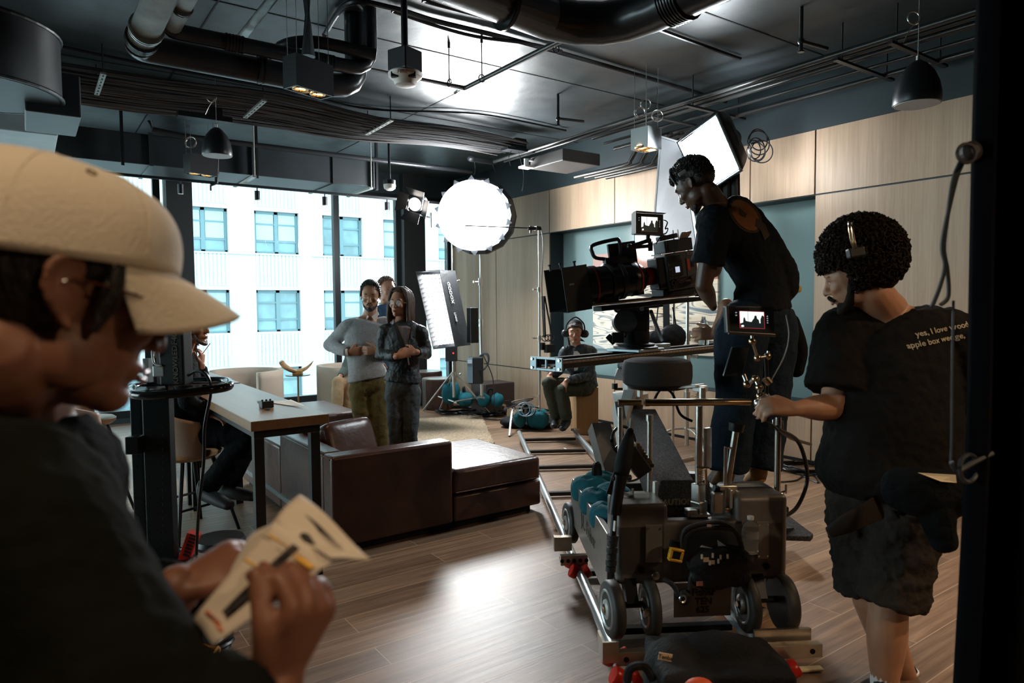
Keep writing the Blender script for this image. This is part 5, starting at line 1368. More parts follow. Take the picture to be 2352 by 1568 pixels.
a_, b_ = Dp(1440, 1030, .14), Dp(1478, 1085, .14)
M().beam(a_, b_, .085, .075).build('body', BLKP, HL, bevel=.008)
ed = M()
for i in range(8): t = .08 + .12*i; p = a_.lerp(b_, t) + (CRT*.8 + CUP*.55)*.048; ed.box(p, (.016, .016, .05), CR)
ed.build('clear_edge', mat('clear_amber_edge', (.25, .17, .10), .1, spec=.9), HL)
M().tube([Dp(1430, 1092, .12), Dp(1440, 1105, .12), Dp(1468, 1098, .12), Dp(1482, 1078, .12)], .005, 6, 5).build('handle', CHROME, HL)
BT = thing('water_bottle', 'clear plastic water bottle with a white cap standing on the rear of the dolly', 'bottle', Dp(1723, 1268, -.02))
q = Dp(1723, 1268, -.03); hB = Dp(1723, 1184, -.03).z - q.z
PET = mat('clear_plastic', (.85, .9, .9), .04, trans=.95, ior=1.2)
M().lathe([(0, 0), (.030, 0), (.033, .008), (.032, hB*.25), (.034, hB*.3), (.032, hB*.35), (.034, hB*.42), (.034, hB*.65), (.028, hB*.78), (.013, hB*.88), (.012, hB*.93)], q, n=28).build('body', PET, BT, smooth=True)
M().lathe([(0.0125, 0), (.0135, .0), (.0135, hB*.09), (0, hB*.09)], q + V((0, 0, hB*.90)), n=20).build('cap', WHITE, BT, smooth=True)
M().lathe([(.0345, hB*.42), (.0345, hB*.62)], q, n=28, cap=False).build('label_band', mat('clear_label', (.6, .6, .58), .2, alpha=.35), BT, smooth=True)
PO = thing('tool_pouch', 'black pouch full of small tools and clips hanging on the back of the dolly', 'pouch', Dp(1655, 1345, 0))
pc_ = Dp(1655, 1290, -.035)
M().ell(pc_, (.145, .05, .075), DR, 28, 16).ell(Dp(1640, 1322, -.03), (.11, .045, .06), DR).ell(Dp(1690, 1320, -.03), (.07, .04, .05), DR).build('pouch_body', mat('black_nylon', (.012, .012, .014), .6, bump=('noise', 80, .3)), PO, voxel=.006, smo=3, disp=[('CLOUDS', .05, .012)])
hs = M()
for i in range(2): hs.tube([Dp(1568, 1275, -.03), Dp(1570 + i*6, 1222 + i*8, -.05), Dp(1610, 1203 + i*10, -.06), Dp(1660, 1200 + i*12, -.06), Dp(1690, 1222, -.05), Dp(1708, 1268, -.03)], .010, 8, 6)
hs.build('handle', MATS['black_nylon'], PO, smooth=True)
TAN = mat('tan_tag', (.62, .45, .28), .6)
for (px, py, w, h, m) in ((1622, 1285, .022, .018, TAN), (1636, 1291, .02, .016, TAN), (1629, 1207, .018, .009, mat('pink_tag', (.5, .3, .25), .6)), (1607, 1340, .026, .018, mat('dull_red_patch', (.40, .17, .12), .6))):
    M().box(Dp(px, py, -.092), (w, .003, h), DR).build('tag', m, PO)
pins = M()
for (px, py) in ((1612, 1283), (1630, 1297), (1650, 1293), (1671, 1282), (1637, 1280), (1655, 1284)): q = Dp(px, py, -.09); pins.cyl(q, q + V((0, 0, .018)), .0045, n=8)
pins.build('clip', mat('bright_clip', (.8, .7, .55), .3, .3), PO)
M().prism([Dp(1648, 1240, -.05), Dp(1672, 1256, -.05), Dp(1650, 1258, -.05)], DU*.003).build('card_corner', WHITE, PO)
M().prism([Dp(1612, 1252, -.055), Dp(1642, 1260, -.055), Dp(1608, 1256, -.055)], DU*.003).build('card_edge', WHITE, PO)
TM = thing('tape_measure', 'yellow tape measure clipped to the left side of the tool pouch', 'tape measure', Dp(1552, 1290, -.04))
YEL = mat('yellow_plastic', (.80, .42, .03), .35)
c = Dp(1552, 1273, -.04); rr_ = DR @ Matrix.Rotation(R(12), 3, 'Y')
fm = M()
for (x, z, w, h) in ((0, .022, .058, .012), (0, -.022, .058, .012), (-.023, 0, .012, .034), (.023, 0, .012, .034)): fm.box(c + rr_ @ V((x, 0, z)), (w, .03, h), rr_)
fm.build('case', YEL, TM, bevel=.004, smooth=True)
M().box(c, (.035, .022, .034), rr_).build('blade_window', BLKP, TM)
M().box(c + V((0, 0, .04)) + DU*.01, (.04, .02, .03), rr_).build('belt_clip', BLKM, TM)
HK = thing('hanging_strap', 'black looped strap and buckle dangling below the tool pouch', 'strap', Dp(1575, 1380, -.03))
M().tube([Dp(1588, 1320, -.03), Dp(1582, 1350, -.05), Dp(1560, 1368, -.06), Dp(1552, 1352, -.05), Dp(1540, 1338, -.04), Dp(1524, 1330, -.02)], .011, 8, 5).ell(Dp(1572, 1370, -.06), (.028, .02, .035), DR).build('webbing', MATS['black_nylon'], HK, smooth=True)
M().ring(Dp(1568, 1375, -.08), CBK + CRT*.3, .014, .004, 20, 6).build('buckle', STEEL, HK)

# foreground black bag and bits on the floor
FB = thing('equipment_bag', 'black padded equipment bag in the foreground below the dolly', 'bag', onf(1640, 2.35))
fb = at(1640, 1545, 2.35)
M().box(at(1645, 1585, 2.28), (.42, .24, .30), CR).ell(at(1560, 1545, 2.30), (.13, .12, .12)).ell(at(1740, 1560, 2.30), (.13, .12, .10)).ell(at(1650, 1530, 2.30), (.19, .12, .09), CR).build('bag_body', mat('charcoal_canvas', (.020, .020, .022), .8, bump=('noise', 90, .4)), FB, voxel=.009, smo=10, disp=[('CLOUDS', .12, .02)])
q = at(1528, 1508, 2.13); text('Tenba', .018, q + CBK*.004, CRT*.95 - CUP*.18, CUP, .0005, BLKM, FB); M().box(q, (.042, .003, .022), CR @ Matrix.Rotation(R(-10), 3, 'Z') @ Matrix.Rotation(R(90), 3, 'X')).build('sewn_label', TAN, FB)
M().ell(at(1606, 1580, 2.0), (.045, .03, .030), CR).build('orange_cap', mat('orange_red', (.7, .10, .03), .5), FB, smooth=True)
M().tube([at(1440, 1568, 2.2), at(1448, 1535, 2.2), at(1480, 1530, 2.2), at(1500, 1560, 2.2)], .014, 8, 5).build('handle', BLKM, FB, smooth=True)
sk0, sk1 = onz(1822, 1538, .012), onz(1888, 1534, .012)
tag(M().beam(sk0, sk1, .035, .012).build('wooden_wedge', mat('pale_stick', (.72, .62, .38), .5), bevel=.005), 'pale flat stick lying on the floor by the right red dolly wheel', 'stick')
# tape cross mark and small can by the arm
t0 = onz(1300, 1031, .002)
tag(M().beam(onz(1292, 1032, .002), onz(1318, 1031, .002), .02, .001).beam(onz(1296, 1028, .002), onz(1306, 1036, .002), .02, .001).build('tape_mark', WHITE), 'white tape mark on the floor between the rails', 'tape')
cn = at(1588, 1070, 3.85); M_ = M().cyl(V((cn.x, cn.y, .50)), V((cn.x, cn.y, .62)), .030, n=20).build('spray_can', mat('grey_can', (.35, .35, .33), .35, .5))
cn.z = .505
tag(M_, 'grey can standing on the platform left of the operator', 'can'); M().cyl(V((cn.x, cn.y, .525)), V((cn.x, cn.y, .565)), .0305, n=20).build('yellow_band', YEL, M_)
floor_cable('thick black cable looping from the dolly handle down to its right side', [], .01) if False else None
tag(M().tube([at(1785, 985, 2.95), at(1830, 1010, 3.05), at(1850, 1060, 3.1), at(1853, 1110, 3.15), at(1830, 1165, 3.1), at(1795, 1190, 3.0)], .009, 8, 8).build('hanging_cable', BLK, smooth=True), 'thick black cable looping down the right side of the dolly', 'cable')
tag(M().tube([at(1785, 980, 2.95), at(1815, 1005, 3.1), at(1862, 1020, 3.4)], .008, 8, 6).build('hanging_cable', BLK, smooth=True), 'black cable leaving the dolly handle toward the wall', 'cable')
tag(M().tube([at(1500, 925, 3.9), at(1512, 900, 3.9), at(1525, 892, 3.85), at(1545, 905, 3.85), at(1562, 950, 3.9), at(1590, 967, 3.9)], .008, 8, 8).build('hanging_cable', BLK, smooth=True), 'black cable arching under the round dolly seat', 'cable')
coil('black cable coil on the floor by the wall right of the operator', onz(1850, 1080, 0), .22, 6, .008)
floor_cable('black cable on the floor right of the operator', [onz(1790, 1108, 0), onz(1830, 1104, 0), onz(1858, 1085, 0), onz(1880, 1110, 0), onz(1845, 1095, 0)])

# ------------------------------------------------------------------ slider, fluid head and cinema camera
SL = thing('camera_slider', 'long black slider bar with a ruler edge mounted across the dolly head', 'slider', at(1448, 832, hd_))
ea, eb = at(1258, 826, 4.0), at(1700, 812, 5.7)
ea.z = eb.z = hz(826) + .035
du = (eb-ea).normalized(); dv_ = V((du.y, -du.x, 0))       # along the slider / toward the camera side
h_ = .052
for s in (-1, 1): M().beam(ea + dv_*s*.085, eb + dv_*s*.085, .045, h_).build('rail', BLK, SL, bevel=.003)
M().beam(ea + dv_*.108 + V((0, 0, .012)), eb + dv_*.108 + V((0, 0, .012)), .003, .013).build('ruler', mat('worn_ruler', (.30, .24, .18), .5), SL)
tk = M()
for i in range(60): p = ea.lerp(eb, (i+.5)/60) + dv_*.1102 + V((0, 0, .012)); tk.box(p, (.002, .002, .007))
stuff(tk.build('ruler_mark', BLKM, SL))
M().beam(ea - V((0, 0, .012)), eb - V((0, 0, .012)), .10, .01).build('web', BLK, SL)
EP = mat('end_plate_blue', (.27, .34, .37), .38, .5)
pl0 = ea - du*.012
pm = M()
def ep(x0, x1, z0, z1): pm.box(pl0 + dv_*((x0+x1)/2) + V((0, 0, (z0+z1)/2)), (x1-x0, .012, z1-z0), Matrix((dv_, du, V((0, 0, 1)))).transposed())
ep(-.125, -.075, -.04, .04); ep(.075, .125, -.04, .04); ep(-.075, .075, .026, .04); ep(-.075, .075, -.04, -.026); ep(-.006, .006, -.026, .026)
pm.build('end_plate', EP, SL, bevel=.002)
bo = M()
for x in (-.105, .105):
    for z in (-.025, .025): q = pl0 + dv_*x + V((0, 0, z)) - du*.006; bo.cyl(q, q - du*.008, .008, n=10)
bo.build('bolt', STEEL, SL)
cm = at(1460, 806, 4.45); cm = V((cm.x, cm.y, ea.z + h_/2))
cr0 = ea.lerp(eb, .371); cr0.z = ea.z + h_/2 + .012
M().box(cr0, (.30, .26, .018), Matrix((du, dv_, V((0, 0, 1)))).transposed()).build('carriage', EP, SL, bevel=.003)
M().box(cr0 + du*.38 - dv_*.05, (.18, .06, .04), Matrix((du, dv_, V((0, 0, 1)))).transposed()).build('brake', EP, SL, bevel=.004)
# fluid head
FH = thing('fluid_head', 'black fluid head between the slider and the cinema camera', 'tripod head', cr0)
fz = cr0.z + .01
H0 = V((cr0.x, cr0.y, 0))
dH = (cr0 - CAM).dot(-CBK)
def fzp(py): return at(1462, py, dH).z
M().lathe([(.15, fz), (.15, fz + .010), (.125, fz + .016), (.13, fz + .03), (.10, fz + .035)], H0, n=40).build('bowl_base', BLK, FH, smooth=True, auto=40)
M().lathe([(.085, fz + .03), (.095, fz + .06), (.09, fz + .12)], H0, n=32).build('pan_drum', BLKM, FH, smooth=True)
M().box(H0 + V((0, 0, (fz + .12 + fzp(708))/2)), (.16, .17, fzp(708) - fz - .10), CR.to_quaternion().to_matrix() @ Matrix.Rotation(R(90), 3, 'X') if False else Matrix.Rotation(R(-35), 3, 'Z')).build('tilt_housing', BLK, FH, bevel=.02)
tdc = at(1437, 738, dH - .10)
M().cyl(tdc, tdc - CBK*.10, .078, n=36).cyl(tdc + CBK*.012, tdc, .070, n=36).build('tilt_drum', mat('drum_grey', (.05, .055, .06), .35, .4), FH, smooth=True, auto=40)
for (px, py, r_) in ((1420, 709, .026), (1474, 709, .028), (1432, 768, .022)):
    q = at(px, py, dH - .11); kk = M().cyl(q, q - CBK*.03, r_, n=24)
    for i in range(12): a = 2*PI*i/12; kk.box(q + (CRT*math.cos(a) + CUP*math.sin(a))*r_ + CBK*.001, (.005, .005, .006), CR)
    kk.build('dial', BLK, FH); M().cyl(q + CBK*.001, q + CBK*.004, r_*.55, n=20).build('dial_face', mat('dial_face', (.18, .2, .2), .4), FH)
M().beam(at(1415, 710, dH-.05), at(1520, 698, dH-.05), .10, .035).build('plate_bed', BLK, FH, bevel=.005)
M().beam(at(1405, 775, dH-.1), at(1432, 775, dH-.1), .05, .07).beam(at(1395, 770, dH-.1), at(1412, 788, dH-.1), .03, .04).build('brake_lever', BLK, FH, bevel=.006)
M().cyl(at(1495, 715, dH), at(1520, 780, dH + .35), .014, n=10).build('pan_handle', BLK, FH)
# camera assembly, aligned along e_ (toward the lens) and f_ (toward us)
CMR = thing('cinema_camera', 'black cinema camera with a long zoom lens and matte box, pointing left', 'camera', at(1462, 700, 4.35))
lA, lB = at(1340, 658, 4.28), at(1505, 632, 4.42)       # lens front, lens mount
e_ = (lA - lB).normalized(); up_ = (V((0, 0, 1)) - e_*e_.z).normalized(); f_ = e_.cross(up_); f_ = f_ if f_.dot(CBK) > 0 else -f_
CB = Matrix((e_, f_, up_)).transposed()
LN = lambda t, o1=0, o2=0: lA.lerp(lB, t) + f_*o1 + up_*o2
LENS = mat('lens_black', (.018, .018, .020), .28, .2)
L0 = (lB-lA).length
pr = [(.06, -.02), (.118, 0), (.118, L0*.16), (.108, L0*.17), (.108, L0*.30), (.118, L0*.31), (.118, L0*.36), (.105, L0*.37), (.105, L0*.45), (.113, L0*.46), (.113, L0*.52), (.104, L0*.53), (.104, L0*.62), (.108, L0*.63), (.102, L0*.72), (.080, L0*.80), (.055, L0*.84), (.055, L0*1.0)]
M().lathe([(r_*1.02, h) for r_, h in pr], lA, -e_, 48).build('zoom_lens', LENS, CMR, smooth=True, auto=30)
RR = mat('red_ring', (.45, .025, .012), .35)
for t, r_, w in ((.10, .1215, .010), (.705, .109, .010)):
    M().lathe([(r_, L0*t), (r_ + .001, L0*t + w*.5), (r_, L0*t + w)], lA, -e_, 48, cap=False).build('red_ring', RR, CMR, smooth=True)
M().lathe([(.060, L0*.84), (.058, L0*.93)], lA, -e_, 40, cap=False).build('red_rear_ring', RR, CMR, smooth=True)
gr = M()
for t in (.315, .335, .465, .49, .51): gr.ring(lA - e_*L0*t, e_, .121 if t < .4 else .116, .0022, 40, 5)
stuff(gr.build('gear_ridge', mat('ridge_grey', (.06, .06, .065), .3), CMR))
# matte box
mb = M()
f0 = lA + e_*.19; w2, h2 = .155, .135
def mq(p, w, h): return [p + f_*sx*w + up_*sz*h for sx, sz in ((-1, -1), (1, -1), (1, 1), (-1, 1))]
A, B = mq(f0, w2, h2), mq(lA + e_*.02, .12, .115)
for i in range(4): mb.prism([A[i], A[(i+1) % 4], B[(i+1) % 4], B[i]], (LN(0) - (A[i]+A[(i+1) % 4])/2).normalized()*.006)
mb.build('matte_box', BLKP, CMR)
M().box(lA + e_*.02, (.03, .25, .24), CB).build('filter_stage', BLKP, CMR, bevel=.004)
fl = M(); a = f0 + f_*w2; fl.prism([a - up_*h2 + e_*.0, a + up_*h2 + e_*.0, a + up_*h2*1.0 - e_*.16 + f_*.005, a - up_*h2*1.0 - e_*.16 + f_*.005], f_*.004)
fl.build('side_flag', mat('flag_charcoal', (.022, .023, .026), .4), CMR)
M().box(a + f_*.008 - e_*.05 + up_*.03, (.03, .001, .012), CB).build('print_mark', mat('faint_white', (.25, .25, .25), .5), CMR)
k = M()
for t in (-.12, -.05, .04): q = lA + e_*(.10 - t) + up_*.125 + f_*.05; k.cyl(q, q + up_*.03, .007, n=8).cyl(q + up_*.03, q + up_*.04, .012, n=10)
k.build('matte_knob', BLK, CMR)
# carry handle on the lens
M().tube([LN(.40, 0, .09), LN(.38, 0, .14), LN(.22, 0, .165), LN(.18, 0, .20), LN(.20, 0, .245), LN(.50, 0, .262), LN(.56, 0, .25), LN(.56, 0, .18), LN(.52, 0, .15), LN(.40, 0, .14)], .012, 8, 5).build('lens_handle', BLKP, CMR, smooth=True)
M().box(LN(.40, 0, .12), (.08, .05, .07), CB).build('handle_foot', BLK, CMR, bevel=.004)
# body
bc = at(1552, 622, 4.42)
BD = mat('camera_body_grey', (.050, .058, .054), .38, .2)
M().box(bc, (.215, .16, .235), CB).build('camera_body', BD, CMR, bevel=.012, seg=3)
fy = f_*.082
M().box(bc + fy + e_*.045 + up_*.02, (.10, .006, .10), CB).build('control_panel', mat('panel_dark', (.022, .024, .025), .35), CMR, bevel=.002)
M().box(bc + fy + e_*.035 + f_*.004 + up_*.01, (.030, .002, .036), CB).build('status_screen', lamp_mat('pale_lcd', (.55, .6, .75), .7), CMR)
vt = M()
for i in range(7): vt.box(bc + fy + f_*.003 + e_*.045 + up_*(.062 - .004 + i*.0065), (.085, .002, .002), CB)
stuff(vt.build('vent_slot', BLKM, CMR))
for (x, z, r_) in ((.075, -.07, .022),): q = bc + fy + e_*x + up_*z; M().cyl(q, q + f_*.008, r_, n=24).build('dial_knob', BLK, CMR, smooth=True, auto=40); M().ring(q + f_*.008, f_, r_*.6, .0025, 20, 5).build('dial_ring', STEEL, CMR)
bt = M()
for (x, z) in ((.075, .02), (.075, .0), (.075, -.02), (.03, -.045), (.005, -.045), (.055, -.045), (.09, .045), (.09, .015)): q = bc + fy + f_*.003 + e_*x + up_*z; bt.cyl(q, q + f_*.003, .006, n=12)
bt.build('button', mat('button_grey', (.09, .09, .09), .4), CMR)
M().box(bc + fy - e_*.045 + up_*.03 + f_*.004, (.016, .010, .075), CB).build('record_tab', mat('record_red', (.62, .04, .02), .4), CMR, bevel=.004)
M().box(bc + fy - e_*.07 + up_*.0 + f_*.001, (.075, .004, .15), CB).build('side_door', mat('door_grey', (.06, .066, .062), .4, .2), CMR, bevel=.003)
M().box(bc + fy - e_*.075 + up_*.03 + f_*.005, (.018, .004, .035), CB).build('switch', BLK, CMR)
text('SONY', .024, bc + fy - e_*.075 + up_*.098 + f_*.003, -e_, up_, .001, mat('grey_print', (.32, .32, .32), .4), CMR)
M().box(bc + up_*.16, (.20, .15, .08), CB).build('top_box', BLKP, CMR, bevel=.006)
M().box(bc + up_*.165 + f_*.078 + e_*.04, (.07, .004, .05), CB).build('side_screen', mat('dark_glass', (.05, .06, .07), .1), CMR)
M().beam(bc + up_*.215 + e_*.10, bc + up_*.225 - e_*.03, .06, .03).build('top_handle', BLK, CMR, bevel=.006)
pk = M()
for i in range(6): pk.tube([bc + up_*.20 - e_*(.03 + i*.01) + f_*.05, bc + up_*.235 - e_*(.04 + i*.012) + f_*.07, bc + up_*.22 - e_*(.07) + f_*.05], .006, 6, 4)
pk.build('cable_plug', mat('pale_plug', (.55, .45, .38), .5), CMR)
pk = M()
for i in range(2): q = bc + up_*.20 - e_*(.015 + i*.035); pk.cyl(q, q + up_*.06, .004, n=8)
pk.build('antenna', mat('white_antenna', (.7, .7, .7), .4), CMR)
M().box(bc + e_*.135, (.06, .13, .20), CB).build('lens_mount', BLKP, CMR, bevel=.008)
gd = M()
for i in range(8): q = bc + e_*.13 + up_*.115 + f_*(-.05 + i*.015); gd.cyl(q, q + up_*.008, .004, n=8)
gd.build('mount_knob', STEEL, CMR)
M().box(bc + e_*.33 + up_*.13 - f_*.06, (.19, .02, .20), CB).build('rear_flag', mat('flag_black', (.016, .018, .02), .5), CMR)
# rods and base plate
r0, r1 = at(1350, 700, 4.25), at(1590, 676, 4.5)
for s in (-1, 1): M().cyl(r0 + f_*s*.05, r1 + f_*s*.05, .0095, n=14).build('support_rod', mat('bronze_rod', (.32, .26, .18), .25, .9), CMR, smooth=True)
M().beam(r0.lerp(r1, .08) - up_*.03, r0.lerp(r1, 1.15) - up_*.03, .12, .03).build('dovetail', BLK, CMR, bevel=.004)
M().beam(r0.lerp(r1, .45) + up_*.03, r0.lerp(r1, .45) + up_*.09, .10, .06).beam(r0.lerp(r1, .12) + up_*.02, r0.lerp(r1, .25) + up_*.02, .12, .04).build('lens_support', BLK, CMR, bevel=.004)
M().beam(r0.lerp(r1, .66) + up_*.03, r0.lerp(r1, 1.0) + up_*.03, .15, .05).build('base_plate', BLK, CMR, bevel=.006)
# on-board monitor showing the set
def monitor(name, label, tl, tr, br, bl, frame_in, sunhood, border=None):
    """tl..bl outer corners; screen picture built from flat shapes"""
    c = (tl+tr+br+bl)/4; rx = (tr-tl + br-bl)/2; uz = (tl-bl + tr-br)/2; n = rx.cross(uz).normalized()
    t = thing(name, label, 'monitor', c)
    M().prism([tl, tr, br, bl], n*-.028).build('case', BLKP, t, bevel=.004)
    def P(u, v, o=.0012): return c + rx*(u-.5) + uz*(.5-v) + n*o
    x0, x1, y0, y1 = frame_in
    def rect(u0, v0, u1, v1, o, nm, m): M().prism([P(u0, v0, o), P(u1, v0, o), P(u1, v1, o), P(u0, v1, o)], n*.0004).build(nm, m, t)
    scr = lamp_mat('screen_bright', (.86, .96, .90), .95) if 'screen_bright' not in bpy.data.materials else bpy.data.materials['screen_bright']
    rect(x0, y0, x1, y1, .0012, 'screen_image', scr)
    dk = mat('screen_dark', (.004, .006, .006), .3, emit=(.02, .03, .03), estr=.3)
    W = x1-x0; H = y1-y0
    def U(a, b): return P(x0 + W*a, y0 + H*b, .002)
    for poly in ([(.0, .74), (.22, .62), (.36, .60), (1, .72), (1, 1), (0, 1)], [(.13, .66), (.15, .42), (.19, .34), (.22, .42), (.24, .56), (.36, .62), (.36, .70)],
                 [(.42, .98), (.46, .66), (.52, .50), (.58, .40), (.60, .26), (.66, .22), (.70, .30), (.70, .40), (.78, .50), (.82, .98)],
                 [(.84, .98), (.84, .45), (.90, .22), (.96, .22), (1, .32), (1, .98)], [(.33, 0), (.345, 0), (.345, .66), (.33, .66)]):
        pp_ = M().prism([U(*p) for p in poly], n*.0003); pp_.build('screen_silhouette', dk, t)
    M().prism([U(.05, .84), U(.14, .82), U(.16, .92), U(.06, .95)], n*.0003 + n*.001).build('screen_highlight', scr, t)
    if border:
        for a in (((0, 0), (1, 0)), ((1, 0), (1, 1)), ((1, 1), (0, 1)), ((0, 1), (0, 0))): M().beam(U(*a[0]), U(*a[1]), .0016, .0016).build('frame_line', border, t)
    mk = M()
    for i in range(4): mk.box(P(x1 + .07, y0 + .25*H + i*.13*H, .001), (.004, .004, .004), CR)
    for i in range(2): mk.box(P(x0 - .07, y0 + .1*H + i*.16*H, .001), (.005, .004, .006), CR)
    mk.build('screen_icon', mat('icon_grey', (.3, .3, .3), .4, emit=(.4, .45, .45), estr=.5), t)
    if sunhood:
        hd2 = M(); hd2.prism([tl, tr, tr + n*.03, tl + n*.05], uz.normalized()*.003); hd2.prism([bl, br, br + n*.03, bl + n*.05], -uz.normalized()*.003)
        hd2.prism([tl, bl, bl + n*.05, tl + n*.05], -rx.normalized()*.003); hd2.build('sun_hood', BLKP, t)
    return t, c, n
dM = 4.25
mt, mc, mn = monitor('onboard_monitor', 'small monitor mounted on top of the cinema camera, showing the set', at(1454, 488, dM), at(1524, 492, dM + .05), at(1524, 541, dM + .05), at(1454, 538, dM), (.26, .80, .16, .84), True, BRASS)
ma = at(1488, 541, dM + .04)
M().cyl(ma, ma - V((0, 0, .03)), .014, n=10).ell(at(1490, 552, dM + .04), .018).cyl(at(1490, 552, dM + .04), at(1448, 566, dM + .02), .013, n=10).ell(at(1446, 566, dM + .02), .018).cyl(at(1446, 568, dM + .02), at(1490, 565, dM + .06), .012, n=10).beam(at(1494, 555, dM + .06), at(1494, 575, dM + .08), .03, .03).build('articulating_arm', BLK, mt, smooth=True)
M().tube([at(1524, 505, dM + .06), at(1533, 510, dM + .05), at(1528, 525, dM + .06), at(1534, 524, dM + .06), at(1530, 535, dM + .07), at(1520, 540, dM + .08), at(1506, 560, dM + .1)], .004, 6, 5).build('lead', BLK, mt)
# second monitor near the dolly grip
dN = 2.62
m2, mc2, mn2 = monitor('grip_monitor', 'small monitor with a red frame line, on a jointed arm above the grip hand', at(1668, 702, dN), at(1778, 704, dN + .04), at(1779, 770, dN + .04), at(1672, 764, dN), (.26, .78, .19, .79), False, mat('red_frame_line', (.3, .03, .03), .5, emit=(.5, .05, .06), estr=.5))
for a, b in ((at(1668, 702, dN), at(1672, 764, dN)), (at(1672, 764, dN), at(1779, 770, dN + .04))): M().beam(a + CBK*.004, b + CBK*.004, .010, .012).build('bezel', mat('brown_bezel', (.06, .045, .035), .3), m2, bevel=.002)
def arm(t, pts, r_=.007, m=STEEL, jr=.014, jm=BRASS):
    k = M(); j = M()
    for a, b in zip(pts, pts[1:]): k.cyl(a, b, r_, n=12)
    for p in pts[1:-1]: j.ell(p, jr)
    k.build('arm_segment', m, t, smooth=True); j.build('joint', jm, t, smooth=True)
arm(m2, [at(1727, 768, dN + .02), at(1728, 784, dN + .02), at(1740, 822, dN + .04), at(1763, 818, dN + .06), at(1765, 806, dN + .06)], .006)
arm(m2, [at(1759, 822, dN + .06), at(1762, 875, dN + .08), at(1760, 905, dN + .1)], .008, BLK)
M().cyl(at(1757, 868, dN + .08), at(1768, 880, dN + .08), .015, n=14).build('lock_collar', BRASS, m2, smooth=True)
M().tube([at(1805, 722, dN + .08), at(1812, 770, dN + .08), at(1800, 820, dN + .08), at(1770, 875, dN + .08)], .0028, 6, 8).build('lead', mat('grey_lead', (.25, .27, .27), .4), m2, smooth=True)
# third, dark screen hanging below
m3 = thing('dark_monitor', 'switched off dark screen on a clamp arm in front of the operator\'s leg', 'monitor', at(1692, 830, 2.85))
M().prism([at(1682, 797, 2.85), at(1722, 796, 2.85), at(1706, 862, 2.8), at(1662, 864, 2.8)], CBK*-.02).build('case', BLKP, m3, bevel=.003)
arm(m3, [at(1708, 860, 2.82), at(1716, 882, 2.8), at(1735, 870, 2.78), at(1744, 890, 2.76), at(1746, 910, 2.74), at(1752, 925, 2.72)], .008, STEEL, .016)
M().cyl(at(1742, 926, 2.74), at(1775, 928, 2.74), .017, n=16).ell(at(1743, 926, 2.74), .02).cyl(at(1752, 905, 2.73), at(1764, 920, 2.73), .02, n=12).build('clamp', STEEL, m3, smooth=True)
M().tube([at(1748, 940, 2.74), at(1755, 965, 2.76), at(1775, 975, 2.8), at(1790, 990, 2.85)], .004, 6, 6).build('lead', BLK, m3)
# panel behind the camera; its street reflection is painted into the colour
def reflection_paint():
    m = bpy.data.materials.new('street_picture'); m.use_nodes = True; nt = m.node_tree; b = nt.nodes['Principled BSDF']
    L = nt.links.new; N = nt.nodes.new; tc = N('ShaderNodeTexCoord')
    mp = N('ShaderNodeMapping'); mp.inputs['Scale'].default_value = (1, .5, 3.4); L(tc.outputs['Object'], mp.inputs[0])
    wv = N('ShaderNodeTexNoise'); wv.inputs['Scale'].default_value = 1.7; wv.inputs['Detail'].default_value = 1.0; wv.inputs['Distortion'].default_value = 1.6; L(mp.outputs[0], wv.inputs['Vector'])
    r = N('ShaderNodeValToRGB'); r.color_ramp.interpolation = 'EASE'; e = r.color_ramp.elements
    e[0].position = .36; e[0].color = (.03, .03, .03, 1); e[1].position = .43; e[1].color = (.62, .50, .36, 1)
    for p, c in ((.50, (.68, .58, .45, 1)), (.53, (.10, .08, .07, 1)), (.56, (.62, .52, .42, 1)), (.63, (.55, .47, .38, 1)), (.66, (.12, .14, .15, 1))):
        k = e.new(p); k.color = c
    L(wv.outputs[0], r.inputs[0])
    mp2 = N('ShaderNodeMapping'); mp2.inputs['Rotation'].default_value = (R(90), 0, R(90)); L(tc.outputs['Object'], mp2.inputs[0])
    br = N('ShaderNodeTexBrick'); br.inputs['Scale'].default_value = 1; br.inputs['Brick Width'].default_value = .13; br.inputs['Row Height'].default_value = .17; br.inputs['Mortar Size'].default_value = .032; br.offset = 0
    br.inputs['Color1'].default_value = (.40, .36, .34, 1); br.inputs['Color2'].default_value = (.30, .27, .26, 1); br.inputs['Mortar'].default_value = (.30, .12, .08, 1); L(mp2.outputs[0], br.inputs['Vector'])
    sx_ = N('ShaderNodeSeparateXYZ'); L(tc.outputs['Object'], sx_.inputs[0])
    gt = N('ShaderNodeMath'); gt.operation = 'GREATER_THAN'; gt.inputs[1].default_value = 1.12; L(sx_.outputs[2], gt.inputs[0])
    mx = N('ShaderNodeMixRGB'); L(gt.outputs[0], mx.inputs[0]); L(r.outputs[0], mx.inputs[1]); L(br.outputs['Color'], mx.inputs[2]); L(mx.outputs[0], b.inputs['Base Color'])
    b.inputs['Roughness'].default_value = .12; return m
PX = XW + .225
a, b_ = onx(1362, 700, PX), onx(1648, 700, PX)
REFL = thing('wall_picture', 'large glossy street picture panel leaning in the green recess behind the camera', 'picture', V((PX, (a.y+b_.y)/2, .72)))
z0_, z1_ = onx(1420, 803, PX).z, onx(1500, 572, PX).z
M().bb((PX, b_.y, z0_), (PX + .03, a.y, z1_)).build('picture_face', reflection_paint(), REFL)
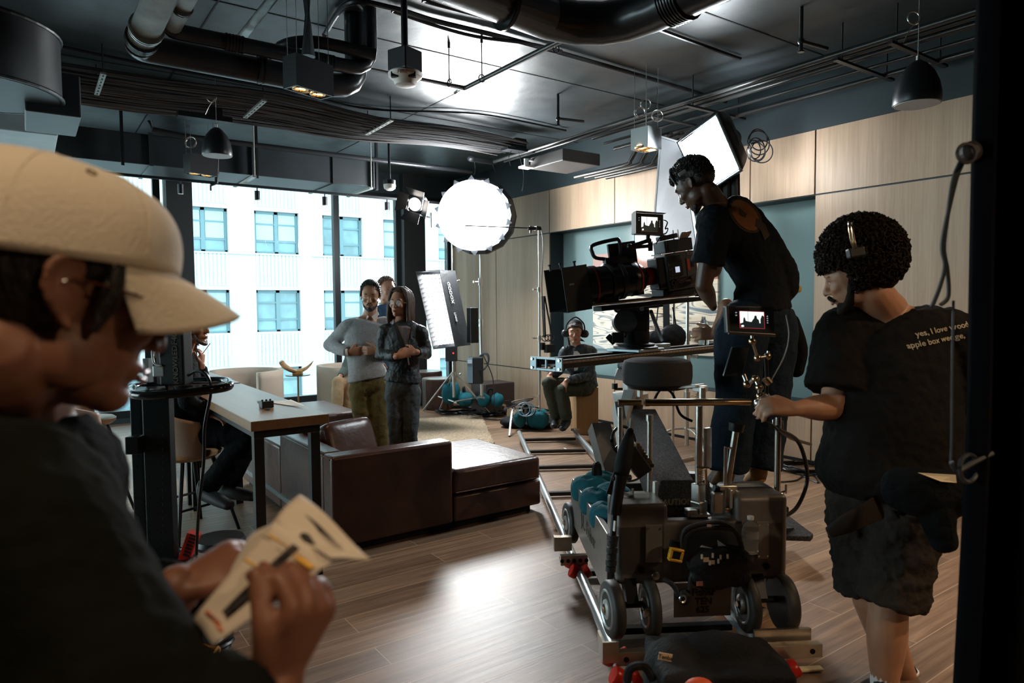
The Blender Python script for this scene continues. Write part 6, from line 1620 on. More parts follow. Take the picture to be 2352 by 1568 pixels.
# ------------------------------------------------------------------ people
def P3(p): return at(*p) if not isinstance(p, Vector) else p
def add_hand(m_, wr, dirn, pn, thumb, curl=(25, 30, 25), s=1.0, spread=4, thumb_in=.4, fcurl=None, tv=None):
    """dirn wrist->knuckles, pn the way the palm faces, thumb = direction of the thumb side"""
    d = V(dirn).normalized(); n = V(pn); n = (n - d*n.dot(d)).normalized(); l = d.cross(n); l = l if l.dot(V(thumb)) > 0 else -l
    W = V(wr)
    m_.limb([W - d*.02*s, W + d*.03*s, W + d*.075*s], [(.026*s, .020*s), (.036*s, .017*s), (.040*s, .013*s)], 14, 4, side=l)
    for i, (ln, r_) in enumerate(((.074, .0088), (.082, .0092), (.076, .0088), (.060, .0078))):
        off = (1.5 - i)*.0200*s
        p = W + d*(.084 - .004*abs(i-1))*s + l*off
        c = fcurl[i] if fcurl else curl
        dd = (d + l*(1.5 - i)*math.tan(R(spread))).normalized(); ax_ = l
        pts = [p - dd*.02*s, p]; seg = (.46, .30, .24)
        q = p
        for k in range(3):
            rt = Quaternion(dd.cross(n).normalized(), R(c[k])); dd = (rt @ dd).normalized(); n2 = n
            q = q + dd*ln*seg[k]*s; pts.append(q)
        m_.limb(pts, [r_*1.1*s, r_*1.05*s, r_*s, r_*.95*s, r_*.78*s], 10, 3)
    m_.limb([W + d*.02*s + l*.012*s, W + d*.055*s + l*.026*s + n*.006*s, W + d*.072*s + l*.026*s + n*.004*s], [.014*s, .013*s, .008*s], 10, 3)
    b = W + d*.022*s + l*.026*s; t1 = (l*.75 + d*.65 + n*thumb_in*.5).normalized(); t2 = (l*.25 + d*.9 + n*thumb_in).normalized()
    if tv: t1 = (d*tv[0] + l*tv[1] + n*tv[2]).normalized(); t2 = (d*tv[3] + l*tv[4] + n*tv[5]).normalized()
    m_.limb([b - t1*.01*s, b + t1*.036*s, b + t1*.036*s + t2*.028*s, b + t1*.036*s + t2*.052*s], [.014*s, .0115*s, .0100*s, .0085*s], 10, 3)
def head_frame(c, face, up):
    F = V(face).normalized(); U = V(up); U = (U - F*U.dot(F)).normalized(); L = U.cross(F).normalized()
    return F, L, U
def add_head(m_, c, F, L, U, s=1.0, nose=1.0, ear=1.0, jaw=1.0):
    Rm = Matrix((F, L, U)).transposed()
    H = lambda x, y, z: c + (F*x + L*y + U*z)*s
    E = lambda p, r, rt=None: m_.ell(H(*p), [k*s for k in r], Rm if rt is None else Rm @ rt, 18, 12)
    E((-.014, 0, .035), (.098, .076, .092)); E((.030, 0, .010), (.066, .068, .080))
    E((.030, 0, -.040), (.060, .056*jaw, .072)); E((.066, 0, -.097), (.024, .027*jaw, .020)); E((.040, 0, -.085), (.040, .042*jaw, .028))
    for y in (-1, 1):
        E((.012, y*.046*jaw, -.062), (.036, .016, .034)); E((.062, y*.036, -.024), (.026, .024, .022))
        E((.078, y*.026, .026), (.016, .027, .009)); E((.0715, y*.031, .0115), (.0125, .0150, .0062)); E((.0705, y*.031, -.0105), (.0120, .0140, .0055)); E((.097, y*.0115, -.036), (.010*nose, .0075, .0075))
        if ear:
            rt = Matrix.Rotation(R(y*-22), 3, 'Z') @ Matrix.Rotation(R(-10), 3, 'Y')
            E((-.010, y*.078, -.006), (.017*ear, .006, .029*ear), rt); m_.limb([H(.000, y*.080, .016*ear), H(-.012*ear, y*.086, .026*ear), H(-.027*ear, y*.088, .014*ear), H(-.026*ear, y*.086, -.008*ear), H(-.012*ear, y*.081, -.026*ear), H(-.002*ear, y*.079, -.034*ear)], [.003*s, .0042*s, .0045*s, .0042*s, .004*s, .0052*s], 8, 4)
    m_.limb([H(.084, 0, .020), H(.096, 0, -.004), H(.108*(.5+.5*nose), 0, -.026), H(.110*(.5+.5*nose), 0, -.034)], [.0075*s, .0085*s, .0105*s*nose, .0100*s*nose], 12, 3)
    E((.086, 0, -.061), (.011, .023, .0060)); E((.083, 0, -.073), (.011, .020, .0065)); E((.076, 0, -.065), (.016, .030, .018))
    return H, Rm
def face_bits(root, H, F, L, U, s, hairm, skinlip=LIP, brow=True, gaze=(0, 0), closed=False, iris=IRIS):
    for y in (-1, 1):
        e = H(.0738, y*.031, .0008)
        M().ell(e, .0120*s, None, 14, 10).build('eyeball', EYE if not closed else hairm, root, smooth=True)
        g_ = (F + L*gaze[0] + U*gaze[1]).normalized()
        M().ell(e + g_*.0078*s, .0055*s, None, 12, 8).build('iris', iris, root, smooth=True)
        if brow: M().limb([H(.088, y*.012, .021), H(.090, y*.030, .027), H(.077, y*.050, .022)], [.0035*s, .0042*s, .002*s], 8, 4).build('eyebrow', hairm, root, smooth=True)
        M().limb([H(.0835, y*.017, .004), H(.0868, y*.030, .0085), H(.079, y*.045, .004)], [.0018*s, .0022*s, .0014*s], 6, 4).build('eyelash', HAIR_K, root, smooth=True)
    M().limb([H(.0925, -.021, -.067), H(.1005, 0, -.0645), H(.0925, .021, -.067)], [(.0016*s, .0016*s), (.0042*s, .0042*s), (.0016*s, .0016*s)], 8, 4).limb([H(.0905, -.016, -.073), H(.099, 0, -.0745), H(.0905, .016, -.073)], [.0016*s, .0050*s, .0016*s], 8, 4).build('lips', skinlip, root, smooth=True)
def curls(m_, H, Rm, s, n, rng, r_=.0045, sz=.016, seed=3, out=1.0):
    """little helical locks scattered over an ellipsoid shell; rng(x,y,z) tells whether a direction carries hair"""
    rd = random.Random(seed); k = 0
    while k < n:
        v = V((rd.gauss(0, 1), rd.gauss(0, 1), rd.gauss(0, 1))).normalized()
        if not rng(v): continue
        k += 1
        p = V((-.014 + v.x*.104*out, v.y*.090*out, .035 + v.z*.104*out))
        nrm = v; a = rd.uniform(0, 2*PI); t = nrm.orthogonal().normalized(); b = nrm.cross(t); t, b = t*math.cos(a)+b*math.sin(a), -t*math.sin(a)+b*math.cos(a)
        R0 = sz*rd.uniform(.6, 1.1); pts = []
        for j in range(8):
            th = j*.95; q = p + nrm*(R0*.25*j*.5 + rd.uniform(0, .004)) + (t*math.cos(th) + b*math.sin(th))*R0*.55
            pts.append(H(q.x, q.y, q.z))
        m_.tube(pts, r_*s, 5, 1)
def person(label, pose, skin, top=None, pants=None, shoes=None, voxel=.006, build=1.0, waist=1.0, head=None, hands=True, neck_r=.056, torso_body=True, shirt=None):
    p = {k: P3(v) for k, v in pose.items() if k not in ('face', 'up', 'handL', 'handR', 'hs')}
    hs = pose.get('hs', 1.0)
    feet = [p[k] for k in ('anL', 'anR') if k in p]
    base = sum(feet, V())/len(feet) if feet else V(p['pelvis'])
    base = V((base.x, base.y, min([f.z for f in feet] + [base.z]) - .07))
    root = thing('person', label, 'person', base)
    F, L, U = head_frame(p['head'], cdir(*pose['face']), cdir(*pose['up']))
    body = M()
    H, Rm = add_head(body, p['head'], F, L, U, hs, **(head or {}))
    sa = (p['shL'] - p['shR']).normalized()
    nb = H(-.035, 0, -.075)
    body.limb([p['neck'], p['neck'].lerp(nb, .55), nb], [neck_r*1.12, neck_r, neck_r*.95], 16, 4)
    b = build
    ch = (p['shL']+p['shR'])/2
    tor = [p['pelvis'] + (p['pelvis']-p['waist']).normalized()*.05, p['pelvis'], p['waist'], p['chest'], ch, p['neck']]
    tr = [(.13*b, .10*b), (.145*b, .105*b), (.125*b*waist, .095*b*waist), (.148*b, .108*b), (.14*b, .082*b), (.065, .06)]
    body.limb(tor, tr, 20, 5, side=sa)
    def arm(mm, s, inf, cuff=None, rs=1.0):
        sh, el, wr = p['sh'+s], p['el'+s], p['wr'+s]
        if cuff is None:
            mm.limb([ch.lerp(sh, .55), sh, sh.lerp(el, .5), el], [.052*b + inf, .056*b*rs + inf, .047*b*rs + inf, .040*b*rs + inf], 14, 4)
            mm.limb([el, el.lerp(wr, .35), wr], [.040*b*rs + inf, .040*b*rs + inf, .026*rs + inf], 14, 4)
        else:
            kind, k = cuff
            if kind == 'short':
                mm.limb([ch.lerp(sh, .5), sh, sh.lerp(el, k*.6), sh.lerp(el, k)], [.055*b + inf, .060*b*rs + inf, .058*b*rs + inf*1.3, .058*b*rs + inf*1.6], 16, 4, flat=1)
            else:
                mm.limb([ch.lerp(sh, .55), sh, sh.lerp(el, .5), el], [.052*b + inf, .056*b*rs + inf, .048*b*rs + inf, .042*b*rs + inf], 16, 4)
                mm.limb([el, el.lerp(wr, .4), el.lerp(wr, k)], [.042*b*rs + inf, .041*b*rs + inf, .030*rs + inf], 16, 4, flat=1)
    def leg(mm, s, inf, k=1.0, flare=0):
        hp, kn, an = p['hip'+s], p['kn'+s], p['an'+s]
        mm.limb([p['pelvis'].lerp(hp, .8), hp.lerp(kn, .15), hp.lerp(kn, .55), kn], [.078*b + inf, .080*b + inf, .068*b + inf, .054*b + inf], 16, 4)
        e = kn.lerp(an, k) if k > 0 else None
        if k > 0: mm.limb([kn, kn.lerp(an, .35*k), e], [.054*b + inf, .056*b + inf, .038*b + inf + flare], 16, 4, flat=1)
    for s in 'LR':
        arm(body, s, 0)
        if 'kn'+s in p: leg(body, s, 0)
        hd_ = pose.get('hand'+s)
        if hd_ and hands:
            d, n, t = hd_[:3]; kw = hd_[3] if len(hd_) > 3 else {}
            add_hand(body, p['wr'+s], cdir(*d), cdir(*n), cdir(*t), **kw)
        if 'toe'+s in p:
            body.limb([p['an'+s] + V((0, 0, .01)), p['an'+s].lerp(p['toe'+s], .6) + V((0, 0, -.012))], [.030, .022], 12, 3)
    bo = body.build('body', skin, root, voxel=voxel, smo=3)
    objs = {'body': bo}
    if top:
        t = M(); inf = top.get('inf', .012); hem = top.get('hem', 0.0)
        lo = p['pelvis'] + (p['pelvis']-p['waist']).normalized()*hem
        tt = [lo, lo.lerp(p['waist'], .35), p['waist'], p['chest'], ch + (p['neck']-ch)*.15, p['neck'].lerp(ch, .30)]
        rr_ = [(.158*b + inf, .118*b + inf), (.148*b*max(1, waist) + inf, .112*b*max(1, waist) + inf), (.130*b*waist + inf, .102*b*waist + inf), (.152*b + inf, .114*b + inf), (.150*b + inf, .088*b + inf), (.080 + inf*.3, .072 + inf*.3)]
        t.limb(tt, rr_, 24, 5, side=sa, flat=3)
        for s in 'LR': arm(t, s, inf*.7, top.get('cuff', ('long', .92)), top.get('rs', 1.0))
        if top.get('extra'): t.limb([at(*q[:3]) for q in top['extra']], [q[3] for q in top['extra']], 20, 5)
        objs['top'] = t.build(top.get('name', 'shirt'), top['mat'], root, voxel=top.get('voxel', .008), smo=4, disp=top.get('disp', [('CLOUDS', .09, .014), ('CLOUDS', .025, .006)]))
    if pants:
        t = M(); inf = pants.get('inf', .014)
        up_ = (p['waist']-p['pelvis']).normalized()
        t.limb([p['pelvis'] - up_*.04, p['pelvis'] + up_*.02, p['pelvis'] + up_*pants.get('rise', .09)], [(.145*b + inf*.6, .11*b + inf*.6), (.150*b + inf*.5, .112*b + inf*.5), (.132*b*waist + inf*.3, .10*b*waist + inf*.3)], 24, 5, side=sa)
        for s in 'LR':
            if pants.get('short'):
                hp, kn = p['hip'+s], p['kn'+s]
                t.limb([hp, hp.lerp(kn, .5), hp.lerp(kn, pants['short'])], [.085*b + inf, .082*b + inf, .080*b + inf*1.4], 18, 4, flat=1)
            elif 'kn'+s in p: leg(t, s, inf, pants.get('len', .97), pants.get('flare', .01))
        objs['pants'] = t.build(pants.get('name', 'trousers'), pants['mat'], root, voxel=pants.get('voxel', .009), smo=4, disp=pants.get('disp', [('CLOUDS', .08, .020), ('CLOUDS', .03, .006)]))
    if shoes:
        for s in 'LR':
            if 'toe'+s in p:
                a, t = p['an'+s], p['toe'+s]; d = (t-a); d.z = 0; d.normalize(); sz = min(a.z, t.z)
                sm = M().limb([a + V((0, 0, .03)), a + V((0, 0, -.02)), a.lerp(t, .5) + V((0, 0, -.012)), t], [(.048, .048), (.048, .052), (.050, .044), (.044, .032)], 14, 4).limb([a - d*.03 + V((0, 0, -.045)), t + V((0, 0, -.01))], [(.036, .022), (.042, .02)], 12, 3)
                sm.build('shoe', shoes, root, voxel=.007, smo=3)
    return root, objs, p, H, Rm, (F, L, U), hs
def cap_hair(root, H, Rm, s, m, front=.055, back=-.06, puff=.008, disp=None, name='hair', voxel=.005, side=-.02):
    """short hair: a shell over the skull, open on the face"""
    h = M()
    def f(u, v):
        th = (u-.5)*2*PI; 
        zmin = back + (front - back)*(max(0, math.cos(th))**.38) + (side-back)*max(0, math.sin(abs(th)))*.5*(1 if abs(th) < PI*.6 else .4)
        ph = PI/2 - v*(PI/2 - math.asin(max(-.95, min(.95, (zmin-.035)/.10))))
        rx, ry, rz = .098 + puff, .076 + puff, .092 + puff
        return H(-.014 + rx*math.cos(ph)*math.cos(th), ry*math.cos(ph)*math.sin(th), .035 + rz*math.sin(ph))
    h.grid(f, 40, 16)
    return h.build(name, m, root, solid=.009*s, smooth=True, disp=disp or [('CLOUDS', .02, .008)])
def glasses(root, H, s, m, lens, r_=.021):
    k = M(); 
    for y in (-1, 1):
        c = H(.098, y*.032, -.001); nrm = (H(1, 0, 0) - H(0, 0, 0)).normalized()
        k.ring(c, nrm, r_*s, .0012*s, 24, 6); k.tube([H(.096, y*.052, .004), H(.05, y*.082, .006), H(-.01, y*.086, .006), H(-.02, y*.084, -.012)], .0013*s, 6, 4)
    k.tube([H(.100, -.012, .002), H(.105, 0, .004), H(.100, .012, .002)], .0012*s, 6, 4)
    o = k.build('spectacles', m, root, smooth=True)
    for y in (-1, 1):
        c = H(.098, y*.032, -.001); nrm = (H(1, 0, 0) - H(0, 0, 0)).normalized()
        M().cyl(c, c + nrm*.0006, (r_ - .001)*s, n=24).build('spectacle_lens', lens, o)
def headphones(root, H, s, m=BLKP, band_z=.150, cup_y=.098, name='headphones', tilt=-.01):
    o = M().tube([H(tilt, y*k, z) for y, k, z in ((-1, cup_y, .0), (-1, .098, .06), (-1, .075, .115), (0, 0, band_z), (1, .075, .115), (1, .098, .06), (1, cup_y, .0))], .008*s, 8, 6).build(name, m, root, smooth=True)
    for y in (-1, 1): M().limb([H(tilt, y*(cup_y-.012), -.008), H(tilt, y*(cup_y + .012), -.008)], [(.036*s, .042*s)]*2, 18, 3).build('ear_cup', m, o, smooth=True)
    return o
def laid(poly, m, par, name='shirt_print', off=.004, dense=6, dirn=None):
    """flat shape given in pixels, laid on the cloth"""
    nd = -CBK if dirn is None else dirn; pts = []; n = len(poly)
    for i in range(n):
        a, b = poly[i], poly[(i+1) % n]
        for k in range(dense): pts.append((a[0] + (b[0]-a[0])*k/dense, a[1] + (b[1]-a[1])*k/dense))
    cx = sum(q[0] for q in pts)/len(pts); cy = sum(q[1] for q in pts)/len(pts)
    def hit(px, py):
        r = ray(px, py).normalized(); h = tbv.ray_cast(CAM, r)
        return h[0] - r*off if h[0] is not None else None
    def hs2(x, y):
        for q in (1, .94, .88, .8, .7, .6):
            h = hit(cx + (x-cx)*q, cy + (y-cy)*q)
            if h is not None: return h
    rings = [[hs2(cx + (x-cx)*t, cy + (y-cy)*t) for x, y in pts] for t in (.02, .15, .3, .45, .6, .75, .88, 1.0)]
    if any(h is None for rg_ in rings for h in rg_): return None
    N = len(pts); vs = [h for rg_ in rings for h in rg_]; fs = [tuple(range(N))]
    for j in range(7): fs += [(j*N+i, j*N+(i+1) % N, (j+1)*N+(i+1) % N, (j+1)*N+i) for i in range(N)]
    return M()._a(vs, fs).build(name, m, par, smooth=True)
LENSG = mat('spectacle_glass', (.9, 1, 1), .02, alpha=.18, spec=.9)

# ---- man in the grey sweater
WOOL = mat('grey_wool', (.30, .30, .30), .9, bump=('noise', 160, .5), var=(70, .16), sheen=.3)
OLIVE = mat('olive_trousers', (.115, .088, .030), .8, bump=('noise', 90, .3), var=(9, .2))
d = 5.9
r_, o_, p_, H, Rm, fr_, s_ = person('person in a grey crew-neck sweater and olive trousers, dark hair tied back', dict(
    head=(851, 679, d), face=(.10, -.22, 1), up=(.02, 1, .15), hs=1.02,
    neck=(850, 727, d + .05), chest=(838, 785, d + .03), waist=(840, 838, d + .02), pelvis=(847, 876, d + .02),
    shR=(801, 750, d + .0), elR=(757, 792, d + .10), wrR=(803, 809, d - .12), handR=((1, .12, -.1), (.1, .1, -1), (0, 1, 0), dict(curl=(30, 35, 30))),
    shL=(888, 746, d + .10), elL=(902, 812, d + .10), wrL=(866, 806, d - .10), handL=((-1, .05, .25), (0, 0, -1), (0, 1, 0), dict(curl=(35, 40, 30))),
    hipL=(868, 884, d + .03), knL=(872, 984, d - .02), anL=(878, 1092, d + .05), toeL=(872, 1112, d - .12),
    hipR=(828, 884, d), knR=(836, 984, d - .05), anR=(846, 1094, d), toeR=(842, 1114, d - .16)),
    SKIN_M, top=dict(name='sweater', mat=WOOL, inf=.018, hem=-.02, disp=[('CLOUDS', .10, .012)]), pants=dict(mat=OLIVE, inf=.022), shoes=mat('dark_leather_shoe', (.04, .025, .018), .4), build=1.02)
F, L, U = fr_
cap_hair(r_, H, Rm, s_, HAIR_K, front=.100, back=-.06, puff=.001)
st_ = M()
for i in range(15):
    y = (i-7)*.0105; c_ = math.sqrt(max(.05, 1 - (y/.082)**2))
    st_.limb([H(.072*c_ + .004, y*.95, .092*c_ + .012), H(.03, y*1.02, .035 + .098*c_), H(-.04, y*1.0, .035 + .094*c_), H(-.10*c_ - .01, y*.7, .075), H(-.118, y*.3, .05)], [.003, .0065, .0075, .007, .005], 8, 5)
for y in (-1, 1):
    for k in range(5): st_.limb([H(.058 - .012*k, y*(.066 + .003*k), .072 - .012*k), H(.0, y*.082, .055 - .014*k), H(-.06, y*.070, .05 - .012*k), H(-.11, y*.02, .045)], [.003, .0065, .007, .005], 8, 5)
st_.build('slicked_hair', HAIR_K, r_, smooth=True)
M().ell(H(-.12, 0, .045), (.03, .03, .03)).build('hair_bun', HAIR_K, r_, smooth=True)
face_bits(r_, H, F, L, U, s_, HAIR_K, gaze=(0, -.22))
bm_ = M()
bm_.limb([H(.020, -.062, -.045), H(.045, -.050, -.085), H(.072, -.022, -.108), H(.080, 0, -.113), H(.072, .022, -.108), H(.045, .050, -.085), H(.020, .062, -.045)], [.004, .006, .009, .011, .009, .006, .004], 10, 4).limb([H(.092, -.026, -.066), H(.099, -.014, -.052), H(.103, 0, -.050), H(.099, .014, -.052), H(.092, .026, -.066)], [.003, .004, .004, .004, .003], 8, 4).ell(H(.094, 0, -.090), (.008, .014, .012), Rm).ell(H(.064, 0, -.098), (.027, .032, .024), Rm).ell(H(.045, 0, -.088), (.038, .045, .026), Rm)
bm_.build('beard', HAIR_K, r_, smooth=True, disp=[('CLOUDS', .01, .004)])
CREAM = mat('cream_cotton', (.62, .57, .50), .8)
ck = M()
for y in (-1, 1): ck.prism([H(-.01, y*.058, -.135), H(.055, y*.010, -.168), H(.058, y*.030, -.195), H(.0, y*.070, -.160)], F*.006)
ck.build('collar', CREAM, r_, bevel=.002)
w_ = p_['wrR']; M().cyl(w_ - cdir(1, .12, 0)*.03, w_ - cdir(1, .12, 0)*.012, .034, n=20).build('cuff', CREAM, r_, smooth=True)
# ---- woman in the dark jacket
d = 5.62
JK = mat('dark_teal_jacket', (.014, .020, .024), .55, bump=('noise', 60, .3), var=(7, .3))
SLK = mat('slate_trousers', (.070, .085, .095), .75, bump=('noise', 120, .3), var=(9, .15))
r_, o_, p_, H, Rm, fr_, s_ = person('person with long brown hair and glasses in a dark jacket, hands clasped', dict(
    head=(918, 696, d), face=(-.28, -.02, 1), up=(.08, 1, 0), hs=.96,
    neck=(921, 742, d + .04), chest=(925, 795, d + .02), waist=(928, 842, d + .02), pelvis=(924, 884, d + .03),
    shR=(884, 760, d), elR=(874, 815, d + .03), wrR=(912, 818, d - .15), handR=((1, .30, 0), (0, -.3, -1), (0, 1, 0), dict(s=.88, curl=(25, 35, 30))),
    shL=(966, 762, d + .02), elL=(980, 812, d + .05), wrL=(955, 808, d - .14), handL=((-1, .05, .1), (0, -.2, -1), (0, 1, 0), dict(s=.88, curl=(35, 40, 30))),
    hipL=(945, 890, d + .03), knL=(944, 990, d - .02), anL=(945, 1108, d + .05), toeL=(945, 1128, d - .1),
    hipR=(905, 890, d), knR=(908, 990, d - .05), anR=(915, 1108, d), toeR=(910, 1128, d - .15)),
    SKIN_A, top=dict(name='jacket', mat=JK, inf=.012, hem=-.03, disp=[('CLOUDS', .06, .018), ('CLOUDS', .02, .008)]), pants=dict(mat=SLK, inf=.008, flare=.03), shoes=BLKM, build=.90, waist=.92, head=dict(nose=.9, jaw=.9), neck_r=.046)
F, L, U = fr_
hr = M()
def strand(y0, x0, z0, pts, rd): hr.limb([H(*q) for q in pts], rd, 10, 5)
for y in (-1, 1):
    for i in range(7):
        a = i/6; x = .030 - .11*a
        hr.limb([H(.01 - .05*a, y*.010, .130), H(x*.9 + .012*(1-a), y*.058, .105 - .01*a), H(x, y*(.083 + .004*a), .03), H(x - .004, y*(.088 + .006*math.sin(a*3)), -.06), H(x - .015 + .01*math.sin(i), y*(.092), -.135), H(x - .01, y*.085, -.175 - .02*math.sin(i*2))],
                [.012, .016, .016, .016, .014, .006], 10, 5)
for i in range(5):
    y = (i-2)*.03; hr.limb([H(-.02, y*.5, .13), H(-.09, y, .08), H(-.115, y, 0), H(-.11, y*1.2, -.1), H(-.10, y*1.3, -.17)], [.016, .022, .022, .020, .008], 10, 5)
hr.build('long_hair', HAIR_B, r_, smooth=True)
cap_hair(r_, H, Rm, s_, HAIR_B, front=.095, back=-.06, puff=.008)
face_bits(r_, H, F, L, U, s_, HAIR_B, gaze=(-.1, 0))
glasses(r_, H, s_, mat('fine_gold_frame', (.35, .25, .15), .3, .8), LENSG, .023)
ck = M()
for y in (-1, 1): ck.prism([H(-.02, y*.055, -.135), H(.065, y*.010, -.185), H(.065, y*.045, -.225), H(.0, y*.072, -.165)], F*.006)
ck.build('shirt_collar', mat('lilac_grey_shirt', (.34, .32, .36), .8), r_, bevel=.002)
tbv = bvh(o_['top'])
laid([(913, 748), (935, 748), (944, 752), (938, 780), (932, 796), (925, 778)], mat('lilac_grey_shirt', (.34, .32, .36), .8), r_, 'shirt_front', .004)
laid([(925, 752), (934, 752), (940, 795), (933, 812), (927, 795)], mat('grey_tie', (.13, .13, .15), .5), r_, 'tie', .009)
laid([(900, 748), (913, 748), (926, 780), (932, 800), (918, 792), (906, 786), (909, 776), (900, 772)], JK, r_, 'lapel', .012)
laid([(945, 748), (956, 752), (954, 774), (946, 778), (948, 788), (934, 812), (940, 782)], JK, r_, 'lapel', .012)
laid([(934, 812), (937, 812), (941, 838), (938, 838)], STEEL, r_, 'zip', .006)
# ---- older man behind them
d = 7.3
r_, o_, p_, H, Rm, fr_, s_ = person('older person with short greying hair in a blue jacket and jeans, standing behind the couple', dict(
    head=(889, 667, d), face=(.62, -.02, .8), up=(-.05, 1, 0), hs=1.08,
    neck=(886, 708, d + .03), chest=(884, 752, d + .02), waist=(884, 800, d), pelvis=(884, 838, d),
    shR=(860, 722, d - .14), elR=(852, 785, d - .14), wrR=(868, 830, d - .2), handR=((.3, -1, 0), (0, 0, -1), (1, 0, 0)),
    shL=(912, 720, d + .14), elL=(918, 785, d + .16), wrL=(915, 835, d + .1), handL=((.1, -1, 0), (0, 0, -1), (1, 0, 0)),
    hipL=(895, 846, d + .08), knL=(892, 935, d + .05), anL=(888, 1018, d + .1), toeL=(905, 1030, d - .05),
    hipR=(874, 846, d - .08), knR=(872, 935, d - .1), anR=(872, 1018, d - .1), toeR=(890, 1032, d - .25)),
    SKIN_A, top=dict(name='jacket', mat=mat('blue_jacket', (.06, .13, .24), .7), inf=.016, hem=.02), pants=dict(name='jeans', mat=mat('blue_jeans', (.03, .07, .14), .8, var=(12, .3)), inf=.02), shoes=mat('tan_leather_shoe', (.25, .12, .06), .5))
F, L, U = fr_
cap_hair(r_, H, Rm, s_, HAIR_G, front=.100, back=-.05, puff=.000, disp=[('CLOUDS', .015, .010)])
hr = M(); curls(hr, H, Rm, s_, 420, lambda v: v.z > -.35 and not (v.x > .42 and v.z < .62) and not (abs(v.y) > .75 and v.x > -.1 and v.z < .2), .0032, .010, 21, .96)
hr.build('short_hair', HAIR_G, r_, smooth=True)
face_bits(r_, H, F, L, U, s_, HAIR_G)
ck = M(); ck.limb([H(-.05, -.06, -.13), H(.03, -.05, -.15), H(.05, 0, -.17)], [.014, .016, .012], 10, 4); ck.limb([H(-.05, .06, -.13), H(.03, .05, -.15), H(.05, 0, -.17)], [.014, .016, .012], 10, 4); ck.build('shirt_collar', CREAM, r_, smooth=True)
# ---- seated person in the armchair by the window
d = 9.15
r_, o_, p_, H, Rm, fr_, s_ = person('person in khaki trousers and a grey-green top seated in the cream armchair, mostly hidden', dict(
    head=(838, 772, d + .1), face=(-.7, 0, .6), up=(0, 1, 0), hs=.95,
    neck=(836, 805, d + .12), chest=(828, 840, d + .1), waist=(822, 868, d + .05), pelvis=(818, 895, d + .0),
    shR=(806, 815, d - .02), elR=(792, 850, d - .15), wrR=(780, 866, d - .35), handR=((-.4, -.6, .3), (0, -1, 0), (1, 0, 0)),
    shL=(862, 815, d + .22), elL=(860, 855, d + .1), wrL=(835, 872, d - .1), handL=((-.8, -.4, .3), (0, -1, 0), (1, 0, 0)),
    hipL=(828, 898, d + .05), knL=(800, 880, d - .30), anL=(798, 952, d - .35), toeL=(785, 965, d - .5),
    hipR=(804, 898, d - .1), knR=(776, 876, d - .42), anR=(774, 952, d - .5), toeR=(762, 966, d - .65)),
    SKIN_A, top=dict(name='sweatshirt', mat=mat('grey_green_top', (.10, .13, .12), .8), inf=.018, hem=.0, cuff=('long', .8)), pants=dict(mat=mat('khaki_trousers', (.42, .29, .17), .8, var=(8, .1)), inf=.02), shoes=WHITE, voxel=.009)
cap_hair(r_, H, Rm, s_, HAIR_B); face_bits(r_, H, *fr_, s_, HAIR_B)
# ---- sound person on the wooden box
bx0 = onf(1342, 8.42)
WB = thing('wooden_box', 'plain tall wooden apple box the person with headphones sits on', 'box', bx0)
RB = Matrix.Rotation(R(-28), 3, 'Z')
zb = at(1342, 889, 8.3).z
M().box(bx0 + V((0, 0, zb/2)), (.27, .34, zb), RB).build('box_body', BOXWOOD, WB, bevel=.006)
d = 8.15
DEN = mat('dark_denim_jacket', (.020, .032, .040), .42, bump=('noise', 50, .3), var=(10, .3))
OLV2 = mat('dark_olive_trousers', (.045, .052, .036), .8, var=(9, .2))
r_, o_, p_, H, Rm, fr_, s_ = person('person wearing headphones and a cap, sitting on the tall wooden box', dict(
    head=(1321, 764, d), face=(-.12, -.02, 1), up=(.03, 1, 0), hs=1.12,
    neck=(1325, 796, d + .06), chest=(1333, 832, d + .08), waist=(1340, 862, d + .12), pelvis=(1340, 880, d + .15),
    shR=(1300, 807, d + .02), elR=(1285, 850, d + .0), wrR=(1264, 861, d - .22), handR=((-.45, -.75, .5), (0, -1, -.2), (1, 0, 0), dict(curl=(15, 25, 20), s=1.0)),
    shL=(1360, 809, d + .08), elL=(1352, 862, d - .05), wrL=(1300, 876, d - .30), handL=((-.35, -.85, .4), (0, -1, -.2), (-1, 0, 0), dict(curl=(15, 25, 20))),
    hipL=(1352, 890, d + .10), knL=(1290, 896, d - .30), anL=(1302, 965, d - .15), toeL=(1292, 984, d - .38),
    hipR=(1325, 888, d + .10), knR=(1259, 880, d - .28), anR=(1280, 962, d - .05), toeR=(1272, 978, d - .28)),
    SKIN_A, top=dict(name='jacket', mat=DEN, inf=.024, hem=.03, disp=[('CLOUDS', .07, .030)]), pants=dict(mat=OLV2, inf=.02, len=.93), shoes=mat('black_boot', (.012, .013, .015), .4), build=1.0)
F, L, U = fr_
cap_hair(r_, H, Rm, s_, HAIR_B, front=.05, back=-.07, puff=.004)
face_bits(r_, H, F, L, U, s_, HAIR_B)
cp = M().ell(H(-.018, 0, .082), (.100, .086, .066), Rm).build('cap', mat('black_cap', (.02, .022, .024), .7), r_, smooth=True)
M().limb([H(.070, 0, .078), H(.118, 0, .074)], [(.058, .006), (.048, .005)], 18, 3, side=L).build('cap_brim', MATS['black_cap'], cp, smooth=True)
headphones(r_, H, s_, band_z=.165)
M().limb([H(-.08, -.02, -.05), H(-.10, .05, -.07), H(-.08, .10, -.09)], [.02, .018, .004], 10, 4).limb([H(.0, -.07, -.06), H(.0, -.06, -.12), H(.01, -.055, -.16)], [.012, .012, .004], 10, 4).build('ponytail', HAIR_B, r_, smooth=True)
tbv = bvh(o_['top']); laid([(1318, 806), (1326, 806), (1332, 812), (1327, 850), (1319, 852), (1316, 820)], CREAM, r_, 'white_shirt', .004)
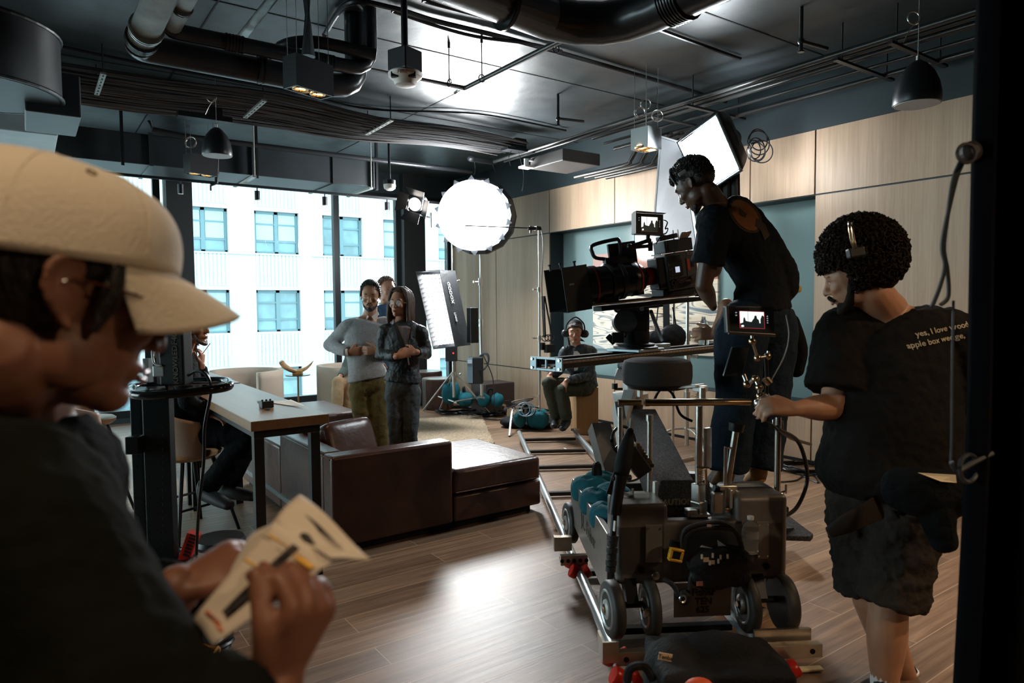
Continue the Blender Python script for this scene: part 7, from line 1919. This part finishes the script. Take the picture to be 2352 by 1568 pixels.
# ---- curly haired man at the bar table
d = 4.75
BKC = mat('black_clothes', (.006, .007, .008), .8, spec=.06, bump=('noise', 60, .4))
r_, o_, p_, H, Rm, fr_, s_ = person('curly haired person in black sitting at the bar table, seen in profile', dict(
    head=(444, 752, d), face=(1, .02, .12), up=(-.05, 1, 0), hs=1.0,
    neck=(418, 812, d), chest=(415, 880, d), waist=(420, 940, d), pelvis=(432, 985, d),
    shR=(412, 838, d - .17), elR=(432, 925, d - .20), wrR=(488, 952, d - .12), handR=((1, -.5, 0), (0, -1, 0), (0, .3, -1), dict(curl=(25, 30, 25))),
    shL=(418, 836, d + .17), elL=(462, 900, d + .22), wrL=(462, 838, d + .12), handL=((.1, 1, 0), (-1, .2, 0), (0, 0, 1), dict(curl=(50, 60, 40))),
    hipL=(445, 985, d + .10), knL=(578, 1000, d + .12), anL=(520, 1120, d + .0), toeL=(580, 1140, d - .05),
    hipR=(445, 988, d - .08), knR=(570, 1005, d - .12), anR=(470, 1125, d - .15), toeR=(525, 1160, d - .22)),
    SKIN_M, top=dict(name='jacket', mat=BKC, inf=.020, hem=.02), pants=dict(mat=BKC, inf=.02), shoes=mat('black_suede_boot', (.012, .012, .013), .6))
F, L, U = fr_
face_bits(r_, H, F, L, U, s_, HAIR_B)
hr = M().ell(H(-.03, 0, .05), (.105, .10, .10), Rm).ell(H(-.07, 0, -.04), (.075, .095, .09), Rm)
curls(hr, H, Rm, s_, 420, lambda v: not (v.x > .50 and v.z < .55) and v.z > -.9, .004, .026, 5, 1.16)
curls(hr, lambda x, y, z: H(x - .055, y, z - .095), Rm, s_, 240, lambda v: v.x < .35, .004, .026, 6, 1.05)
hr.build('curly_hair', mat('brown_curls', (.085, .035, .018), .5), r_, smooth=True)
M().limb([H(.030, -.060, -.040), H(.055, -.046, -.090), H(.085, 0, -.115), H(.055, .046, -.090), H(.030, .060, -.040)], [.010, .014, .014, .014, .010], 10, 4).build('beard', HAIR_B, r_, smooth=True)
tag(M().cyl(at(458, 822, d + .1), at(483, 788, d + .12), .003, n=8).build('stylus', mat('pale_stylus', (.5, .4, .3), .4)), 'thin pale pen held up by the curly haired person', 'pen')
# ---- camera operator
d = 3.72
TEE = mat('black_tshirt', (.008, .010, .013), .8, spec=.08, bump=('noise', 40, .3))
NAVY = mat('navy_work_trousers', (.008, .016, .026), .75, spec=.1, bump=('noise', 60, .3), var=(7, .25))
CO = dict(head=(1594, 424, d), face=(-.62, -.55, -.55), up=(-.42, .85, -.2), hs=1.04,
    neck=(1648, 474, d + .02), chest=(1706, 560, d + .03), waist=(1748, 640, d + .03), pelvis=(1750, 722, d + .05),
    shR=(1662, 512, d + .16), elR=(1640, 620, d + .40), wrR=(1590, 640, d + .62), handR=((-1, 0, 0), (0, -1, 0), (0, 0, 1), dict(curl=(40, 40, 30))),
    shL=(1640, 530, d - .16), elL=(1616, 655, d - .12), wrL=(1636, 700, d + .14), handL=((-.1, .65, -.75), (-1, 0, 0), (0, 1, 0), dict(curl=(40, 40, 30))),
    hipL=(1705, 745, d - .06), knL=(1690, 930, d - .05), anL=(1668, 1078, d), toeL=(1650, 1108, d + .18),
    hipR=(1775, 745, d + .10), knR=(1765, 930, d + .10), anR=(1742, 1078, d + .08), toeR=(1722, 1108, d + .26))
r_, o_, p_, H, Rm, fr_, s_ = person('camera operator in a black printed t-shirt and navy trousers, bent over the cinema camera', CO,
    SKIN_D, top=dict(name='t_shirt', mat=TEE, inf=.022, hem=-.03, cuff=('short', .62), extra=[(1692, 492, d + .02, .10), (1738, 545, d + .02, .105), (1782, 620, d + .03, .105), (1792, 655, d + .03, .10)], disp=[('CLOUDS', .11, .018), ('CLOUDS', .03, .008)]), pants=dict(mat=NAVY, inf=.050, flare=.03, rise=.10, disp=[('CLOUDS', .10, .022)]), shoes=mat('tan_boot', (.38, .22, .08), .6), build=1.12, neck_r=.06)
F, L, U = fr_
face_bits(r_, H, F, L, U, s_, HAIR_K)
hr = M().ell(H(-.035, 0, .052), (.105, .092, .088), Rm).ell(H(-.055, 0, .0), (.07, .083, .06), Rm)
curls(hr, H, Rm, s_, 420, lambda v: not (v.x > .45 and v.z < .35) and not (v.z < -.45) and not (abs(v.y) > .72 and v.z < .1 and v.x > -.4), .003, .013, 8, 1.02)
hr.build('short_curly_hair', HAIR_K, r_, smooth=True)
M().limb([H(.05, .03, -.10), H(.075, 0, -.12), H(.05, -.03, -.10)], [.012, .013, .012], 10, 4).build('beard', HAIR_K, r_, smooth=True)
hph = M().tube([H(.045, y*k, z) for y, k, z in ((-1, .09, .03), (-1, .085, .09), (0, 0, .148), (1, .085, .09), (1, .09, .03))], .007, 8, 6).build('headset_band', BLKP, r_, smooth=True)
q = at(1567, 397, d - .14); M().box(q, (.045, .020, .006), CR @ Matrix.Rotation(R(35), 3, 'Z')).build('headset_plate', mat('pale_plate', (.40, .46, .44), .4), hph, bevel=.003)
# shirt back print
tbv = bvh(o_['top'])
OR_ = mat('rust_print', (.21, .085, .028), .8); OR2 = mat('dark_outline_print', (.05, .035, .025), .8)
def oval(cx, cy, rx, ry, a, n=20): ca, sa_ = math.cos(R(a)), math.sin(R(a)); return [(cx + rx*math.cos(2*PI*i/n)*ca - ry*math.sin(2*PI*i/n)*sa_, cy + rx*math.cos(2*PI*i/n)*sa_ + ry*math.sin(2*PI*i/n)*ca) for i in range(n)]
laid(oval(1712, 494, 48, 30, 50), OR2, r_, off=.003, dense=2)
laid(oval(1712, 494, 42, 24, 50), OR_, r_, off=.006, dense=2)
laid([(1738, 500), (1758, 515), (1768, 540), (1756, 552), (1748, 530), (1735, 518)], OR2, r_, off=.009, dense=3)
laid([(1700, 478), (1716, 492), (1712, 500), (1698, 490)], OR2, r_, off=.009, dense=3)
M().limb([at(1812, 658, d - .02), at(1835, 664, d + .02)], [(.02, .03), (.015, .02)], 10, 3).build('shirt_tail', mat('mustard_underlayer', (.45, .33, .12), .8), r_, smooth=True)
M().limb([at(1815, 740, d + .12), at(1832, 800, d + .14), at(1828, 850, d + .14)], [(.05, .05), (.06, .05), (.05, .04)], 14, 4).build('hip_pouch', BKC, r_, smooth=True)
# hand with a water bottle behind his hip
hm = M(); hw = at(1640, 768, d + .30)
hm.limb([at(1668, 700, d + .30), at(1655, 740, d + .31), hw], [.04, .036, .028], 12, 3)
add_hand(hm, hw, cdir(-1, .05, 0), cdir(0, -.2, -1), cdir(.2, 1, 0), curl=(35, 45, 35))
hm.build('lowered_hand', SKIN_M, r_, voxel=.005, smo=2)
wb = thing('water_bottle', 'small clear water bottle held in the lowered hand behind the operator', 'bottle', at(1614, 790, d + .38))
q = at(1616, 792, d + .40)
M().lathe([(0, 0), (.03, 0), (.032, .02), (.031, .09), (.026, .13), (.012, .155), (.012, .17), (0, .17)], q, CUP, 20).build('body', PET, wb, smooth=True)
# ---- dolly grip on the right, seen from behind
d = 2.62
TEE2 = mat('washed_black_tshirt', (.012, .0105, .010), .85, spec=.06, bump=('noise', 50, .25), var=(4, .2))
SHO = mat('charcoal_cargo_shorts', (.030, .024, .020), .8, spec=.08, bump=('noise', 60, .35), var=(6, .25))
r_, o_, p_, H, Rm, fr_, s_ = person('bearded person with an afro, dark t-shirt and cargo shorts, gripping the dolly', dict(
    head=(1964, 632, d), face=(-.80, -.28, -.50), up=(-.22, 1, 0), hs=1.08,
    neck=(2035, 715, d + .04), chest=(2060, 840, d + .03), waist=(2050, 990, d + .02), pelvis=(2045, 1110, d + .03),
    shL=(1945, 765, d + .08), elL=(1915, 935, d + .02), wrL=(1822, 938, d - .02), handL=((-1, .12, .0), (-.1, -.6, -.7), (0, .6, -.6), dict(curl=(50, 55, 40), thumb_in=.9, s=1.1)),
    shR=(2180, 775, d - .02), elR=(2235, 950, d - .02), wrR=(2190, 1080, d + .12), handR=((-.4, -.8, -.2), (-1, 0, 0), (0, 0, -1)),
    hipL=(1975, 1150, d + .10), knL=(2000, 1375, d + .08), anL=(2080, 1560, d + .30), toeL=(2030, 1588, d + .40),
    hipR=(2090, 1150, d - .04), knR=(2040, 1400, d - .03), anR=(2032, 1566, d - .02), toeR=(1990, 1592, d + .12)),
    SKIN_M, top=dict(name='t_shirt', mat=TEE2, inf=.028, hem=.04, cuff=('short', .80), rs=1.25, disp=[('CLOUDS', .12, .018), ('CLOUDS', .03, .008)]), pants=dict(name='cargo_shorts', mat=SHO, inf=.020, short=.92, disp=[('CLOUDS', .055, .034), ('CLOUDS', .025, .012)]),
    shoes=mat('black_sneaker', (.012, .012, .013), .5), build=1.28, waist=1.30, neck_r=.072, head=dict(jaw=1.12))
F, L, U = fr_
face_bits(r_, H, F, L, U, s_, HAIR_K)
AFRO = mat('dark_afro', (.013, .008, .005), .7, spec=.12)
hr = M().ell(H(-.040, 0, .060), (.115, .110, .105), Rm).ell(H(-.075, 0, -.01), (.075, .095, .080), Rm).ell(H(.02, 0, .09), (.075, .085, .050), Rm)
curls(hr, lambda x, y, z: H(x - .025, y, z + .025), Rm, s_, 2300, lambda v: not (v.x > .35 and v.z < -.12) and not (v.z < -.80), .0032, .020, 11, 1.27)
hr.build('afro_hair', AFRO, r_, smooth=True)
bd_ = M().ell(H(.052, 0, -.092), (.040, .050, .034), Rm).ell(H(.030, 0, -.060), (.044, .062, .030), Rm).limb([H(.015, .060, -.02), H(.035, .052, -.075), H(.070, .022, -.108), H(.078, 0, -.113), H(.070, -.022, -.108), H(.035, -.052, -.075), H(.015, -.060, -.02)], [.012, .018, .019, .019, .019, .018, .012], 12, 4).limb([H(.088, .03, -.066), H(.104, 0, -.050), H(.088, -.03, -.066)], [.006, .007, .006], 8, 4)
bd_.build('beard', AFRO, r_, smooth=True, disp=[('CLOUDS', .012, .008)])
hq = at(1955, 545, d - .18)
hb2 = M().tube([at(1952, 508, d - .02), at(1950, 515, d - .16), at(1955, 550, d - .19), at(1962, 572, d - .19)], .004, 8, 5).tube([at(1959, 508, d - .02), at(1957, 515, d - .16), at(1962, 550, d - .19), at(1968, 572, d - .19)], .004, 8, 5).build('headset_band', BRASS, r_, smooth=True)
M().box(at(1965, 580, d - .185), (.058, .035, .03), CR @ Matrix.Rotation(R(10), 3, 'Z')).build('ear_piece', BLKP, hb2, bevel=.006)
tbv = bvh(o_['top'])
PRT = mat('cream_shirt_print', (.50, .42, .30), .8)
def laid_text(s, px, py, size, slope, parent):
    dr = cdir(1, -slope if False else slope, 0)
    h_ = tbv.ray_cast(CAM, ray(px, py).normalized())[0]; c = h_ if h_ is not None else at(px, py, d - .17)
    b = text(s, size, c, cdir(1, slope, 0), cdir(-slope, 1, 0), .001, PRT, parent, onto=tbv, align='LEFT', bold=.0004, name='shirt_lettering')
laid_text('yes, I love wood,', 2101, 768, .029, .20, r_)
laid_text('apple box wedge, c', 2081, 795, .029, .20, r_)
M().tube([at(2060, 1180, d - .24), at(2120, 1150, d - .27), at(2200, 1120, d - .24)], .016, 8, 5).build('belt', BKC, r_, smooth=True)
M().limb([at(2060, 1120, d - .30), at(2120, 1130, d - .34), at(2190, 1135, d - .34)], [(.05, .07), (.055, .085), (.05, .08)], 18, 4, side=CBK).limb([at(2150, 1180, d - .34), at(2165, 1240, d - .34)], [.06, .045], 16, 3).build('tool_pouch', BKC, r_, voxel=.008, smo=3, disp=[('CLOUDS', .05, .015)])
M().limb([at(2020, 1165, d - .26), at(1960, 1195, d - .28), at(1905, 1222, d - .26)], [(.045, .010), (.035, .010), (.02, .008)], 14, 4, side=CUP).build('hanging_cloth', mat('brown_rag', (.035, .027, .022), .9), r_, smooth=True)
M().prism([at(2108, 1085, d - .38), at(2194, 1090, d - .40), at(2196, 1108, d - .40), at(2160, 1105, d - .40)], CBK*.003).build('folded_note', mat('cream_card', (.72, .60, .42), .7), r_)
for k_ in ('anR', 'anL'): 
    a = p_[k_]; M().cyl(a + V((0, 0, -.01)), a + V((0, 0, .045)), .050, n=18).build('sock', WHITE, r_, smooth=True)
# ---- foreground man in the cap reading the folded sheet
d = .70
Fc, Uc = (.667, -.208, -.715), (.142, .978, -.152)
JKT = mat('dark_olive_jacket', (.0065, .0072, .006), .9, spec=.04, bump=('noise', 120, .2), var=(10, .3))
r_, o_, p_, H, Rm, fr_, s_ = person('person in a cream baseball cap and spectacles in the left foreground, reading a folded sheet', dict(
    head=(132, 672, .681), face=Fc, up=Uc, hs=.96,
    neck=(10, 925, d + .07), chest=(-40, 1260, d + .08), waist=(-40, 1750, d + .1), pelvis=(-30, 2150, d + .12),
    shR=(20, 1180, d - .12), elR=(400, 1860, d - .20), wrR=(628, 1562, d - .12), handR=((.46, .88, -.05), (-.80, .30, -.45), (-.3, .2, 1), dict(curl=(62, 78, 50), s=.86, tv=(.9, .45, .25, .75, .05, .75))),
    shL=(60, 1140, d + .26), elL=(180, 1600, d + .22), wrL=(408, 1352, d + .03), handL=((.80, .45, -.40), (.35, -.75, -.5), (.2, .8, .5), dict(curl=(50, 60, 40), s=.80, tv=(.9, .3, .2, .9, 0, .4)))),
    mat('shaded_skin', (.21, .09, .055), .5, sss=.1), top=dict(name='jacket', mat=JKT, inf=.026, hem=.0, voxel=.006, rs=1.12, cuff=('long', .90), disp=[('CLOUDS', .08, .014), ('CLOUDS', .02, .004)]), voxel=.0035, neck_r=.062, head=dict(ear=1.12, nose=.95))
F, L, U = fr_
face_bits(r_, H, F, L, U, s_, HAIR_K, gaze=(0, -.5))
cap_hair(r_, H, Rm, s_, HAIR_K, front=.06, back=-.085, puff=.004, side=-.05)
M().limb([H(.022, -.074, .05), H(.028, -.075, .005), H(.022, -.072, -.035)], [.012, .012, .004], 10, 4).build('sideburn', HAIR_K, r_, smooth=True)
glasses(r_, H, s_, mat('dark_tortoise_frame', (.05, .015, .010), .2), LENSG, .026)
CAPM = mat('cream_cap_twill', (.74, .66, .54), .9, bump=('noise', 300, .25), var=(5, .08))
def capf(u, v):
    th = (u-.5)*2*PI; zl = .030 + .016*math.cos(th)
    ph0 = math.asin((zl-.045)/.095); ph = ph0 + (PI/2 - ph0)*v
    k = 1 + .010*math.cos(th*6)*math.cos(ph); cp_ = max(0, math.cos(ph))
    sp_ = math.copysign(abs(math.sin(ph))**.82, math.sin(ph))
    return H(-.012 + .120*k*cp_**.62*math.cos(th), .090*k*cp_**.68*math.sin(th), .045 + .086*sp_)
cp = M().grid(capf, 60, 20).build('baseball_cap', CAPM, r_, solid=.004, smooth=True, auto=80)
def brim(u, v):
    th = (u-.5)*R(150); y = .088*math.sin(th)*(1 - .08*v); x = -.012 + .117*math.cos(th) + .085*v*max(0, math.cos(th))**.55
    return H(x, y, .028 + .016*math.cos(th) - v*(.012 + 6.5*y*y) - .012*v*v)
M().grid(brim, 30, 12).build('cap_brim', CAPM, cp, solid=.004, smooth=True)
M().ell(H(-.016, 0, .131), (.010, .010, .006), Rm).build('cap_button', CAPM, cp, smooth=True)
ey = M()
for th in (-90, -30, 30, 90, -150, 150):
    t = R(th); ph = R(50); q = H(-.012 + .121*math.cos(ph)**.62*math.cos(t), .0915*math.cos(ph)**.68*math.sin(t), .045 + .087*math.sin(ph)**.82); nn = (q - H(-.016, 0, .045)).normalized()
    ey.ring(q, nn, .0036, .0016, 16, 6)
ey.build('eyelet', mat('tan_thread', (.20, .13, .07), .8), cp, smooth=True)
sm_ = M()
for th in (0, 60, -60, 120, -120, 180):
    pts = []
    for i in range(12):
        ph = R(2 + 86*i/11); t = R(th); pts.append(H(-.012 + .1225*math.cos(ph)**.62*math.cos(t), .0922*math.cos(ph)**.68*math.sin(t), .045 + .0885*math.sin(ph)**.82))
    sm_.tube(pts, .0012, 5, 1)
sm_.build('cap_seam', CAPM, cp, smooth=True)
M().limb([H(-.09, -.05, -.13), H(-.02, -.085, -.17), H(.05, -.05, -.21), H(.08, .0, -.225), H(.05, .05, -.21)], [(.03, .018)]*5, 14, 5).build('jacket_collar', mat('black_collar', (.008, .009, .010), .8), r_, smooth=True)
# folded sheet
SH = thing('folded_sheet', 'folded paper sheet with yellow marks held by the person in the cap', 'paper', at(620, 1300, .66))
PAP = mat('warm_paper', (.70, .62, .52), .7, bump=('noise', 20, .08))
def patch(c, m, name, off=0, n=10, wv=.002):
    c = [at(*q) for q in c]; nrm = (c[1]-c[0]).cross(c[3]-c[0]).normalized(); nrm = nrm if nrm.dot(CBK) > 0 else -nrm
    def f(u, v): return c[0].lerp(c[1], u).lerp(c[3].lerp(c[2], u), v) + nrm*(off + wv*math.sin(u*5 + v*3))
    return M().grid(f, n, n).build(name, m, SH, solid=.0006 if off == 0 else 0, smooth=True)
patch([(631, 1195, .635), (760, 1288, .60), (494, 1482, .575), (446, 1423, .60)], PAP, 'lower_leaf')
patch([(570, 1237, .66), (631, 1195, .635), (446, 1423, .60), (500, 1385, .63)], PAP, 'back_leaf')
patch([(689, 1136, .665), (851, 1278, .62), (760, 1288, .60), (631, 1195, .635)], PAP, 'upper_leaf', wv=.004)
INK = mat('grey_ink', (.045, .042, .040), .6, var=(90, .7)); HLY = mat('yellow_highlighter', (.80, .46, .06), .6)
def lp_(t, s_, c): 
    a, b, cc, dd = c; x = [(a[i] + (b[i]-a[i])*t) for i in range(3)]; y = [(dd[i] + (cc[i]-dd[i])*t) for i in range(3)]; return tuple(x[i] + (y[i]-x[i])*s_ for i in range(3))
LLQ = [(631, 1195, .635), (760, 1288, .60), (494, 1482, .575), (446, 1423, .60)]
def on_leaf(q, t0, t1, s0, s1, m, nm): patch([lp_(t0, s0, q), lp_(t1, s0, q), lp_(t1, s1, q), lp_(t0, s1, q)], m, nm, off=.0016)
on_leaf(LLQ, .44, .62, .06, .80, INK, 'printed_band')
on_leaf(LLQ, .05, .95, .36, .40, HLY, 'yellow_mark'); on_leaf(LLQ, .10, .92, .10, .135, HLY, 'yellow_mark'); on_leaf(LLQ, .02, .40, .14, .16, mat('fold_crease', (.45, .40, .33), .8), 'crease')
on_leaf(LLQ, .15, .85, .86, .90, mat('red_mark', (.6, .18, .10), .7), 'red_mark')
ULQ = [(689, 1136, .665), (851, 1278, .62), (760, 1288, .60), (631, 1195, .635)]
on_leaf(ULQ, .18, .80, .36, .44, INK, 'printed_line')
on_leaf(ULQ, .42, .62, .80, .97, INK, 'printed_band')
# ------------------------------------------------------------------ left foreground light cart
LC = thing('equipment_stand', 'black perforated upright post of a rolling stand with a tubular hand loop', 'stand', onf(345, 3.0))
dL = 2.95
PF = mat('blue_black_steel', (.022, .030, .034), .35, .5)
b0 = onf(345, dL)
def colp(px0, px1, dd, y0=880, y1=1290, m=PF, nm='post', th=.05):
    a, b = at((px0+px1)/2, y0, dd), at((px0+px1)/2, y1, dd); w_ = (px1-px0)/1575*dd
    o = M().box(V((a.x, a.y, (a.z+b.z)/2)), (w_, th, a.z-b.z), Matrix.Rotation(R(-35.3), 3, 'Z')).build(nm, m, LC, bevel=.004)
    return a, b, w_
a, b, w_ = colp(303, 330, dL + .03, 880, 1292); a, b, w2_ = colp(331, 392, dL, 880, 1292, nm='post')
hs_ = M()
for (pxh, n) in ((345, 24), (371, 24), (316, 16)):
    for i in range(n):
        q = at(pxh, 905 + i*(380/n), dL - .034); hs_.box(q, (.008, .002, .010), Matrix.Rotation(R(-35.3), 3, 'Z'))
stuff(hs_.build('post_hole', BLKM, LC))
M().box(at(312, 1020, dL - .02), (.055, .07, .075), Matrix.Rotation(R(-35.3), 3, 'Z')).build('slide_lock', BLK, LC, bevel=.004)
lp0 = [(302, 897, 2.80), (308, 906, 2.70), (350, 908, 2.66), (440, 900, 2.66), (515, 890, 2.70), (527, 881, 2.78), (510, 874, 2.88), (430, 876, 2.98), (350, 884, 3.0), (308, 890, 2.9), (302, 897, 2.80)]
M().tube([at(*q) for q in lp0], .017, 12, 6).build('hand_loop', mat('gloss_black_tube', (.012, .012, .013), .12), LC, smooth=True)
M().beam(at(330, 900, 2.75), at(330, 885, 3.0), .16, .012).build('top_bracket', BLK, LC)
bt_ = at(345, 1290, dL)
M().cyl(V((bt_.x, bt_.y, bt_.z - .02)), V((bt_.x, bt_.y, bt_.z)), .17, n=40).build('base_tray', BLK, LC, smooth=True, auto=40)
M().ring(V((bt_.x, bt_.y, bt_.z)) , az, .165, .010, 40, 8).build('tray_rim', mat('gloss_black_tube', (.012, .012, .013), .12), LC, smooth=True)
M().lathe([(.15, 0), (.16, .03), (.155, bt_.z - .03)], V((bt_.x, bt_.y, 0)), n=32).build('base_drum', mat('grey_drum', (.08, .085, .085), .6), LC, smooth=True, auto=40)
# light controller hanging on it
CT = thing('light_controller', 'slim black lamp controller box with printed letters standing beside the upright post', 'controller', at(400, 878, 2.9))
ca_ = at(403, 795, 2.88); RZ = Matrix.Rotation(R(-35.3 - 6), 3, 'Z')
wC, hC = 60/1575*2.88, 178/1575*2.88
M().box(ca_, (wC, .07, hC), RZ).build('case', mat('controller_black', (.012, .016, .020), .45), CT, bevel=.008, seg=3)
rtc = RZ @ V((1, 0, 0)); nf = RZ @ V((0, -1, 0))
for s_x, zz, sz in (('F400Bi', .055, .034), ('KNOWLED', -.075, .032)):
    text(s_x, sz, ca_ + nf*.0362 + rtc*.020 + V((0, 0, zz)), V((0, 0, 1)), -rtc, .001, mat('bronze_print', (.20, .17, .13), .5), CT)
M().box(at(352, 800, 2.95), (.05, .05, .30), RZ).build('side_module', BLK, CT, bevel=.004)
k = M()
for i in range(4): k.cyl(at(336 + i*9, 800, 2.9), at(336 + i*9, 760 + 6*(i % 2), 2.9), .007, n=10)
k.build('plug', mat('metal_plug', (.35, .36, .34), .35, .8), CT)
M().box(at(340, 850, 2.88), (.025, .03, .10), RZ).build('socket_strip', mat('socket_grey', (.25, .28, .28), .4), CT)
M().box(at(368, 852, 2.87), (.05, .03, .045), RZ).build('silver_latch', mat('pale_latch', (.5, .52, .5), .4, .5), CT, bevel=.004)
M().tube([at(355, 820, 2.85), at(362, 790, 2.84), at(358, 760, 2.86), at(350, 775, 2.88), at(352, 830, 2.86), at(370, 840, 2.85)], .005, 6, 6).build('white_lead', mat('white_lead', (.6, .62, .6), .4), CT, smooth=True)
tag(M().tube([at(432, 862, 2.86), at(452, 852, 2.84), at(475, 862, 2.82), at(484, 900, 2.82), at(470, 980, 2.85), at(468, 1060, 2.86), at(458, 1150, 2.86), at(452, 1250, 2.9), at(450, 1330, 2.9)], .0065, 8, 8).build('hanging_cable', BLK, smooth=True), 'black cable curving over the hand loop and hanging down in front of the stool', 'cable')
rg_ = onf(438, 3.35)
RP = thing('power_box', 'red box with a black ribbed panel and plugs beside the rolling stand', 'box', at(438, 1262, 3.0))
M().beam(at(447, 1222, 3.0), at(425, 1285, 3.0), .055, .05).build('case', mat('red_case', (.65, .04, .02), .4), RP, bevel=.003)
k = M()
for i in range(7): k.box(at(447, 1222, 2.965).lerp(at(425, 1285, 2.965), .12 + .12*i), (.03, .006, .006), CR @ Matrix.Rotation(R(-18), 3, 'Z'))
k.build('rib', BLKM, RP)
tray = at(438, 1290, 3.05)
M().box(V((tray.x, tray.y, tray.z/2)), (.16, .12, tray.z - .02), RZ).build('stand_block', BLKM, RP)
for i, (px, py) in enumerate(((505, 1243),)):
    q = at(px, py, 3.3); M().lathe([(0, 0), (.11, 0), (.12, .02), (.11, .04), (0, .045)], V((q.x, q.y, q.z - .02)), n=30).cyl(V((q.x, q.y, 0)), V((q.x, q.y, q.z - .02)), .03, n=12).build('round_stand', BLK, smooth=True, auto=40)
tag(bpy.data.objects['round_stand'], 'black round topped base seen behind the raised hands', 'stand')
# cable coils on the floor by the cart
coil('black cable coil on the floor at lower left, beneath the forearms', onz(440, 1490, 0), .17, 5, .009, BLK, .06, 1)
coil('thin orange and black cable coil lying on the lowest left coil', onz(445, 1520, .06), .10, 4, .006, mat('amber_cable', (.35, .18, .05), .4), .03)
coil('black cable coil nearest the bottom left corner', onz(420, 1560, 0), .14, 4, .009)
floor_cable('black cable running up from the lower left coils', [onz(432, 1430, 0), onz(425, 1460, 0), onz(410, 1490, 0)])

# ------------------------------------------------------------------ black duvetyne curtain on the right
CU = thing('black_curtain', 'full height black cloth curtain closing off the right edge', 'curtain', onf(2290, 1.55))
DUV = mat('duvetyne_black', (.004, .004, .005), .95, spec=.05)
dC_ = 1.60
def cur(u, v):
    px = 2186 + 432*u; top = onf(px, dC_)
    x = V((top.x, top.y, 0)); lean = -.10*max(0, .45-v)*max(0, 1-u*2)
    return x + CBK*(.035*math.sin(u*30) + .01*math.sin(v*7)) + CRT*(lean + (.0 if v > .1 else -.0)) + V((0, 0, .02 + 2.9*v))
M().grid(cur, 60, 30).build('cloth', DUV, CU, solid=.006, smooth=True)
c0_, c1_ = cur(0, 1), cur(1, 1)
M().cyl(c0_ + V((0, 0, .02)) - CRT*.03, c1_ + V((0, 0, .02)), .018, n=12).cyl(c1_, V((c1_.x, c1_.y, 0)), .018, n=12).build('frame_pole', BLK, CU)
k = M(); k.lathe([(.022, 0), (.022, .02), (.010, .03)], at(2220, 352, 1.50), CBK, 20).ring(at(2220, 352, 1.47), CBK, .020, .004, 24, 6); k.build('hook', mat('dull_ring', (.035, .03, .027), .6), CU)
for i, (pts, lb) in enumerate((([(2212, 360), (2190, 410), (2176, 500), (2168, 570), (2176, 620), (2178, 680), (2160, 700)], 'dark lead hanging from the curtain hook, left strand'), ([(2218, 362), (2200, 400), (2182, 470), (2164, 560), (2170, 610), (2158, 660), (2140, 705)], 'dark lead hanging from the curtain hook, crossing strand'))):
    tag(M().tube([at(x, y, 1.52) for x, y in pts], .0045, 6, 6).build('hanging_lead', mat('lead_grey', (.03, .032, .034), .5), smooth=True), lb, 'cable')
tag(M().tube([at(2190, 690, 1.52), at(2187, 860, 1.52), at(2186, 1000, 1.52), at(2184, 1060, 1.52)], .003, 6, 5).build('hanging_lead', MATS['lead_grey'], smooth=True), 'thin dark lead running straight down the curtain edge', 'cable')
k = tag(M().ring(at(2225, 1075, 1.5), CBK + CRT*.4, .03, .005, 24, 6).tube([at(2185, 1060, 1.5), at(2200, 1080, 1.5), at(2240, 1060, 1.5), at(2280, 1040, 1.5)], .006, 6, 5).build('clip_bundle', MATS['lead_grey'], smooth=True), 'dark clip and cable bundle hanging on the curtain at hip height', 'clip')
# ------------------------------------------------------------------ light
